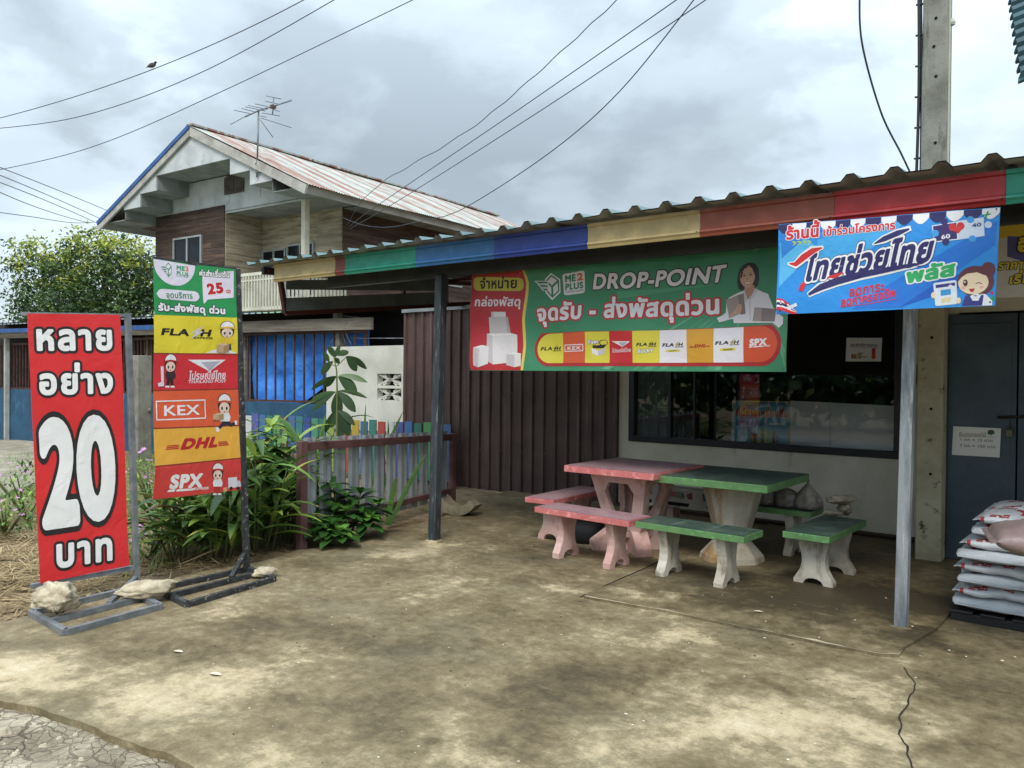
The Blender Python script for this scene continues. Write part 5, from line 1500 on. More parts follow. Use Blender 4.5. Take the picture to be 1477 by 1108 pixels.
def slab(mb, L, W, z, t, inset=.0, tiles=2, mis=(0, 1, 2)):
    """painted rim block with a terrazzo inset top and joint lines"""
    rim = .0
    mb.box((-L / 2, -W / 2, z - t), (L / 2, W / 2, z), mis[0])
    e = .006
    mb.add([(-L / 2 + e, -W / 2 + e, z + .0025), (L / 2 - e, -W / 2 + e, z + .0025), (L / 2 - e, W / 2 - e, z + .0025), (-L / 2 + e, W / 2 - e, z + .0025)], [(0, 1, 2, 3)], mis[1])
    for i in range(1, tiles):
        x = -L / 2 + L * i / tiles
        mb.add([(x - .003, -W / 2 + e, z + .0045), (x + .003, -W / 2 + e, z + .0045), (x + .003, W / 2 - e, z + .0045), (x - .003, W / 2 - e, z + .0045)], [(0, 1, 2, 3)], mis[2])
    if W > .6:
        mb.add([(-L / 2 + e, -.003, z + .006), (L / 2 - e, -.003, z + .006), (L / 2 - e, .003, z + .006), (-L / 2 + e, .003, z + .006)], [(0, 1, 2, 3)], mis[2])
def leg_profile(w, h):
    a = w / 2
    R = [(a * .80, h), (a * .74, h * .82), (a * .60, h * .62), (a * .58, h * .48), (a * .66, h * .34), (a * .86, h * .2), (a * 1.0, h * .12), (a * 1.0, 0), (a * .52, 0), (a * .50, h * .05), (a * .40, h * .12), (a * .2, h * .155), (0, h * .165)]
    Lf = [(-x, y) for x, y in R[:-1]][::-1]
    return [(x, y) for x, y in (R + Lf)][::-1]
def make_bench(kind, L, W, label, group):
    t = thing('bench', label, 'bench', group=group)
    e, tp, ln, lg = (gedge, gtop, gline, wleg) if kind == 'g' else (pedge, ptop, pline, pleg)
    m = MB(); slab(m, L, W, .43, .05, tiles=3); part('seat', m, [e, tp, ln], t, bevel=.004)
    for s_ in (-1, 1):
        m = MB(); m.prism(leg_profile(W * .86, .382), (s_ * L * .27, 0, 0), (0, 1, 0), (0, 0, 1), .075)
        part('leg', m, lg, t, bevel=.010)
    return t
BG = 'concrete benches round the two tables'
b1 = make_bench('p', 1.0, .33, 'light pink concrete bench in front of the pink table', BG)
def place(o, x, y, deg): o.location = (x, y, 0); o.rotation_euler = (0, 0, math.radians(deg))
place(b1, -3.73, 5.74, -3.5)
b2 = copy_tree(b1, label='pink concrete bench at the left end of the pink table, end on to the camera'); place(b2, -4.50, 6.50, 92)
b3 = copy_tree(b1, label='pink concrete bench along the wall behind the pink table, with a printed sheet on it'); place(b3, -3.55, 7.45, 2)
b4 = make_bench('g', .92, .35, 'green topped concrete bench in front of the green table', BG); place(b4, -2.74, 5.75, -1.5)
b5 = copy_tree(b4, label='green topped concrete bench on the right of the green table, holding three stones'); place(b5, -1.97, 6.44, 89)
b6 = copy_tree(b4, label='green topped concrete bench behind the green table, carrying tied plastic bags'); place(b6, -2.72, 7.14, 0)
tb = thing('table', 'green square concrete table on a flared stone pedestal', 'table', (-2.807, 6.574, 0), math.radians(.3))
m = MB(); slab(m, .99, 1.0, .75, .062, tiles=2); part('table_top', m, [gedge, gtop, gline], tb, local=True, bevel=.004)
m = MB(); m.lathe([(.285, 0), (.27, .06), (.155, .19), (.15, .22), (.275, .69)], 8, ph=PI / 8); part('pedestal', m, oleg, tb, local=True, bevel=.014)
tb = thing('table', 'pink square concrete table on a pedestal with cut out sides', 'table', (-3.70, 6.42, 0), math.radians(-1))
m = MB(); slab(m, .93, .93, .775, .058, tiles=2); part('table_top', m, [pedge, ptop, pline], tb, local=True, bevel=.004)
m = MB()
for q in range(4):
    R_ = Matrix.Rotation(q * PI / 2, 3, 'Z')
    # tilted side plate: wide at the top, narrow at the waist, with an eight-sided opening
    top, bot = .295, .18
    zt_, zb = .715, .20
    n = R_ @ Vector((0, -1, 0))
    ex_ = R_ @ Vector((1, 0, 0))
    ob = R_ @ Vector((0, -bot + .03, zb)); ot = R_ @ Vector((0, -top + .03, zt_))
    ey_ = (ot - ob); H_ = ey_.length; ey_.normalize()
    out_ = [(-bot, 0), (bot, 0), (top, H_), (-top, H_)]
    oc = [(-.06, .09), (.06, .09), (.105, .17), (.15, .36), (.10, .45), (-.10, .45), (-.15, .36), (-.105, .17)]
    m.prism(out_, ob, ex_, ey_, .06, holes=[oc])
m.lathe([(.24, .13), (.245, .2), (.2, .205)], 4, ph=PI / 4)
fl = MB()
part('pedestal', m, pleg, tb, local=True, bevel=.006)
m = MB()
for q in range(4):
    R_ = Matrix.Rotation(q * PI / 2 + PI / 4, 3, 'Z')
    pr = [(.0, 0), (.40, 0), (.40, .08), (.24, .2), (.0, .2)]
    m.prism(pr, (0, 0, 0), R_ @ Vector((1, 0, 0)), (0, 0, 1), .15)
part('base', m, pleg, tb, local=True, bevel=.012)

# printed sheet folded over the back bench, dark bucket, plastic bags, coral stones
def art_roll():
    mb = MB()
    mb.grid(lambda u, v: (-4.02 + .98 * u, 7.30 - .03 * math.sin(PI * v) - .012 * math.sin(u * 14), .436 + .0 + .05 * math.sin(PI * min(1, v * 1.0)) * (1 + .2 * math.sin(u * 9)) if v > .5 else .436 - (.5 - v) * .30 + .05 * v * 2 - .02 * math.sin(PI * u) * (1 - 2 * v)), 40, 14, 0)
    mb.grid(lambda u, v: (-4.02 + .98 * u, 7.31 + .25 * v, .455 + .02 * math.sin(u * 8 + v * 3) * (1 - v)), 20, 6, 0)
    for i in range(7):
        x = -3.98 + i * .135
        c = 1 + i % 3
        mb.add([(x, 7.275, .37), (x + .07, 7.270, .37), (x + .085, 7.268, .42), (x + .04, 7.262, .44), (x - .01, 7.268, .415)], [(0, 1, 2, 3, 4)], c)
    mb.add([(-4.02, 7.295, .288), (-3.04, 7.295, .288), (-3.04, 7.285, .325), (-4.02, 7.285, .325)], [(0, 1, 2, 3)], 4)
    return mb
o = solo('folded_banner', art_roll(), [pm('#cfccc4'), pm('#96525c'), pm('#566a90'), pm('#8a9a8c'), pm('#1c1c20')], 'folded printed sheet with small red and blue prints lying on the back pink bench', 'folded sheet', org=(-3.5, 7.4, .436))
pot = MB()
g_ = onZ(842, 782)
pot.lathe([(0, 0), (.13, 0), (.165, .05), (.175, .16), (.168, .235), (.18, .24), (.182, .26), (.155, .26), (.145, .05), (0, .04)], 28, (g_.x, g_.y + .03, .0), 0, True, cap=False)
solo('bucket', pot, mat('black_rubber', C('#2a2d31'), C('#1f2225'), rough=.6, bump=.3, bscale=22), 'black rubber bucket on the floor under the pink benches', 'bucket', org=(g_.x, g_.y, 0))
bagm = mat('cloudy_plastic_bag', C('#8d8780'), C('#6f6963'), scale=9, rough=.35, bump=.7, bscale=14, bdist=.02, c3=C('#b3aea8'), scale3=16, lo3=.58, hi3=.7)
def bag(x, y, r, h, tied, label, seed):
    mb = MB(); rn = random.Random(seed)
    def fn(u, v):
        a = 2 * PI * u
        prof = [(0, 0), (.88, .01), (1.0, .12), (.94, .28), (.74, .46), (.50, .64), (.27, .80), (.10, .90), (.06, .93), (.14, 1.02)] if tied else [(0, 0), (.9, .02), (1.0, .2), (1.02, .45), (.9, .68), (.62, .85), (.35, .95), (.14, 1.0), (.05, 1.0), (0, 1.0)]
        t = v * (len(prof) - 1); i = min(int(t), len(prof) - 2); f = t - i
        R_ = prof[i][0] * (1 - f) + prof[i + 1][0] * f; Z = prof[i][1] * (1 - f) + prof[i + 1][1] * f
        w_ = 1 + .08 * mnoise.noise(Vector((math.cos(a) * 2, math.sin(a) * 2, v * 3 + seed))) + .05 * math.sin(a * 9 + v * 5) * v
        return (x + r * R_ * w_ * math.cos(a), y + r * R_ * w_ * .8 * math.sin(a), .436 + h * Z)
    mb.grid(fn, 36, 27)
    return solo('plastic_bag', mb, bagm, label, 'bag', 'plastic bags on the back green bench', org=(x, y, .436))
for (px, r, h, td, lb, sd_) in ((1165, .135, .245, True, 'tall cloudy plastic bag knotted to a peak, rightmost on the back green bench', 1), (1135, .12, .165, False, 'squat grey plastic bag between the knotted bag and the table pedestal', 5), (1103, .12, .17, False, 'grey plastic bag half hidden behind the green table', 8)):
    q = onY(px, 730, 7.12); bag(q.x, 7.12, r, h, td, lb, sd_)
cor = mat('pale_coral_stone', C('#a09684'), C('#7d7260'), scale=9, rough=.95, bump=.9, bscale=60, bdist=.01)
for sd_, px, py, z, r, sc, lb in ((31, 1200, 745, .436, .055, (1.4, 1, .6), 'small pointed stone at the left of the pile on the right green bench'), (37, 1219, 744, .436, .065, (1.1, 1.2, .9), 'round ended stone under the flat one on the right green bench'), (41, 1213, 728, .535, .095, (1.45, 1.0, .46), 'flat pitted stone on top of the pile on the right green bench')):
    q = onZ(px, py, z); put_rock(sd_, (q.x, q.y, z), .4, r, sc, lb, cor, 'stones piled on the right green bench', rough=.28)

# ------------------------------------------------------------------ sacks on a black pallet
def sackmat(name, c1, c2):
    return mat(name, c1, c2, scale=5, rough=.42, bump=.5, bscale=11, bdist=.018, fine=.06, c3=tuple(x * .75 for x in c1), scale3=4, lo3=.6, hi3=.8)
sk_w = sackmat('white_woven_sack', C('#c3c8cc'), C('#aeb4ba')); sk_b = sackmat('mauve_sack', C('#8f7c78'), C('#7e6c69')); sk_r = pm('#b03a40'); 
def sack(x0, y0, z, L, W, H, rz, seed, label, prints=True, m0=None, tilt=0):
    mb = MB(); rn = random.Random(seed)
    def sf(u, v, off=0):
        s_ = u * 2 - 1; a = 2 * PI * v
        e = max(0, 1 - abs(s_) ** 5)
        hh = H / 2 * e ** .42; ww = W / 2 * (1 - .05 * s_ ** 4)
        ca, sa = math.cos(a), math.sin(a)
        y = math.copysign(abs(ca) ** .62, ca) * (ww + off); zz_ = math.copysign(abs(sa) ** .8, sa) * (hh + off)
        nz_ = mnoise.noise(Vector((s_ * 2.6 + seed, y * 7, zz_ * 6 + seed * .37)))
        nz2 = mnoise.noise(Vector((s_ * 7 + seed, y * 16, seed * 1.1)))
        zz_ += (.016 * nz_ + .010 * nz2) * e; y += .014 * nz_ + .006 * nz2
        zz_ += tilt * s_ * .05
        return (s_ * L / 2 * (1 - .02 * abs(ca)), y, max(zz_ + H / 2, .0 if not tilt else -1))
    mb.grid(lambda u, v: sf(u, 1 - v), 34, 26, 0)
    # end seams
    for s_ in (-1, 1):
        mb.add([(s_ * L / 2 * .985, -W * .46, H / 2 - .004), (s_ * (L / 2 + .025), -W * .45, H / 2 - .012), (s_ * (L / 2 + .022), W * .45, H / 2 - .006), (s_ * L / 2 * .985, W * .46, H / 2 - .004), (s_ * L / 2 * .985, -W * .46, H / 2 + .004), (s_ * (L / 2 + .025), -W * .45, H / 2 - .008), (s_ * (L / 2 + .022), W * .45, H / 2 - .002), (s_ * L / 2 * .985, W * .46, H / 2 + .004)],
               [(0, 3, 2, 1), (4, 5, 6, 7), (0, 1, 5, 4), (1, 2, 6, 5), (2, 3, 7, 6)], 0)
    if prints:
        def patch(u0, u1, v0, v1, mi_=1):
            mb.grid(lambda a, b: sf(u0 + (u1 - u0) * a, v0 + (v1 - v0) * b, .002), 6, 4, mi_)
        for side_ in (0, 1):
            for k_ in range(4):
                u = .16 + .19 * k_ + rn.uniform(-.02, .02)
                v_ = .34 + (.0 if side_ == 0 else -.20)
                patch(u, u + .05, v_ + .075, v_ + .05); patch(u - .02, u + .02, v_ + .045, v_ + .02); patch(u + .03, u + .08, v_ + .04, v_ + .012); patch(u + .055, u + .075, v_ + .08, v_ + .052)
                if k_ == 0: patch(u - .07, u - .02, v_ + .085, v_ + .06); patch(u - .07, u - .02, v_ + .05, v_ + .03)
        patch(.25, .75, .20, .24) ; patch(.3, .5, .27, .31)
        patch(.02, .05, .62, .40)
    o = solo('sack', mb, [m0 or sk_w, sk_r], label, 'sack', 'sacks stacked on the black pallet')
    o.location = (x0, y0, z); o.rotation_euler = (0, 0, rz)
    return o
SX, SY = -1.0, 5.93
rows = ['lowest', 'second', 'third', 'fourth', 'fifth', 'sixth', 'seventh', 'top']
zc = .075
for i, nm in enumerate(rows):
    H_ = .092
    jx = [.0, .02, .015, .03, .02, .06, .09, .13][i]
    jy = [0, .01, 0, .015, .0, .03, .05, .06][i]
    if i % 2 == 0:
        sack(SX + jx + .24, SY + jy + .36, zc, .75, .47, H_, PI / 2 + random.uniform(-.03, .03), 3 + i, 'white printed sack end on in the %s layer of the stack, left one' % nm)
        sack(SX + jx + .74, SY + jy + .37, zc, .75, .47, H_, PI / 2 + random.uniform(-.03, .03), 23 + i, 'white printed sack end on in the %s layer of the stack, right one' % nm)
    else:
        sack(SX + jx + .385, SY + jy + .22, zc, .76, .46, H_, random.uniform(-.03, .03), 43 + i, 'white sack with red print lying lengthwise in front, %s layer of the stack' % nm)
        sack(SX + jx + .385, SY + jy + .70, zc, .76, .46, H_, random.uniform(-.03, .03), 63 + i, 'white sack with red print lying lengthwise at the back, %s layer of the stack' % nm)
    zc += .079
q = onZ(1462, 788, .62)
sack(q.x + .28, q.y + .02, .60, .8, .5, .17, .25, 91, 'mauve brown sack slumped across the top of the white sack stack', False, sk_b)
m = MB()
for y in (5.92, 6.25, 6.6): m.box((SX - .0, y, 0), (SX + 1.05, y + .09, .055))
for i in range(6): m.box((SX - .01 + i * .18, 5.91, .055), (SX + .13 + i * .18, 6.72, .072))
solo('pallet', m, mat('black_plastic', C('#1c1d20'), rough=.5), 'black plastic pallet under the stack of sacks', 'pallet', org=(SX + .5, 6.3, 0), bevel=.004)
# broken concrete ring piece by the fence end
mb = MB()
g_ = onZ(658, 743)
arc = [(.30 * math.cos(t), .30 - .30 * math.sin(t)) for t in [math.radians(d) for d in range(35, 150, 8)]]
inn = [(.2 * math.cos(t), .30 - .2 * math.sin(t)) for t in [math.radians(d) for d in range(35, 150, 8)]]
mb.prism([(x, y) for x, y in arc] + [(x, y) for x, y in inn[::-1]], (g_.x, g_.y + .05, 0), (.96, .28, 0), (0, 0, 1), .2)
solo('concrete_fragment', mb, mat('rough_old_concrete', C('#8f8570'), C('#6e6553'), scale=6, rough=.95, bump=.8, bscale=30, bdist=.01), 'curved broken piece of concrete ring lying by the end of the grey fence', 'concrete piece', org=(g_.x, g_.y, 0), bevel=.01)
# ------------------------------------------------------------------ neighbour's wooden house
HX, HY, HR_ = -17.96, 9.94, math.radians(4.5)
house = thing('wooden_house', 'two storey wooden house with a rusty tin gable roof and stepped white gable boards', 'house', (HX, HY, 0), HR_)
wood_dk = mat('dark_teak_boards', C('#5a453a'), C('#3c2d26'), scale=3, rough=.8, bump=.3, bscale=20, stretch=(.5, .5, 5), island=.45, c3=C('#7d6a5a'), scale3=3, lo3=.6, hi3=.75, stretch3=(.6, .6, 6))
wood_pale = mat('faded_cream_boards', C('#b8ae98'), C('#978c76'), scale=3, rough=.85, bump=.3, bscale=20, stretch=(.5, .5, 4), island=.25, c3=C('#6b5f4b'), scale3=2.2, lo3=.54, hi3=.72, stretch3=(.7, .7, 5))
wood_grey = mat('weathered_grey_boards', C('#77695c'), C('#574b41'), scale=3, rough=.9, bump=.3, stretch=(.5, .5, 5), island=.4)
white_bd = mat('white_gable_board', C('#c3c8c8'), C('#aab0b0'), scale=2, rough=.7, c3=C('#8f938f'), scale3=3, lo3=.6, hi3=.8)
grey_bd = mat('aged_grey_board', C('#b5b3ac'), C('#94918a'), scale=3, rough=.8, stretch=(1, .3, 1))
cream = mat('cream_paint', C('#cfcaba'), C('#b9b4a4'), scale=3, rough=.7)
trimg = mat('aluminium_trim', C('#aab0b2'), rough=.5, metal=.3)
darkgl = mat('dark_window_glass', C('#12171c'), C('#1a2026'), rough=.12, fine=0, spec=.25)
blue_trim = mat('blue_verge_trim', C('#2d5c9a'), C('#244c82'), rough=.5)
def planks(p0, p1, z0, z1, h=.155, t=.022):
    mb = MB(); p0, p1 = Vector((*p0, 0)), Vector((*p1, 0)); d = (p1 - p0); L = d.length; d.normalize(); n = Vector((d.y, -d.x, 0))
    z = z0
    while z < z1 - .02:
        zt_ = min(z + h, z1)
        x = 0
        while x < L - .01:
            ln = min(L - x, random.uniform(1.4, 3.2))
            a = p0 + d * x; b = p0 + d * (x + ln - .004)
            q = [a + n * t, b + n * t, b, a]
            vs = [(v.x, v.y, z - .012) for v in q] + [((v + n * (-.4 * t if i < 2 else 0)).x, (v + n * (-.4 * t if i < 2 else 0)).y, zt_) for i, v in enumerate(q)]
            mb.add(vs, [(0, 3, 2, 1), (4, 5, 6, 7), (0, 1, 5, 4), (1, 2, 6, 5), (2, 3, 7, 6), (3, 0, 4, 7)])
            x += ln
        z = zt_
    return mb
HW = 3.0; GY = .95          # wall half width, gable wall set back from the barge plane
part('front_wall', planks((-2.95, GY), (.05, GY), 2.9, 5.78), wood_dk, house, local=True)
part('recess_wall', planks((.05, GY), (.05, 2.1), 2.9, 5.62), wood_pale, house, local=True, label='faded cream plank wall at the side of the porch')
part('recess_wall', planks((.05, 2.1), (HW, 2.1), 2.9, 5.62), wood_pale, house, local=True, label='faded cream plank wall at the back of the porch')
part('side_wall', planks((HW, 2.1), (HW, 12.4), 2.9, 5.62), wood_dk, house, local=True)
part('lower_wall', planks((HW + .02, 2.2), (HW + .02, 13.2), 2.76, 3.5), wood_grey, house, local=True)
mb = MB(); mb.box((-2.9, GY + .1, 0), (HW, 13.2, 2.76)); mb.box((-2.9, GY + .1, 2.9), (.0, 13.2, 5.6)); mb.box((.0, 2.2, 2.9), (HW - .1, 13.2, 5.6))
part('lower_storey', mb, mat('white_lower_wall', C('#b9bcb8'), C('#9fa29d'), scale=2, rough=.8), house, local=True)
mb = MB(); mb.box((-2.95, .2, 2.82), (HW + .1, 13.2, 2.92)); part('floor_edge', mb, cream, house, local=True)
# windows
def wnd(x0, x1, z0, z1, y, name='window', fr=.045, n=2, axis='x'):
    mb = MB(); g = MB()
    if axis == 'x':
        bx = lambda m, a, b, c, d, o0, o1: m.box((a, y - o1, c), (b, y - o0, d))
    else:
        bx = lambda m, a, b, c, d, o0, o1: m.box((y + o0, a, c), (y + o1, b, d))
    bx(mb, x0, x1, z0, z0 + fr, .02, .07); bx(mb, x0, x1, z1 - fr, z1, .02, .07)
    for i in range(n + 1):
        x = x0 + (x1 - x0 - fr) * i / n
        bx(mb, x, x + fr, z0 + fr, z1 - fr, .02, .07)
    bx(g, x0 + fr * .5, x1 - fr * .5, z0 + fr * .5, z1 - fr * .5, .028, .035)
    w_ = part(name, mb, trimg, house, local=True); part('pane', g, darkgl, w_, local=True)
wnd(-2.08, -.85, 3.95, 5.12, GY)
wnd(.08, 1.0, 4.28, 4.78, 2.1, n=2); wnd(1.05, 2.05, 3.5, 4.85, 2.1, n=2)
wnd(5.2, 6.7, 4.1, 5.05, HW, axis='y', n=3)
wnd(3.9, 4.75, 2.28, 2.72, HW, axis='y', n=2)
# roof
RL, RHW, RZ, EZ = 12.7, 4.12, 7.50, 5.60
sl_h = RZ - EZ
slope_len = math.hypot(RHW, sl_h)
def tin_mat():
    k = NT('rusty_tin_roof')
    f = k.noise(1.0, 6, .6, k.map(scale=(.14, 2.6, .14)))
    g = k.noise(4, 7, .65, k.map(scale=(.35, 3.0, .35)))
    base = k.ramp(k.noise(2, 6, .6), [(.35, C('#939a95')), (.65, C('#aeb3ab'))])
    streak = k.ramp(k.math('ADD', k.math('MULTIPLY', f, .62), k.math('MULTIPLY', g, .4)), [(.49, 0.0), (.545, 1.0)])
    rust = k.ramp(g, [(.4, C('#7c5346')), (.6, C('#96705f'))])
    k.setc(k.mix(streak, base, rust)); k.rough(.6); k.b.inputs['Metallic'].default_value = .15
    return k.m
tin = tin_mat()
mb = MB()
for s_ in (1, -1):
    ny_ = int(RL / .076 * 4)
    vs = []
    for u in (0, .33, .66, 1.0):
        for j in range(ny_ + 1):
            y = RL * j / ny_
            a = s_ * (RHW + .04) * u
            z = RZ - sl_h * u * 1.01
            vs.append((a, y - .03, z + .012 * math.sin(y / .076 * 2 * PI) + .02 * math.sin(y * .9 + u * 3)))
    m = ny_ + 1
    fs = [(i * m + j, i * m + j + 1, (i + 1) * m + j + 1, (i + 1) * m + j) for i in range(3) for j in range(ny_)]
    mb.add(vs, [f[::-1] for f in fs] if s_ > 0 else fs, 0)
mb.box((-.12, -.03, RZ + .0), (.12, RL, RZ + .045))
part('tin_roof', mb, tin, house, local=True)
mb = MB()
for s_ in (1, -1):
    nrm = Vector((sl_h * s_, 0, RHW)).normalized()
    mb.bar((0, .0, RZ - .13), (s_ * RHW, .0, EZ - .13), .05, .20)
part('barge_board', mb, grey_bd, house, local=True)
mb = MB(); mb.bar((0, -.035, RZ - .02), (-RHW, -.035, EZ - .02), .03, .10); part('verge_trim', mb, blue_trim, house, local=True)
for s_ in (1, -1):
    x0, x1 = sorted((s_ * (RHW - .16), s_ * (RHW - .11))); mb = MB(); mb.box((x0, .02, EZ - .17), (x1, RL - .1, EZ + .0)); part('eave_board', mb, grey_bd, house, local=True)
# stepped white boards across the gable overhang
def roofz(a): return RZ - sl_h * abs(a) / RHW - .2
mb = MB()
for s_ in (-1, 1):
    for a0_, a1_, zs in ((0, 1.48, 6.52), (1.48, 2.2, 6.15), (2.2, 2.95, 5.82)):
        P = [(a0_, zs), (a1_, zs), (a1_, max(roofz(a1_), zs + .001)), (a0_, roofz(a0_))]
        P = [(s_ * x, z) for x, z in P]
        mb.prism(P if s_ > 0 else P[::-1], (0, .06, 0), (1, 0, 0), (0, 0, 1), .03)
part('gable_board', mb, white_bd, house, local=True)
mb = MB()
lv = [(0, 1.48, 6.52), (1.48, 2.2, 6.15), (2.2, 2.95, 5.82), (2.95, 4.0, 5.56)]
for s_ in (-1, 1):
    for i, (a0_, a1_, zs) in enumerate(lv):
        x0, x1 = sorted((s_ * a0_, s_ * a1_)); mb.box((x0, .076, zs), (x1, GY + (3.0 if False else .0), zs + .02))
        if i:
            zp = lv[i - 1][2]; x = s_ * a0_
            mb.box((min(x, x - s_ * .02), .076, zs + .02), (max(x, x - s_ * .02), GY, zp))
mb.box((.05, GY, 5.60), (HW + .9, 2.12, 5.63)); mb.box((HW, 2.12, 5.56), (RHW - .17, RL - .2, 5.58))
part('soffit', mb, mat('grey_soffit', C('#8b8f8e'), C('#70746f'), scale=2, rough=.8), house, local=True)
mb = MB(); mb.prism([(-2.95, 5.78), (.04, 5.78), (.06, 5.57), (HW + .1, 5.57), (HW + .1, 5.9), (1.75, 6.5), (-1.75, 6.5), (-2.95, 5.94)], (0, GY + .02, 0), (1, 0, 0), (0, 0, 1), .03)
for x in (-1.0, .2, 1.4): mb.box((x - .008, GY - .006, 5.79), (x + .008, GY + .004, 6.45))
part('gable_panel', mb, white_bd, house, local=True)
mb = MB(); mb.prism([(.05, 6.02), (.80, 6.02), (.80, 6.42), (.42, 6.62), (.05, 6.42)], (0, GY - .02, 0), (1, 0, 0), (0, 0, 1), .03)
for i in range(6): mb.box((.09, GY - .05, 6.06 + i * .06), (.76, GY - .036, 6.085 + i * .06))
mb.box((.41, GY - .055, 6.04), (.44, GY - .03, 6.5))
part('gable_vent', mb, mat('vent_brown', C('#5e584f'), C('#463f38'), rough=.8), house, local=True)
# porch column, balcony rail
mb = MB(); mb.bar((HW - .02, GY + .02, 2.9), (HW - .02, GY + .02, 5.6), .13, .13, up=(0, 1, 0)); part('porch_column', mb, cream, house, local=True)
mb = MB()
def rail(p, q, nbal):
    p, q = Vector(p), Vector(q)
    mb.bar(p + Vector((0, 0, .92)), q + Vector((0, 0, .92)), .06, .07); mb.bar(p + Vector((0, 0, .12)), q + Vector((0, 0, .12)), .05, .06); mb.bar(p + Vector((0, 0, .78)), q + Vector((0, 0, .78)), .03, .03)
    for i in range(nbal + 1):
        r = p.lerp(q, i / nbal); mb.bar(r + Vector((0, 0, .1)), r + Vector((0, 0, .92)), .05, .03)
rail((.0, GY - .62, 2.94), (HW + .05, GY - .62, 2.94), 30); rail((HW + .05, GY - .62, 2.94), (HW + .05, 2.15, 2.94), 16)
part('balcony_rail', mb, cream, house, local=True)
# ------------------------------------------------------------------ antenna on the roof verge
ab = onY(370.5, 256, HY + .2); at_ = onY(373, 166, HY + .15)
ant = thing('tv_antenna', 'old television antenna on a thin mast fixed to the house roof edge', 'antenna', tuple(ab))
alu = mat('dull_aluminium', C('#7c8286'), C('#62686c'), rough=.5, metal=.5)
sc_ = (at_ - CO).dot(CF) / FPX
m = MB(); m.tube([ab, at_ + Vector((0, 0, .1))], .02, 8); m.bar(ab + Vector((-.02, -.03, .3)), ab + Vector((.22, .05, .3)), .03, .03); m.bar(ab + Vector((-.02, -.03, .12)), ab + Vector((.22, .05, .12)), .03, .03)
part('mast', m, alu, ant)
Pp = lambda x, y, o=0: atD(330 + x / 7.914, 130 + y / 7.914, (at_ - CO).dot(CF) + o)
m = MB(); m.tube([Pp(190, 302, -.25), Pp(345, 232, 0), Pp(520, 180, .3), Pp(715, 118, .6)], .02, 6); part('boom', m, alu, ant)
m = MB()
for a_, b_ in (((60, 230), (240, 268)), ((20, 392), (195, 298)), ((145, 210), (300, 250)), ((185, 192), (420, 240)), ((220, 176), (440, 222)), ((300, 158), (440, 186)), ((360, 295), (430, 310)), ((365, 318), (715, 430)), ((355, 335), (505, 540)), ((425, 66), (600, 104)), ((415, 126), (560, 160)), ((380, 262), (580, 296)), ((500, 220), (580, 245)), ((520, 175), (600, 160))):
    m.tube([Pp(*a_, -.1), Pp(*b_, .15)], .009, 5)
for i in range(10):
    x, y = 540 + i * 18, 172 - i * 5.6
    m.tube([Pp(x - 12, y + 8, .3), Pp(x + 12, y - 6, .6)], .008, 5)
m.tube([Pp(513, 85), Pp(500, 275)], .014, 6)
part('elements', m, alu, ant)
m = MB(); q = Pp(505, 192); m.box(tuple(q - Vector((.05, .05, .035))), tuple(q + Vector((.05, .05, .035)))); part('feed_box', m, mat('rusty_box', C('#5a463a'), rough=.8), ant)

# ------------------------------------------------------------------ gate line: roofed shed, barred fence, tarpaulin
GA, GBv = Vector((-20.9, 7.07, 0)), Vector((-10.25, 8.80, 0))
gd = (GBv - GA).normalized(); gn = Vector((gd.y, -gd.x, 0))
def gl(px, py, off=0): return onP(px, py, GA + gn * off, gn)
rust_bar = mat('rust_brown_bars', C('#5a4038'), C('#442f29'), scale=8, rough=.7, metal=.2)
blue_sheet = mat('faded_blue_tin', C('#2f5b78'), C('#264c66'), scale=3, rough=.6, metal=.1, c3=C('#5d8298'), scale3=5, lo3=.6, hi3=.75, stretch3=(1, 1, .4))
old_timber = mat('weathered_timber', C('#8a8378'), C('#6b645a'), scale=3, rough=.9, bump=.5, stretch=(.4, .4, 4), c3=C('#4f463c'), scale3=5, lo3=.6, hi3=.72)
shed = thing('open_shed', 'low open shed with a weathered timber beam and patched tin roof behind the barred fence', 'shed', tuple(GA.lerp(GBv, .5)))
m = MB(); pL, pR = gl(-60, 484, .12), gl(537, 466.5, .12); m.bar(pL, pR, .06, .20); part('timber_beam', m, old_timber, shed)
m = MB()
o_ = gl(-80, 472, .35); L_ = (gl(545, 459, .35) - o_).length
ribbed(m, o_, gd, (-gn + Vector((0, 0, .10))), L_, 3.0, .16, .02, (0, 0, 1), ny=2)
part('tin_roof', m, [mat('patched_tin', C('#9aa5a8'), C('#7f8b90'), scale=.8, rough=.5, metal=.3, c3=C('#8fae92'), scale3=.5, lo3=.5, hi3=.53)], shed)
for px in (-20, 150, 215, 355):
    m = MB(); q = gl(px, 540, -.15); m.bar((q.x, q.y, -.1), (q.x, q.y, 2.45), .12, .12, up=(0, 1, 0)); part('post', m, old_timber, shed)
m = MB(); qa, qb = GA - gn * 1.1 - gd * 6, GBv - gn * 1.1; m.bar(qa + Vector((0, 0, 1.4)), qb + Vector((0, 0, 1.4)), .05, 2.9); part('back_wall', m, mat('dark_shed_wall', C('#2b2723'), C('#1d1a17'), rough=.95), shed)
m = MB(); m.bar(gl(-30, 478, .33), gl(235, 472, .33), .03, .09); part('blue_edge', m, blue_trim, shed)

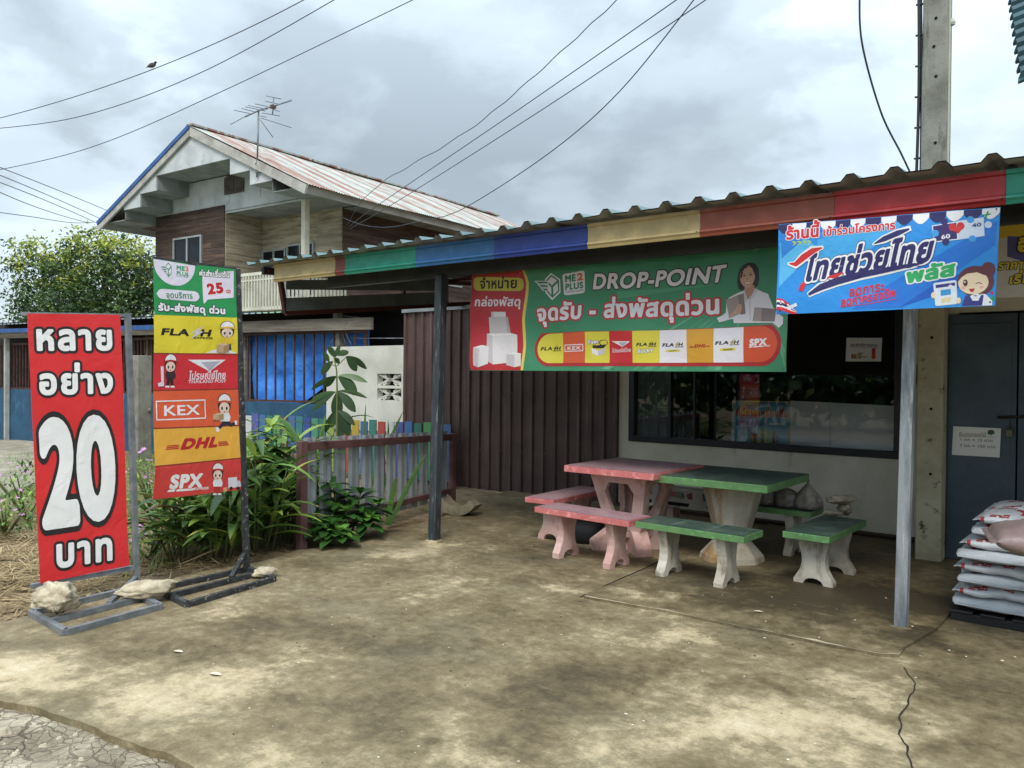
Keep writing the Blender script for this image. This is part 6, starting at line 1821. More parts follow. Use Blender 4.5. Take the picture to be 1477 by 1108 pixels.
def bar_fence(name, label, cat, x0, x1, ytop0, ytop1, ypan0, ypan1, zb, nb, off):
    f_ = thing(name, label, cat, tuple(gl((x0 + x1) / 2, 600, off).to_2d()) + (0,))
    a, b = gl(x0, ytop0, off), gl(x1, ytop1, off); c, d = gl(x0, ypan0, off), gl(x1, ypan1, off)
    m = MB(); m.bar(a, b, .05, .05); m.bar(c + Vector((0, 0, .02)), d + Vector((0, 0, .02)), .04, .04)
    for t in (0, 1): m.bar(Vector((a.lerp(b, t).x, a.lerp(b, t).y, -.05)), a.lerp(b, t), .05, .05, up=(0, 1, 0))
    part('frame', m, rust_bar, f_)
    m = MB()
    for i in range(1, nb):
        t = i / nb; p, q = a.lerp(b, t), c.lerp(d, t); m.bar(q, p, .028, .028, up=(0, 1, 0))
    part('bars', m, rust_bar, f_)
    m = MB(); L2 = (d - c).length
    ribbed(m, Vector((c.x, c.y, zb)) + gn * .03, gd, (0, 0, 1), L2, c.z - zb, .076, .014, gn, ny=1, top=.3, side=.2)
    part('tin_panel', m, blue_sheet, f_)
    return f_
bar_fence('barred_fence', 'rust brown barred fence with a blue ribbed tin foot in front of the blue tarpaulin', 'fence', 345, 528, 483, 477.5, 578.5, 583.5, 0, 13, 0)
bar_fence('barred_gate', 'blue sheet metal gate with dark bars above at the far left', 'gate', 12, 130, 497, 493, 561, 565, -.05, 26, 0)
bar_fence('barred_gate', 'blue sheet metal gate leaf at the left edge, left of the pale pipe post', 'gate', -60, 7, 499, 497, 558.5, 561, -.05, 14, 0)
bar_fence('barred_gate', 'dark barred gate between the concrete post and the courier sign', 'gate', 133, 250, 492, 487, 566, 570, -.05, 24, 0)
m = MB(); q = gl(9.5, 600, .1); m.bar((q.x, q.y, -.1), (q.x, q.y, 2.45), .09, .09, up=(0, 1, 0)); solo('pipe_post', m, mat('pale_pipe', C('#b3b5b2'), C('#94968f'), rough=.6), 'pale pipe post between the two blue gate leaves', 'post', org=(q.x, q.y, 0))
m = MB(); q = gl(204, 600, 1.0); m.bar((q.x, q.y, -.1), (q.x, q.y, 1.9), .26, .26, up=(0, 1, 0)); m.bar((q.x + .3, q.y, .9), (q.x + .1, q.y + .1, .9), .05, .05)
solo('concrete_post', m, mat('old_grey_concrete', C('#8a877c'), C('#6f6c61'), scale=4, rough=.95, bump=.5, c3=C('#55524a'), scale3=3), 'rough grey concrete post between the two signs', 'post', org=(q.x, q.y, 0), bevel=.012)
# tarpaulin
def tarp_mat():
    k = NT('blue_tarpaulin')
    f = k.noise(2.2, 7, .6, dist=.5)
    k.setc(k.ramp(f, [(.35, C('#2a6fd2')), (.6, C('#3f90f0'))])); k.rough(.45)
    k.bump(f, .8, .08)
    return k.m
m = MB()
tl_, tr_ = gl(362, 472, -.28), gl(535, 470, -.28); bl_, br_ = gl(372, 588, -.28), gl(535, 570, -.28)
def tf(u, v):
    top = tl_.lerp(tr_, u); bot = bl_.lerp(br_, u)
    if u > .45: bot = bot + Vector((0, 0, .30 * math.sin((u - .45) / .55 * PI)))
    p = bot.lerp(top, v)
    return p + gn * (.06 * math.sin(u * 19 + v * 3) * .5 + .05 * math.sin(v * 11 + u * 5) * .5 + .03 * mnoise.noise(Vector((u * 9, v * 7, 1)))) - gd * (.10 * (1 - v) * (1 - u) * math.sin(v * 3))
m.grid(tf, 70, 40)
solo('tarpaulin', m, tarp_mat(), 'bright blue tarpaulin hung behind the brown bars', 'tarpaulin', org=tuple(gl(450, 600, -.28)))
# ------------------------------------------------------------------ white wall with breeze blocks
WA, WBv = Vector((-10.78, 8.42, 0)), Vector((-7.6, 8.86, 0))
wd_ = (WBv - WA).normalized(); wn = Vector((wd_.y, -wd_.x, 0))
def wl(px, py): return onP(px, py, WA, wn)
ww_ = thing('garden_wall', 'short white rendered wall with patterned breeze blocks next to the brown metal wall', 'wall', tuple(WA))
def wuv(px, py): q = wl(px, py) - WA; return (q.dot(wd_), q.z)
h0, h1 = wuv(544, 577), wuv(579, 538)
bw_, bh_ = h1[0] - h0[0], (h1[1] - h0[1])
holes = []
for i in range(3):
    for j in range(2):
        x0 = h0[0] + i * (bw_ + .09); z0 = h0[1] + j * (bh_ / 2 + .015)
        holes.append([(x0, z0), (x0 + bw_, z0), (x0 + bw_, z0 + bh_ / 2 - .03), (x0, z0 + bh_ / 2 - .03)])
Lw = (WBv - WA).length; zt0, zt1 = wuv(480, 500.5)[1], wuv(583, 497)[1]
m = MB(); m.prism([(0, -.05), (Lw, -.05), (Lw, zt1), (.06, zt0), (0, zt0 - .06)], WA - wn * .07, wd_, (0, 0, 1), .14, holes=holes)
white_r = mat('white_render', C('#c9c9be'), C('#b5b5a9'), scale=1.5, rough=.85, bump=.15, c3=C('#8f8e80'), scale3=2, lo3=.6, hi3=.82, stretch3=(1, 1, .3))
part('wall', m, white_r, ww_)
for hl in holes:
    (x0, z0), (x1, _), (_, z1), _ = hl
    m = MB(); cx, cz = (x0 + x1) / 2, (z0 + z1) / 2
    PT = lambda u, v: WA + wd_ * u + Vector((0, 0, v)) - wn * .07
    for sx in (-1, 1):
        for sz in (-1, 1):
            m.bar(PT(cx + sx * .03, cz), PT(cx + sx * (x1 - x0) / 2, cz + sz * (z1 - z0) / 2), .10, .03, up=(0, 0, 1))
        for s2 in (-1, 1):
            xq = cx + sx * (x1 - x0) * .25
            m.bar(PT(xq - .05, cz + s2 * (z1 - z0) * .22), PT(xq, cz + s2 * (z1 - z0) * .47), .10, .022); m.bar(PT(xq + .05, cz + s2 * (z1 - z0) * .22), PT(xq, cz + s2 * (z1 - z0) * .47), .10, .022)
    part('breeze_block', m, white_r, ww_)
m = MB(); a, b = wl(484, 540), wl(488, 452); 
base_ = a - wn * .35; base_.z = 0; topp = onP(487, 452, WA - wn * .35, wn)
m.bar(base_, topp, .12, .12, up=(0, 1, 0))
wp = thing('wire_post', 'leaning grey concrete post with stay wires above the white wall', 'post', tuple(base_))
part('post', m, bpy.data.materials['old_grey_concrete'], wp)
m = MB()
for a_, b_ in (((487, 458), (508, 500)), ((490, 455), (505, 496)), ((488, 478), (470, 505)), ((489, 455), (520, 458)), ((486, 488), (583, 488)), ((487, 462), (500, 500))):
    m.tube([onP(*a_, WA - wn * .3, wn), onP(*b_, WA - wn * .25, wn)], .006, 5)
part('wires', m, galv, wp)

# ------------------------------------------------------------------ coloured pickets
pk_a, pk_b = Vector((-12.5, 7.72, 0)), Vector((-7.75, 8.28, 0))
pd = (pk_b - pk_a).normalized(); pnn = Vector((pd.y, -pd.x, 0))
pf = thing('picket_fence', 'low fence of brightly coloured boards behind the leafy plants', 'fence', tuple(pk_a))
pc = ['#3a7a70', '#a8483e', '#c9cbcb', '#5560a0', '#4670a4', '#3a7a6a', '#5fa062', '#6a4a3e', '#4a6a9a', '#3a7a80', '#384f94', '#4a8a6c', '#3a6e68', '#8aa052', '#7a4a3a', '#a8483e', '#b0983e', '#3f6398']
n = 27
for i in range(n):
    t = (i + .5) / n
    p = pk_a.lerp(pk_b, t); h = .88 + random.uniform(-.02, .02); c = pc[i % len(pc)]
    m = MB(); m.prism([(-.07, .05), (.07, .05), (.07, h), (-.07, h)], p, pd, (0, 0, 1), .02)
    part('board', m, pm(c), pf)
m = MB()
for z in (.25, .7): m.bar(pk_a - pnn * .025 + Vector((0, 0, z)), pk_b - pnn * .025 + Vector((0, 0, z)), .025, .05)
part('rails', m, old_timber, pf)
# ------------------------------------------------------------------ grey slat fence with red-brown frame
fa, fb = onZ(435, 790), onZ(652, 727)
fa.z = fb.z = 0
fd = (fb - fa).normalized(); fn_ = Vector((fd.y, -fd.x, 0))
if fn_.dot(CO - fa) < 0: fn_ = -fn_
gf = thing('slat_fence', 'low fence of grey metal slats in a red brown frame beside the porch', 'fence', tuple(fa))
mauve = mat('red_brown_frame', C('#6e4d4c'), C('#5a3d3c'), scale=5, rough=.6, bump=.15)
za = onP(430, 637, fa, fn_).z; zb_ = onP(655, 625, fa, fn_).z
m = MB(); m.bar(fa - Vector((0, 0, .05)), fa + Vector((0, 0, za)), .075, .075, up=(0, 1, 0)); m.bar(fb - Vector((0, 0, .05)), fb + Vector((0, 0, zb_)), .07, .07, up=(0, 1, 0))
m.bar(fa + Vector((0, 0, za - .05)), fb + Vector((0, 0, zb_ - .045)), .05, .075); m.bar(fa + Vector((0, 0, .19)), fb + Vector((0, 0, .17)), .045, .06)
part('frame', m, mauve, gf, bevel=.004)
slat = mat('grey_metal_slat', C('#a8aeb2'), C('#8f969b'), scale=3, rough=.5, metal=.1, c3=C('#a3a9ac'), scale3=5, lo3=.55, hi3=.75, stretch3=(3, 3, .3))
Lf = (fb - fa).length
for i in range(12):
    t = (i + .75) / 12.4
    p = fa + fd * (Lf * t) - fn_ * .045
    ztop = za + (zb_ - za) * t + .03
    m = MB(); wv_ = .094
    for s0, s1, d0, d1 in ((-1, -.6, 0, .018), (-.6, -.1, .018, .018), (-.1, .1, .018, .006), (.1, .6, .006, .018), (.6, 1, .018, 0)):
        q0, q1 = p + fd * (wv_ * s0) + fn_ * d0, p + fd * (wv_ * s1) + fn_ * d1
        m.add([q0 + Vector((0, 0, .08)), q1 + Vector((0, 0, .08)), q1 + Vector((0, 0, ztop)), q0 + Vector((0, 0, ztop))], [(0, 1, 2, 3)])
    s_ = part('slat', m, slat, gf)
    md = s_.modifiers.new('thick', 'SOLIDIFY'); md.thickness = .003

# ------------------------------------------------------------------ utility pole with cables, overhead lines, bird
pole_m = mat('concrete_pole', C('#8b8a80'), C('#6d6c63'), scale=3, rough=.95, bump=.6, bscale=40, c3=C('#4d4c44'), scale3=5, lo3=.55, hi3=.72, stretch3=(3, 3, .4))
pole_low = mat('painted_pole_foot', C('#b3ac92'), C('#9c957b'), scale=3, rough=.9, bump=.3, c3=C('#3f402f'), scale3=9, lo3=.60, hi3=.68)
pb = onZ(1341, 808)
pt = thing('utility_pole', 'grey concrete utility pole rising through the canopy roof beside the steel door', 'pole', (pb.x, 7.73, 0))
PW = .205
m = MB(); m.prism([(-PW / 2, -.1), (PW / 2, -.1), (PW / 2, 2.3), (-PW / 2, 2.3)], (pb.x, 7.73, 0), (1, 0, 0), (0, 0, 1), PW * .9, mi=0); part('painted_foot', m, pole_low, pt, bevel=.012)
m = MB(); m.prism([(-PW / 2, 2.3), (PW / 2, 2.3), (PW / 2 * .93, 9.0), (-PW / 2 * .93, 9.0)], (pb.x, 7.73, 0), (1, 0, 0), (0, 0, 1), PW * .9, mi=0); part('shaft', m, pole_m, pt, bevel=.014)
m = MB()
for px, py in ((1347, 67), (1350, 110), (1349, 206), (1350, 26), (1344, 487), (1343, 590), (1342, 684)):
    q = onY(px, py, 7.73 - PW * .45 - .004); mm = MB()
    vs = [(q.x + .013 * math.cos(t), q.y, q.z + .013 * math.sin(t)) for t in [2 * PI * i / 12 for i in range(12)]]
    m.add(vs, [tuple(range(11, -1, -1))])
part('bolt_holes', m, mat('hole_black', C('#0c0c0c'), rough=1), pt)
blk = mat('black_cable', C('#1d1f22'), rough=.5)
for i, (dx, dy) in enumerate(((-.14, -.03), (-.115, -.02))):
    m = MB(); m.tube([(pb.x + dx + .012 * math.sin(z * 1.9 + i), 7.70 + dy, z) for z in np.arange(2.6, 9, .25)], .013, 6)
    for z in np.arange(3.0, 8.8, .27): m.bar((pb.x + dx - .02, 7.70 + dy, z), (pb.x + dx + .03, 7.70 + dy, z), .02, .012)
    part('cable', m, blk, pt)
m = MB(); m.bar((pb.x + PW / 2 + .006, 7.68, 2.3), (pb.x + PW / 2 * .95 + .006, 7.68, 8.8), .012, .03, up=(0, 1, 0)); part('painted_lit_edge', m, mat('painted_lit_edge', C('#b9b8a4'), rough=.6), pt)  # added pale bar imitates the light along the pole's right edge
q = onY(1373, 33, 7.7); m = MB(); m.lathe([(0, -.03), (.025, -.02), (.03, 0), (.02, .03), (0, .035)], 10, tuple(q)); m.bar(q, q - Vector((.04, 0, 0)), .015, .015); part('insulator', m, mat('porcelain', C('#b9b9ad'), rough=.3), pt)

def wire(pts, d0, d1, r, label, mt=None, wavy=0):
    P = [Vector((p[0], p[1])) for p in pts]
    n = 40; out_ = []
    # piecewise quadratic through the given pixels
    L = [0]
    for a, b in zip(P[:-1], P[1:]): L.append(L[-1] + (b - a).length)
    for i in range(n + 1):
        s_ = L[-1] * i / n
        if len(P) == 3:
            t = s_ / L[-1]; tm = L[1] / L[-1]
            c = P[0] * ((t - tm) * (t - 1) / ((0 - tm) * (0 - 1))) + P[1] * (t * (t - 1) / (tm * (tm - 1))) + P[2] * (t * (t - tm) / (1 * (1 - tm)))
        else:
            k_ = 0
            while k_ < len(L) - 2 and L[k_ + 1] < s_: k_ += 1
            u = (s_ - L[k_]) / (L[k_ + 1] - L[k_]); p1, p2 = P[k_], P[k_ + 1]; p0 = P[max(0, k_ - 1)]; p3 = P[min(len(P) - 1, k_ + 2)]
            c = .5 * ((2 * p1) + (p2 - p0) * u + (2 * p0 - 5 * p1 + 4 * p2 - p3) * u * u + (3 * p1 - p0 - 3 * p2 + p3) * u ** 3)
        if wavy: c = c + Vector((0, wavy * math.sin(s_ * .11)))
        d = 1 / ((1 / d0) * (1 - i / n) + (1 / d1) * (i / n))
        out_.append(atD(c.x, c.y, d))
    for e_, i0, i1 in ((P[0], 0, 1), (P[-1], -1, -2)):      # lines that leave the picture run on well past its edge
        if e_.x < 0 or e_.y < 0:
            q = out_[i0] + (out_[i0] - out_[i1]).normalized() * 14
            if i0 == 0: out_.insert(0, q)
            else: out_.append(q)
    m = MB(); m.tube(out_, r, 6)
    return solo('power_line', m, mt or wirem, label, 'cable', 'overhead lines', org=tuple(out_[0]))
wirem = mat('grey_cable', C('#3b4048'), rough=.6)
wire([(-40, 180), (218, 101), (460, -12)], 14, 10, .006, 'overhead line at the upper left with a bird sitting on it')
wire([(-40, 189), (120, 167), (300, 100), (520, -22)], 14, 10, .006, 'overhead line just below the one with the bird')
wire([(-40, 253), (130, 213), (320, 132), (620, -12)], 14, 10, .0055, 'third overhead line from the top at the left, ending left of the antenna')
for i, (a, b, c) in enumerate((((-20, 234), (80, 273), (165, 308)), ((-20, 245), (70, 282), (152, 319)), ((-20, 256), (70, 291), (140, 322)), ((-20, 268), (70, 305), (130, 322)))):
    wire([a, b, c], 16, 26, .009, ['highest of the four thin lines falling to the tree at the left', 'second of the four thin lines falling to the tree at the left', 'third of the four thin lines falling to the tree at the left', 'lowest of the four thin lines falling to the tree at the left'][i])
wire([(-20, 304), (40, 312), (100, 321), (135, 321)], 16, 26, .009, 'slack thin line reaching the tree crown below the other four')
wire([(500, 325), (545, 268), (700, 170), (910, -18)], 16.5, 8, .0055, 'wavy overhead line running from the tin roof up to the top centre', wavy=1.2)
wire([(503, 328), (545, 296), (760, 150), (1000, -17)], 16.5, 8, .006, 'middle overhead line from the house side up to the top centre')
wire([(505, 330), (590, 280), (810, 140), (1040, -15)], 16.5, 8, .006, 'right overhead line from the house side up to the top centre')
wire([(490, 312), (520, 324), (560, 328), (610, 318), (670, 300), (800, 215), (900, 125), (1010, -12)], 17, 8, .0065, 'slack pale cable sagging from the house before rising to the top centre')
wire([(1240, -20), (1243, 60), (1270, 160), (1300, 222), (1316, 256)], 6.0, 6.6, .0075, 'single dark cable curving down to the canopy left of the utility pole')
# bird
bo = atD(219, 100.2, 1 / ((1 / 14) * .52 + (1 / 10) * .48))
bt = thing('bird', 'small brown bird perched on the overhead line at the upper left', 'bird', tuple(bo))
kk = (bo - CO).dot(CF) / FPX
def bp(x, y): return bo + CR * ((200 + x / 36.925 - 219) * kk) - CU * ((80 + y / 36.925 - 104.3) * kk)
m = MB()
sp = [((370, 800), 6), ((450, 775), 22), ((520, 745), 60), ((620, 700), 105), ((720, 672), 125), ((810, 640), 112), ((860, 590), 72), ((885, 540), 58), ((905, 515), 62), ((940, 520), 40), ((965, 532), 15), ((1000, 540), 3)]
m.tube([bp(*p) for p, r in sp], [r / 36.925 * kk for p, r in sp], 12)
m.mi = [1 if (i // 12) >= 6 and i < 132 else 0 for i in range(len(m.f))]
part('body', m, [mat('brown_feathers', C('#5b534d'), C('#453e3a'), scale=30, rough=.9), mat('dark_head_feathers', C('#23272e'), rough=.9)], bt)
for x in (660, 770):
    m = MB(); m.tube([bp(x - 20, 790), bp(x - 5, 870), bp(x + 20, 915)], .003, 5); part('leg', m, blk, bt)
# neighbouring awning that reaches into the top right corner
aw = thing('corrugated_awning', 'dark teal corrugated awning edge reaching into the top right corner', 'awning', tuple(atD(1480, 110, 3.4)))
m = MB()
p0 = atD(1473, 112, 3.5); p1 = atD(1450, -60, 4.6); ed = p1 - p0; Le = ed.length
ribbed(m, p0, ed, (CR * 1.0 + Vector((0, 0, .35)) - _FW * .25), Le, 2.2, .11, .03, (CR.cross(ed)).normalized() * -1, ny=2, top=.3, side=.2)
o2 = len(m.v)
part('sheet', m, mat('teal_awning_sheet', C('#1d4a50'), C('#153a40'), rough=.5, metal=.2), aw).modifiers.new('thick', 'SOLIDIFY').thickness = .012
# ------------------------------------------------------------------ vegetation
def leafm(name, c1, c2, rough=.45, trans=.25):
    k = NT(name)
    f = k.noise(2.5, 5, .6)
    gm = k.n('ShaderNodeNewGeometry')
    c = k.mix(k.ramp(f, [(.35, 0.0), (.65, 1.0)]), c1, c2)
    c = k.mix(1.0, c, k.ramp(gm.outputs['Random Per Island'], [(0, .62), (1, 1.2)]), 'MULTIPLY')
    k.setc(c); k.rough(rough); k.b.inputs['Specular IOR Level'].default_value = .4
    tr = k.n('ShaderNodeBsdfTranslucent'); k.l(c, tr.inputs[0])
    mx_ = k.n('ShaderNodeMixShader'); mx_.inputs[0].default_value = trans
    k.l(k.b.outputs[0], mx_.inputs[1]); k.l(tr.outputs[0], mx_.inputs[2])
    k.l(mx_.outputs[0], k.t.nodes['Material Output'].inputs['Surface'])
    return k.m
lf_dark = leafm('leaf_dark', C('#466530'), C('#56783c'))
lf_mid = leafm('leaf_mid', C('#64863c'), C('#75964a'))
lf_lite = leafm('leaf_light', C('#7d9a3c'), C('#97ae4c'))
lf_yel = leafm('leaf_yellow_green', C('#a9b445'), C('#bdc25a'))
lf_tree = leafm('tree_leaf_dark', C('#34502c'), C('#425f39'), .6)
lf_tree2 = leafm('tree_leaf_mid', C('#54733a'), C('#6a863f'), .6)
lf_red = leafm('leaf_reddish', C('#7a4a34'), C('#8f6a3c'))
stemm = mat('green_stem', C('#5a6a3a'), C('#6d6a45'), rough=.8)
bark = mat('grey_bark', C('#6b6358'), C('#4d463d'), scale=6, rough=.95, bump=.6)
pinkf = leafm('pink_petal', C('#c98ac4'), C('#d9a4d2'), .7)
drym = leafm('dry_straw', C('#a8926a'), C('#8a744e'), .9, .1)

def tree(name, label, bx, by, trunk_h, blobs_, nt_, lsz, seed, group):
    rn = random.Random(seed)
    t = thing(name, label, 'tree', (bx, by, -.05), 0, group)
    m = MB()
    limbs = []
    for k_ in range(4):
        a = rn.uniform(0, 2 * PI)
        m.tube([(bx + .12 * math.cos(a), by + .12 * math.sin(a), -.1), (bx + .25 * math.cos(a), by + .25 * math.sin(a), trunk_h * .5), (bx + .5 * math.cos(a), by + .5 * math.sin(a), trunk_h)], [.13, .10, .08], 8)
        limbs.append(Vector((bx + .5 * math.cos(a), by + .5 * math.sin(a), trunk_h)))
    for (dx, dy, z, rx, ry, rz) in blobs_:
        c = Vector((bx + dx, by + dy, z)); s_ = min(limbs, key=lambda q: (q - c).length)
        mid = s_.lerp(c, .5) + Vector((rn.uniform(-.2, .2), rn.uniform(-.2, .2), .15))
        m.tube([s_, mid, c], [.07, .05, .025], 6)
        for j in range(5):
            e_ = c + Vector((rn.gauss(0, .45) * rx, rn.gauss(0, .45) * ry, rn.gauss(0.2, .4) * rz)); m.tube([mid.lerp(c, rn.random()), e_], [.025, .008], 5)
    part('trunk', m, bark, t)
    m = MB()
    zmx = max(b[2] + b[5] for b in blobs_); zmn = min(b[2] - b[5] for b in blobs_)
    wts = [b[3] * b[4] * b[5] for b in blobs_]
    for i in range(nt_):
        b = rn.choices(blobs_, wts)[0]
        while True:
            p = Vector((rn.uniform(-1, 1), rn.uniform(-1, 1), rn.uniform(-1, 1)))
            L = p.length
            if L < 1 and rn.random() < .25 + .75 * L * L: break
        if mnoise.noise(Vector((p.x * 2.6 + b[0], p.y * 2.6 + b[1], p.z * 2.6 + b[2]))) < -.01: continue
        c = Vector((bx + b[0] + p.x * b[3], by + b[1] + p.y * b[4], b[2] + p.z * b[5]))
        hi = (c.z - zmn) / (zmx - zmn)
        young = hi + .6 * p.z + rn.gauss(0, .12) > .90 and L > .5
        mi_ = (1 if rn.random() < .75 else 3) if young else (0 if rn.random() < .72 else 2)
        tw = Vector((rn.gauss(0, 1), rn.gauss(0, 1), rn.gauss(0, .5) - .2)).normalized()
        for q in range(9):
            o = c + tw * (q - 4) * lsz * .45 + Vector((rn.gauss(0, 1), rn.gauss(0, 1), rn.gauss(0, 1))) * lsz * .28
            d = Vector((rn.gauss(0, 1), rn.gauss(0, 1), rn.gauss(-.3, .7))).normalized()
            s_ = d.cross(Vector((rn.gauss(0, 1), rn.gauss(0, 1), rn.gauss(0, 1)))).normalized()
            l2 = lsz * rn.uniform(.6, 1.1)
            m.add([o, o + d * l2 * .5 + s_ * l2 * .2, o + d * l2, o + d * l2 * .5 - s_ * l2 * .2], [(0, 1, 2, 3)], mi_)
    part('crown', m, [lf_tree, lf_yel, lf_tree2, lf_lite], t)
    return t
def tp(px, py, t): q = atD(px, py, t); return q
base = atD(165, 560, 29)
def tblob(px, py, rpx, rpz, t=29, ry=1.6):
    q = atD(px, py, t); s_ = t / FPX
    return (q.x - base.x, q.y - base.y, q.z, rpx * s_, ry, rpz * s_)
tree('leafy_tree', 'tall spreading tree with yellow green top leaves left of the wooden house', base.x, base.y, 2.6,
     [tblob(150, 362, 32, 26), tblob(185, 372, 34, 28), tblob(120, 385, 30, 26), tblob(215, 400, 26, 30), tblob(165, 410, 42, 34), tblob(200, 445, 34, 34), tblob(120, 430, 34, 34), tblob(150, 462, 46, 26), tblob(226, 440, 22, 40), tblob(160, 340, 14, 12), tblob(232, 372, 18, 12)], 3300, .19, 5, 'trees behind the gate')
base = atD(70, 560, 30)
tree('leafy_tree', 'shorter bushy tree with a rounded pale green top at the far left behind the gate', base.x, base.y, 2.4,
     [tblob(66, 362, 20, 18, 30), tblob(60, 378, 12, 20, 30), tblob(74, 395, 28, 24, 30), tblob(62, 425, 14, 26, 30), tblob(84, 435, 30, 34, 30), tblob(68, 455, 16, 18, 30), tblob(95, 460, 28, 22, 30)], 1700, .19, 9, 'trees behind the gate')
# bush behind the white wall
q = atD(566, 484, 16)
def bush(name, label, x, y, z0, rx, ry, h, n, lsz, mats_, seed, cat='bush', stems=5, flowers=0, group=None):
    rn = random.Random(seed)
    t = thing(name, label, cat, (x, y, z0), 0, group)
    m = MB()
    for i in range(stems):
        a = rn.uniform(0, 2 * PI); m.tube([(x, y, z0), (x + .4 * rx * math.cos(a), y + .4 * ry * math.sin(a), z0 + h * .45), (x + .8 * rx * math.cos(a), y + .8 * ry * math.sin(a), z0 + h * .85)], [.012, .009, .005], 5)
    part('stems', m, stemm, t)
    m = MB(); fl = MB()
    for i in range(n):
        while True:
            p = Vector((rn.uniform(-1, 1), rn.uniform(-1, 1), rn.uniform(-1, 1)))
            if p.length < 1: break
        if mnoise.noise(p * 2 + Vector((seed, 0, 0))) < -.2: continue
        c = Vector((x + p.x * rx, y + p.y * ry, z0 + h * .5 + p.z * h * .5))
        d = (Vector((p.x, p.y, abs(p.z) * .6 + .2)) + Vector((rn.gauss(0, .6), rn.gauss(0, .6), rn.gauss(0, .4)))).normalized()
        m.leaf(c, d, lsz * rn.uniform(.6, 1.2), lsz * rn.uniform(.3, .45), droop=.8, seg=3, mi=rn.randrange(len(mats_)))
    part('leaves', m, mats_, t)
    if flowers:
        for i in range(flowers):
            a = rn.uniform(0, 2 * PI); r = rn.uniform(.3, 1.05); c = Vector((x + rx * r * math.cos(a), y + ry * r * math.sin(a), z0 + h * rn.uniform(.55, 1.1)))
            fl = MB(); nn = Vector((rn.gauss(.4, .5), rn.gauss(-.4, .5), 1)).normalized(); u = nn.cross(Vector((1, 0, .2))).normalized(); v = nn.cross(u)
            for k_ in range(5):
                b = 2 * PI * k_ / 5
                d = u * math.cos(b) + v * math.sin(b); e_ = u * math.cos(b + 1.2) + v * math.sin(b + 1.2)
                fl.add([c, c + d * .02, c + (d + e_) * .017, c + e_ * .011], [(0, 1, 2, 3)])
            part('flower', fl, pinkf, t)
    return t
bush('garden_bush', 'dark green bush peeping over the white wall by the brown metal wall', q.x, q.y, 1.6, .38, .4, 1.15, 420, .15, [lf_dark, lf_mid, lf_lite], 4)
FLG = 'pink flowered bushes in the front bed'
for i, (px, py, rx, h, n, lb) in enumerate(((38, 745, .42, .62, 420, 'pink flowered bush at the left edge beside the red sign'), (222, 742, .34, .78, 380, 'tall pink flowered bush between the red sign and the courier sign'), (215, 800, .3, .28, 200, 'low pink flowered bush by the foot of the red sign post'), (8, 770, .3, .4, 240, 'pink flowered bush cut by the left edge of the picture'), (75, 700, .4, .5, 260, 'pink flowered bush behind the red sign'))):
    g_ = onZ(px, py, 0); bush('flower_bush', lb, g_.x, g_.y, -.04, rx, rx, h, n, .075, [lf_mid, lf_dark, lf_lite], 20 + i, 'flower bush', 8, 16, FLG)
# lily-like clumps with long leaves
def clump(label, x, y, ns, h, spread, seed, L=.50, W=.072, mats_=None, droop=.9, name='leafy_plant', group=None, bias=(0, 0)):
    rn = random.Random(seed); mats_ = mats_ or [lf_mid, lf_dark, lf_lite, lf_yel, lf_red]
    t = thing(name, label, 'plant', (x, y, -.03), 0, group)
    sm, lm = MB(), MB()
    for i in range(ns):
        a = rn.uniform(0, 2 * PI); r = spread * math.sqrt(rn.random())
        b = Vector((x + r * .6 * math.cos(a), y + r * .6 * math.sin(a), -.04))
        ld = Vector((math.cos(a) * rn.uniform(.1, .5) + bias[0], math.sin(a) * rn.uniform(.1, .5) + bias[1], 1)).normalized()
        hh = h * rn.uniform(.55, 1.0)
        pts = [b, b + ld * hh * .5, b + ld * hh + Vector((ld.x, ld.y, -.1)) * .1 * hh]
        sm.tube(pts, [.010, .008, .004], 5)
        nl = rn.randint(6, 9); ph = rn.uniform(0, PI)
        for j in range(nl):
            f = .22 + .78 * j / (nl - 1)
            p = pts[0].lerp(pts[1], f * 2) if f < .5 else pts[1].lerp(pts[2], f * 2 - 1)
            az = ph + (j % 2) * PI + rn.uniform(-.5, .5)
            d = Vector((math.cos(az), math.sin(az), rn.uniform(.5, 1.3))).normalized()
            lm.leaf(p, d, L * rn.uniform(.7, 1.15), W * rn.uniform(.8, 1.25), droop=droop * rn.uniform(.7, 1.4), fold=.3, seg=6, mi=rn.choices((0, 1, 2, 3, 4), (50, 24, 18, 5, 3))[0])
    part('stems', sm, stemm, t); part('leaves', lm, mats_, t)
    return t
PG = 'long leaved plants in the bed behind the signs'
for i, (px, py, ns, h, sp, lb) in enumerate(((265, 800, 12, .62, .32, 'arching long leaved clump under the courier sign, left part'), (318, 800, 14, .78, .34, 'arching long leaved clump right behind the courier sign post'), (372, 790, 14, 1.0, .34, 'tall long leaved clump between the courier sign and the grey fence'), (412, 778, 12, 1.05, .3, 'long leaved clump touching the corner post of the grey fence'), (345, 765, 14, 1.15, .35, 'long leaved clump at the back of the bed, just right of the courier sign'), (300, 770, 12, .95, .35, 'long leaved clump at the back left of the bed behind the courier sign'), (405, 760, 12, 1.2, .3, 'tallest long leaved clump directly left of the grey fence'))):
    g_ = onZ(px, py, 0); clump(lb, g_.x, g_.y, ns, h, sp, 40 + i, group=PG)
g_ = onZ(392, 770, 0)
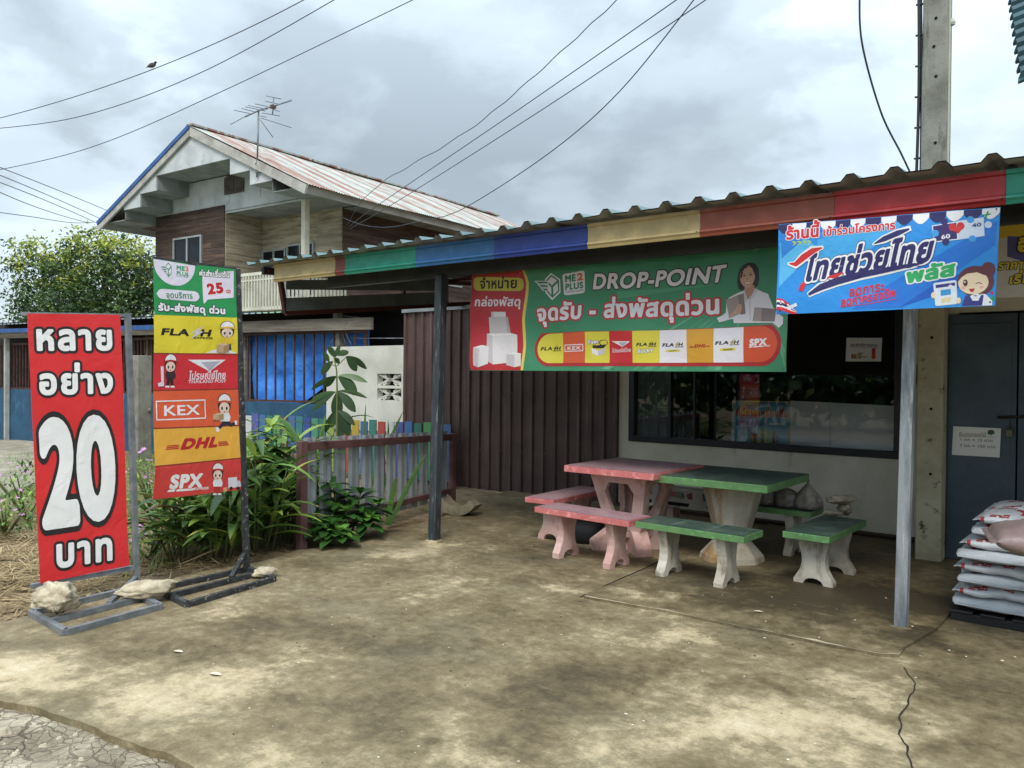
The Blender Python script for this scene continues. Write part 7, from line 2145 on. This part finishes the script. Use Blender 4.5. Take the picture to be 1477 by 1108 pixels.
def whorl(lm, c, n, L, W, rn, up=.35, droop=1.0, mi=0, seg=6):
    a0 = rn.uniform(0, 2 * PI)
    for j in range(n):
        az = a0 + 2 * PI * j / n + rn.uniform(-.25, .25)
        lm.leaf(c, Vector((math.cos(az), math.sin(az), up * rn.uniform(.4, 1.6))), L * rn.uniform(.75, 1.1), W * rn.uniform(.85, 1.15), droop=droop * rn.uniform(.7, 1.3), fold=.18, seg=seg, mi=mi,
                wid=lambda t: max(.04, math.sin(PI * min(1, t ** 1.35 * .96 + .02))) ** .75)
def shrub(label, pts, seed, L, W, mats_, nper=7, stem_r=.01, levels=3, h0=.2, name='broadleaf_shrub', cat='shrub', up=.4, droop=1.0, root=None):
    rn = random.Random(seed)
    r0 = root or pts[0]
    t = thing(name, label, cat, (r0[0], r0[1], -.03))
    sm, lm = MB(), MB()
    for (x, y, z, bx, by) in pts:
        b = Vector((bx, by, -.04)); c = Vector((x, y, z)); md = b.lerp(c, .5) + Vector((rn.uniform(-.03, .03), rn.uniform(-.03, .03), .02))
        sm.tube([b, md, c], [stem_r * 1.3, stem_r, stem_r * .6], 6)
        for lv_ in range(levels):
            f = 1 - lv_ * (1 - h0) / max(1, levels) * .6
            p = md.lerp(c, max(0, f * 2 - 1)) if f > .5 else b.lerp(md, f * 2)
            k_ = .75 + .25 * (lv_ > 0)
            whorl(lm, p, nper, L * k_, W * k_, rn, up if lv_ else up + .5, droop, 0 if lv_ == 0 and len(mats_) > 2 and rn.random() < .75 else (1 if rn.random() < .6 else len(mats_) - 1))
    part('stems', sm, stemm, t); part('leaves', lm, mats_, t)
    return t
# bright topped plant behind the courier sign
p = []
for px, py, bx_, by_ in ((392, 618, 388, 775), (372, 640, 380, 775), (418, 655, 400, 775), (405, 690, 395, 775)):
    b = onZ(bx_, by_); d = (b - CO).dot(CF); q = atD(px, py, d); p.append((q.x, q.y, q.z, b.x, b.y))
shrub('leafy shrub with fresh pale green tops standing between the courier sign and the grey fence', p, 3, .27, .085, [lf_lite, lf_mid, lf_dark], nper=8, levels=5)
# dark glossy rosette shrub in front of the grey fence
p = []
for px, py, bx_, by_ in ((480, 700, 490, 775), (455, 715, 480, 775), (520, 712, 505, 772), (545, 728, 520, 768), (500, 738, 495, 778), (470, 762, 480, 785), (490, 770, 488, 786), (530, 750, 515, 775), (448, 752, 470, 782)):
    b = onZ(bx_, by_); d = (b - CO).dot(CF); q = atD(px, py, d - .1); p.append((q.x, q.y, q.z, b.x, b.y))
lf_gl = leafm('glossy_leaf', C('#2f5526'), C('#41682f'), .3)
lf_gl2 = leafm('fresh_glossy_leaf', C('#5c8a38'), C('#6d9a42'), .3)
shrub('glossy dark green shrub of leaf rosettes in front of the grey slat fence', p, 5, .24, .095, [lf_gl2, lf_gl, lf_gl], nper=8, levels=3, up=.45, droop=.9)
# tall rubber-like plant behind the fence
b = Vector((-6.75, 5.55, 0))
d = (b - CO).dot(CF)
top = atD(490, 512, d); b2 = onZ(492, 757); 
rt = thing('young_tree', 'slim young plant with long drooping leaves rising in front of the white wall', 'plant', (top.x, top.y, -.04))
sm, lm = MB(), MB(); rn = random.Random(12)
def rp_(x, y): return atD(340 + x / 3.0778, 440 + y / 3.0778, d)
mainp = [Vector((top.x, top.y, -.05)), rp_(448, 700), rp_(450, 500), rp_(450, 380), rp_(448, 290), rp_(435, 230)]
sm.tube(mainp, [.016, .014, .012, .01, .008, .006], 7)
brs = [(rp_(450, 270), rp_(490, 232)), (rp_(448, 275), rp_(418, 260))]
for a_, c_ in brs: sm.tube([a_, c_], [.006, .004], 5)
def dleaf(a, bq, W, drp=.35, mi_=0, bow=.0):
    a, bq = Vector(a), Vector(bq); dv = bq - a; L = dv.length * 1.06
    dv = dv.normalized() + Vector((0, 0, drp * .5))
    lm.leaf(a, dv, L, W, droop=drp, fold=.12, seg=7, mi=mi_, side=(CR * 1.0 + _FW * rn.uniform(-.5, .5)).cross(dv).cross(dv) if False else dv.cross(CF + Vector((0, 0, rn.uniform(-.6, .6)))), wid=lambda t: max(.03, math.sin(PI * min(1, t ** 1.2 * .97 + .015))) ** .7)
for a_, c_, w_ in (((437, 232), (415, 185), .07), ((440, 235), (460, 180), .05), ((450, 225), (498, 205), .075), ((460, 262), (440, 235), .06), ((490, 228), (535, 290), .10), ((495, 228), (578, 280), .075), ((432, 250), (380, 305), .085), ((415, 255), (390, 210), .06), ((445, 318), (395, 360), .09), ((448, 316), (340, 372), .06), ((455, 318), (535, 395), .13), ((458, 312), (580, 338), .075), ((450, 385), (448, 500), .13), ((452, 384), (528, 470), .11), ((455, 382), (578, 408), .06), ((445, 386), (335, 425), .07), ((440, 388), (345, 465), .08), ((452, 462), (500, 575), .13), ((450, 464), (525, 530), .08), ((446, 465), (400, 560), .07), ((447, 462), (425, 540), .09), ((450, 480), (470, 600), .08)):
    dleaf(rp_(*a_), rp_(*c_), w_, .5, 0 if rn.random() < .7 else 1)
part('stem', sm, stemm, rt); part('leaves', lm, [leafm('leaf_deep', C('#2c4625'), C('#39572e')), leafm('leaf_grey_green', C('#5b7850'), C('#6f8a60'))], rt)
# sword leaves around the fence
def blades(label, lst, name='sword_plant', mats_=None):
    b0 = onZ(*lst[0][0]); t = thing(name, label, 'plant', (b0.x, b0.y, -.03)); m = MB()
    for a, c, w_, bk_, mi_ in lst:
        b = onZ(*a); dd = (b - CO).dot(CF) + bk_; b = atD(a[0], a[1], dd); b.z = max(b.z, -.05); q = atD(c[0], c[1], dd)
        dv = q - b; m.leaf(b, dv.normalized() + Vector((0, 0, .15)), dv.length * 1.03, w_, droop=.32, fold=.3, seg=8, mi=mi_, side=dv.cross(CF), wid=lambda t: math.sin(PI * min(1, t * .9 + .1)) ** .6)
    part('leaves', m, mats_ or [lf_mid, lf_dark, lf_lite], t)
blades('few long sword shaped leaves growing up in front of the grey fence slats', [((562, 758), (612, 655), .05, 0, 1), ((558, 758), (570, 690), .06, 0, 1), ((500, 770), (482, 655), .05, 0, 1), ((480, 775), (455, 690), .045, 0, 0)])
blades('long sword shaped leaves rising behind the grey fence', [((520, 742), (578, 595), .05, .3, 0), ((522, 742), (527, 586), .04, .3, 0), ((440, 760), (468, 600), .06, .3, 0), ((450, 760), (430, 620), .05, .3, 2), ((560, 740), (560, 608), .04, .5, 1), ((430, 765), (400, 640), .06, .2, 1), ((515, 742), (505, 610), .04, .4, 2), ((425, 770), (428, 660), .05, .1, 2), ((545, 742), (575, 618), .035, .4, 1)])
# grass, straw, litter
def scatter(name, poly_px, n, fn, mats_, seed):
    rn = random.Random(seed); m = MB()
    P = [onZ(*p) for p in poly_px]
    x0, x1 = min(p.x for p in P), max(p.x for p in P); y0, y1 = min(p.y for p in P), max(p.y for p in P)
    def inside(x, y):
        c = False; j = len(P) - 1
        for i in range(len(P)):
            if (P[i].y > y) != (P[j].y > y) and x < (P[j].x - P[i].x) * (y - P[i].y) / (P[j].y - P[i].y) + P[i].x: c = not c
            j = i
        return c
    k_ = 0
    while k_ < n:
        x, y = rn.uniform(x0, x1), rn.uniform(y0, y1); 
        if inside(x, y): fn(m, rn, x, y); k_ += 1
    return solo(name, m, mats_, kind='stuff')
def gblade(m, rn, x, y):
    if mnoise.noise(Vector((x * 1.2, y * 1.2, 4))) < -.12 and rn.random() < .85: return
    for q in range(4):
        a = rn.uniform(0, 2 * PI); L = rn.uniform(.08, .30)
        m.leaf((x + rn.gauss(0, .03), y + rn.gauss(0, .03), -.05), (math.cos(a) * .4, math.sin(a) * .4, 1), L, .007, droop=1.0, fold=0, seg=3, mi=rn.randrange(3), wid=lambda t: 1 - t * .9)
o = scatter('grass', [(-80, 800), (-80, 700), (60, 690), (150, 660), (330, 640), (430, 760), (330, 808), (255, 812), (190, 830), (150, 790), (60, 770)], 2600, gblade, [lf_mid, lf_lite, lf_dark], 3)
o = scatter('grass_far', [(-80, 690), (30, 650), (200, 630), (480, 640), (560, 690), (640, 735), (600, 750), (440, 770), (330, 700), (60, 720)], 1700, gblade, [lf_mid, lf_lite, lf_dark], 4)
def straw(m, rn, x, y):
    if mnoise.noise(Vector((x * 1.5, y * 1.5, 9))) < -.1 and rn.random() < .8: return
    a = rn.uniform(0, 2 * PI); L = rn.uniform(.08, .4); d = Vector((math.cos(a), math.sin(a), rn.uniform(-.05, .12)))
    p = Vector((x, y, -.02 + rn.random() * .04)); s_ = Vector((-d.y, d.x, 0)).normalized() * rn.uniform(.0015, .004)
    q = p + d * L * .5 + Vector((0, 0, .01)); r = p + d * L
    m.add([p - s_, p + s_, q + s_, q - s_, r + s_, r - s_], [(0, 1, 2, 3), (3, 2, 4, 5)], rn.randrange(2))
scatter('straw', [(-80, 860), (-80, 770), (60, 760), (200, 800), (215, 835), (110, 862), (40, 880)], 2600, straw, [drym, leafm('pale_straw', C('#c4b088'), C('#ab9668'), .9, .1)], 6)
scatter('straw_thin', [(150, 840), (200, 790), (330, 760), (430, 785), (330, 818), (240, 832)], 500, straw, [drym, drym], 8)
def chip(m, rn, x, y):
    r = rn.uniform(.006, .028); z = -.032; n_ = rn.randint(4, 6); a0 = rn.random() * 6
    vs = [(x + r * rn.uniform(.6, 1.1) * math.cos(a0 + 2 * PI * i / n_), y + r * rn.uniform(.6, 1.1) * math.sin(a0 + 2 * PI * i / n_), z) for i in range(n_)]
    vs.append((x, y, z + r * rn.uniform(.2, .6)))
    m.add(vs, [(i, (i + 1) % n_, n_) for i in range(n_)], rn.randrange(2))
scatter('dirt_clods', [(-80, 900), (-80, 800), (120, 780), (260, 815), (110, 868), (40, 890)], 900, chip, [dirt, mat('dry_leaf_litter', C('#7d6648'), C('#a08a68'), rough=.95)], 11)
def chip2(m, rn, x, y):
    r = rn.uniform(.003, .010); n_ = 5; a0 = rn.random() * 6
    vs = [(x + r * rn.uniform(.5, 1.3) * math.cos(a0 + 2 * PI * i / n_), y + r * rn.uniform(.4, 1.1) * math.sin(a0 + 2 * PI * i / n_), .018 if (x > -3.1 and y > 4.9) else .002) for i in range(n_)]
    vs.append((x, y, vs[0][2] + r * .5))
    m.add(vs, [(i, (i + 1) % n_, n_) for i in range(n_)], rn.randrange(2))
def gravel(m, rn, x, y):
    r = rn.uniform(.004, .022) if rn.random() < .9 else rn.uniform(.025, .05); n_ = rn.randint(5, 7); a0 = rn.random() * 6; z = -.036
    vs = [(x + r * rn.uniform(.6, 1.1) * math.cos(a0 + 2 * PI * i / n_), y + r * rn.uniform(.6, 1.1) * math.sin(a0 + 2 * PI * i / n_), z) for i in range(n_)]
    vs += [(x + (vx - x) * .6, y + (vy - y) * .6, z + r * rn.uniform(.3, .6)) for vx, vy, vz in vs]
    m.add(vs, [(i, (i + 1) % n_, n_ + (i + 1) % n_, n_ + i) for i in range(n_)] + [tuple(range(n_, 2 * n_))], rn.randrange(2))
scatter('road_gravel', [(-60, 1014), (0, 1013), (50, 1023), (125, 1047), (200, 1080), (270, 1112), (0, 1200), (-100, 1150)], 170, gravel, [mat('road_stone', C('#8d826e'), C('#6b6150'), rough=.95), mat('pale_road_stone', C('#b0a58e'), rough=.95)], 15)
scatter('floor_litter', [(200, 1080), (250, 900), (450, 800), (800, 740), (1250, 850), (1477, 930), (1477, 1108), (300, 1108)], 150, chip2, [mat('pale_crumb', C('#cfc4ac'), rough=.9), mat('dark_crumb', C('#4a3d2c'), rough=.95)], 12)
for px, py, r, lb in ((308, 974, .035, 'pale flattened leaf on the open concrete, larger'), (255, 941, .03, 'small pale dry leaf on the concrete near the red sign'), (1093, 883, .028, 'white scrap of paper on the dark porch floor')):
    g_ = onZ(px, py, .02 if px > 900 else .004); m = MB(); m.leaf(g_ + Vector((-r, 0, .002)), (1, .3, .08), r * 2.2, r * 1.0, droop=.1, fold=.25, seg=4)
    solo('dry_leaf' if px < 900 else 'paper_scrap', m, bpy.data.materials['pale_crumb'], lb, 'leaf' if px < 900 else 'scrap', org=tuple(g_))
# fallen bamboo sticks by the sign
for a, b, r, lb in (((258, 815), (312, 792), .006, 'thin dry stick lying in the grass behind the courier sign'), ((282, 772), (322, 725), .006, 'dry broken stalk leaning in the leaves under the courier sign')):
    p, q = onZ(*a), onZ(*b); q = atD(b[0], b[1], (p - CO).dot(CF) + .1); m = MB(); m.tube([p, q], r, 6); solo('dry_stick', m, drym, lb, 'stick', org=tuple(p))
# hedge added out of view to darken the window reflections
rn = random.Random(77); m = MB()
for i in range(8000):
    x = rn.uniform(-26, 16); h = 2.3 + .9 * mnoise.noise(Vector((x * .35, 3, 0))); c = Vector((x, -9.5 + rn.gauss(0, .7), h * math.sqrt(rn.random())))
    d = Vector((rn.gauss(0, 1), rn.gauss(0, 1), rn.gauss(0, 1))).normalized(); s_ = d.cross(Vector((rn.gauss(0, 1), rn.gauss(0, 1), rn.gauss(0, 1)))).normalized(); L = rn.uniform(.3, .6)
    m.add([c, c + d * L * .5 + s_ * L * .3, c + d * L, c + d * L * .5 - s_ * L * .3], [(0, 1, 2, 3)], 0 if rn.random() < .96 else 1)
solo('added_hedge', m, [lf_tree, lf_yel], kind='stuff')
bpy.data.objects.remove(_fo)
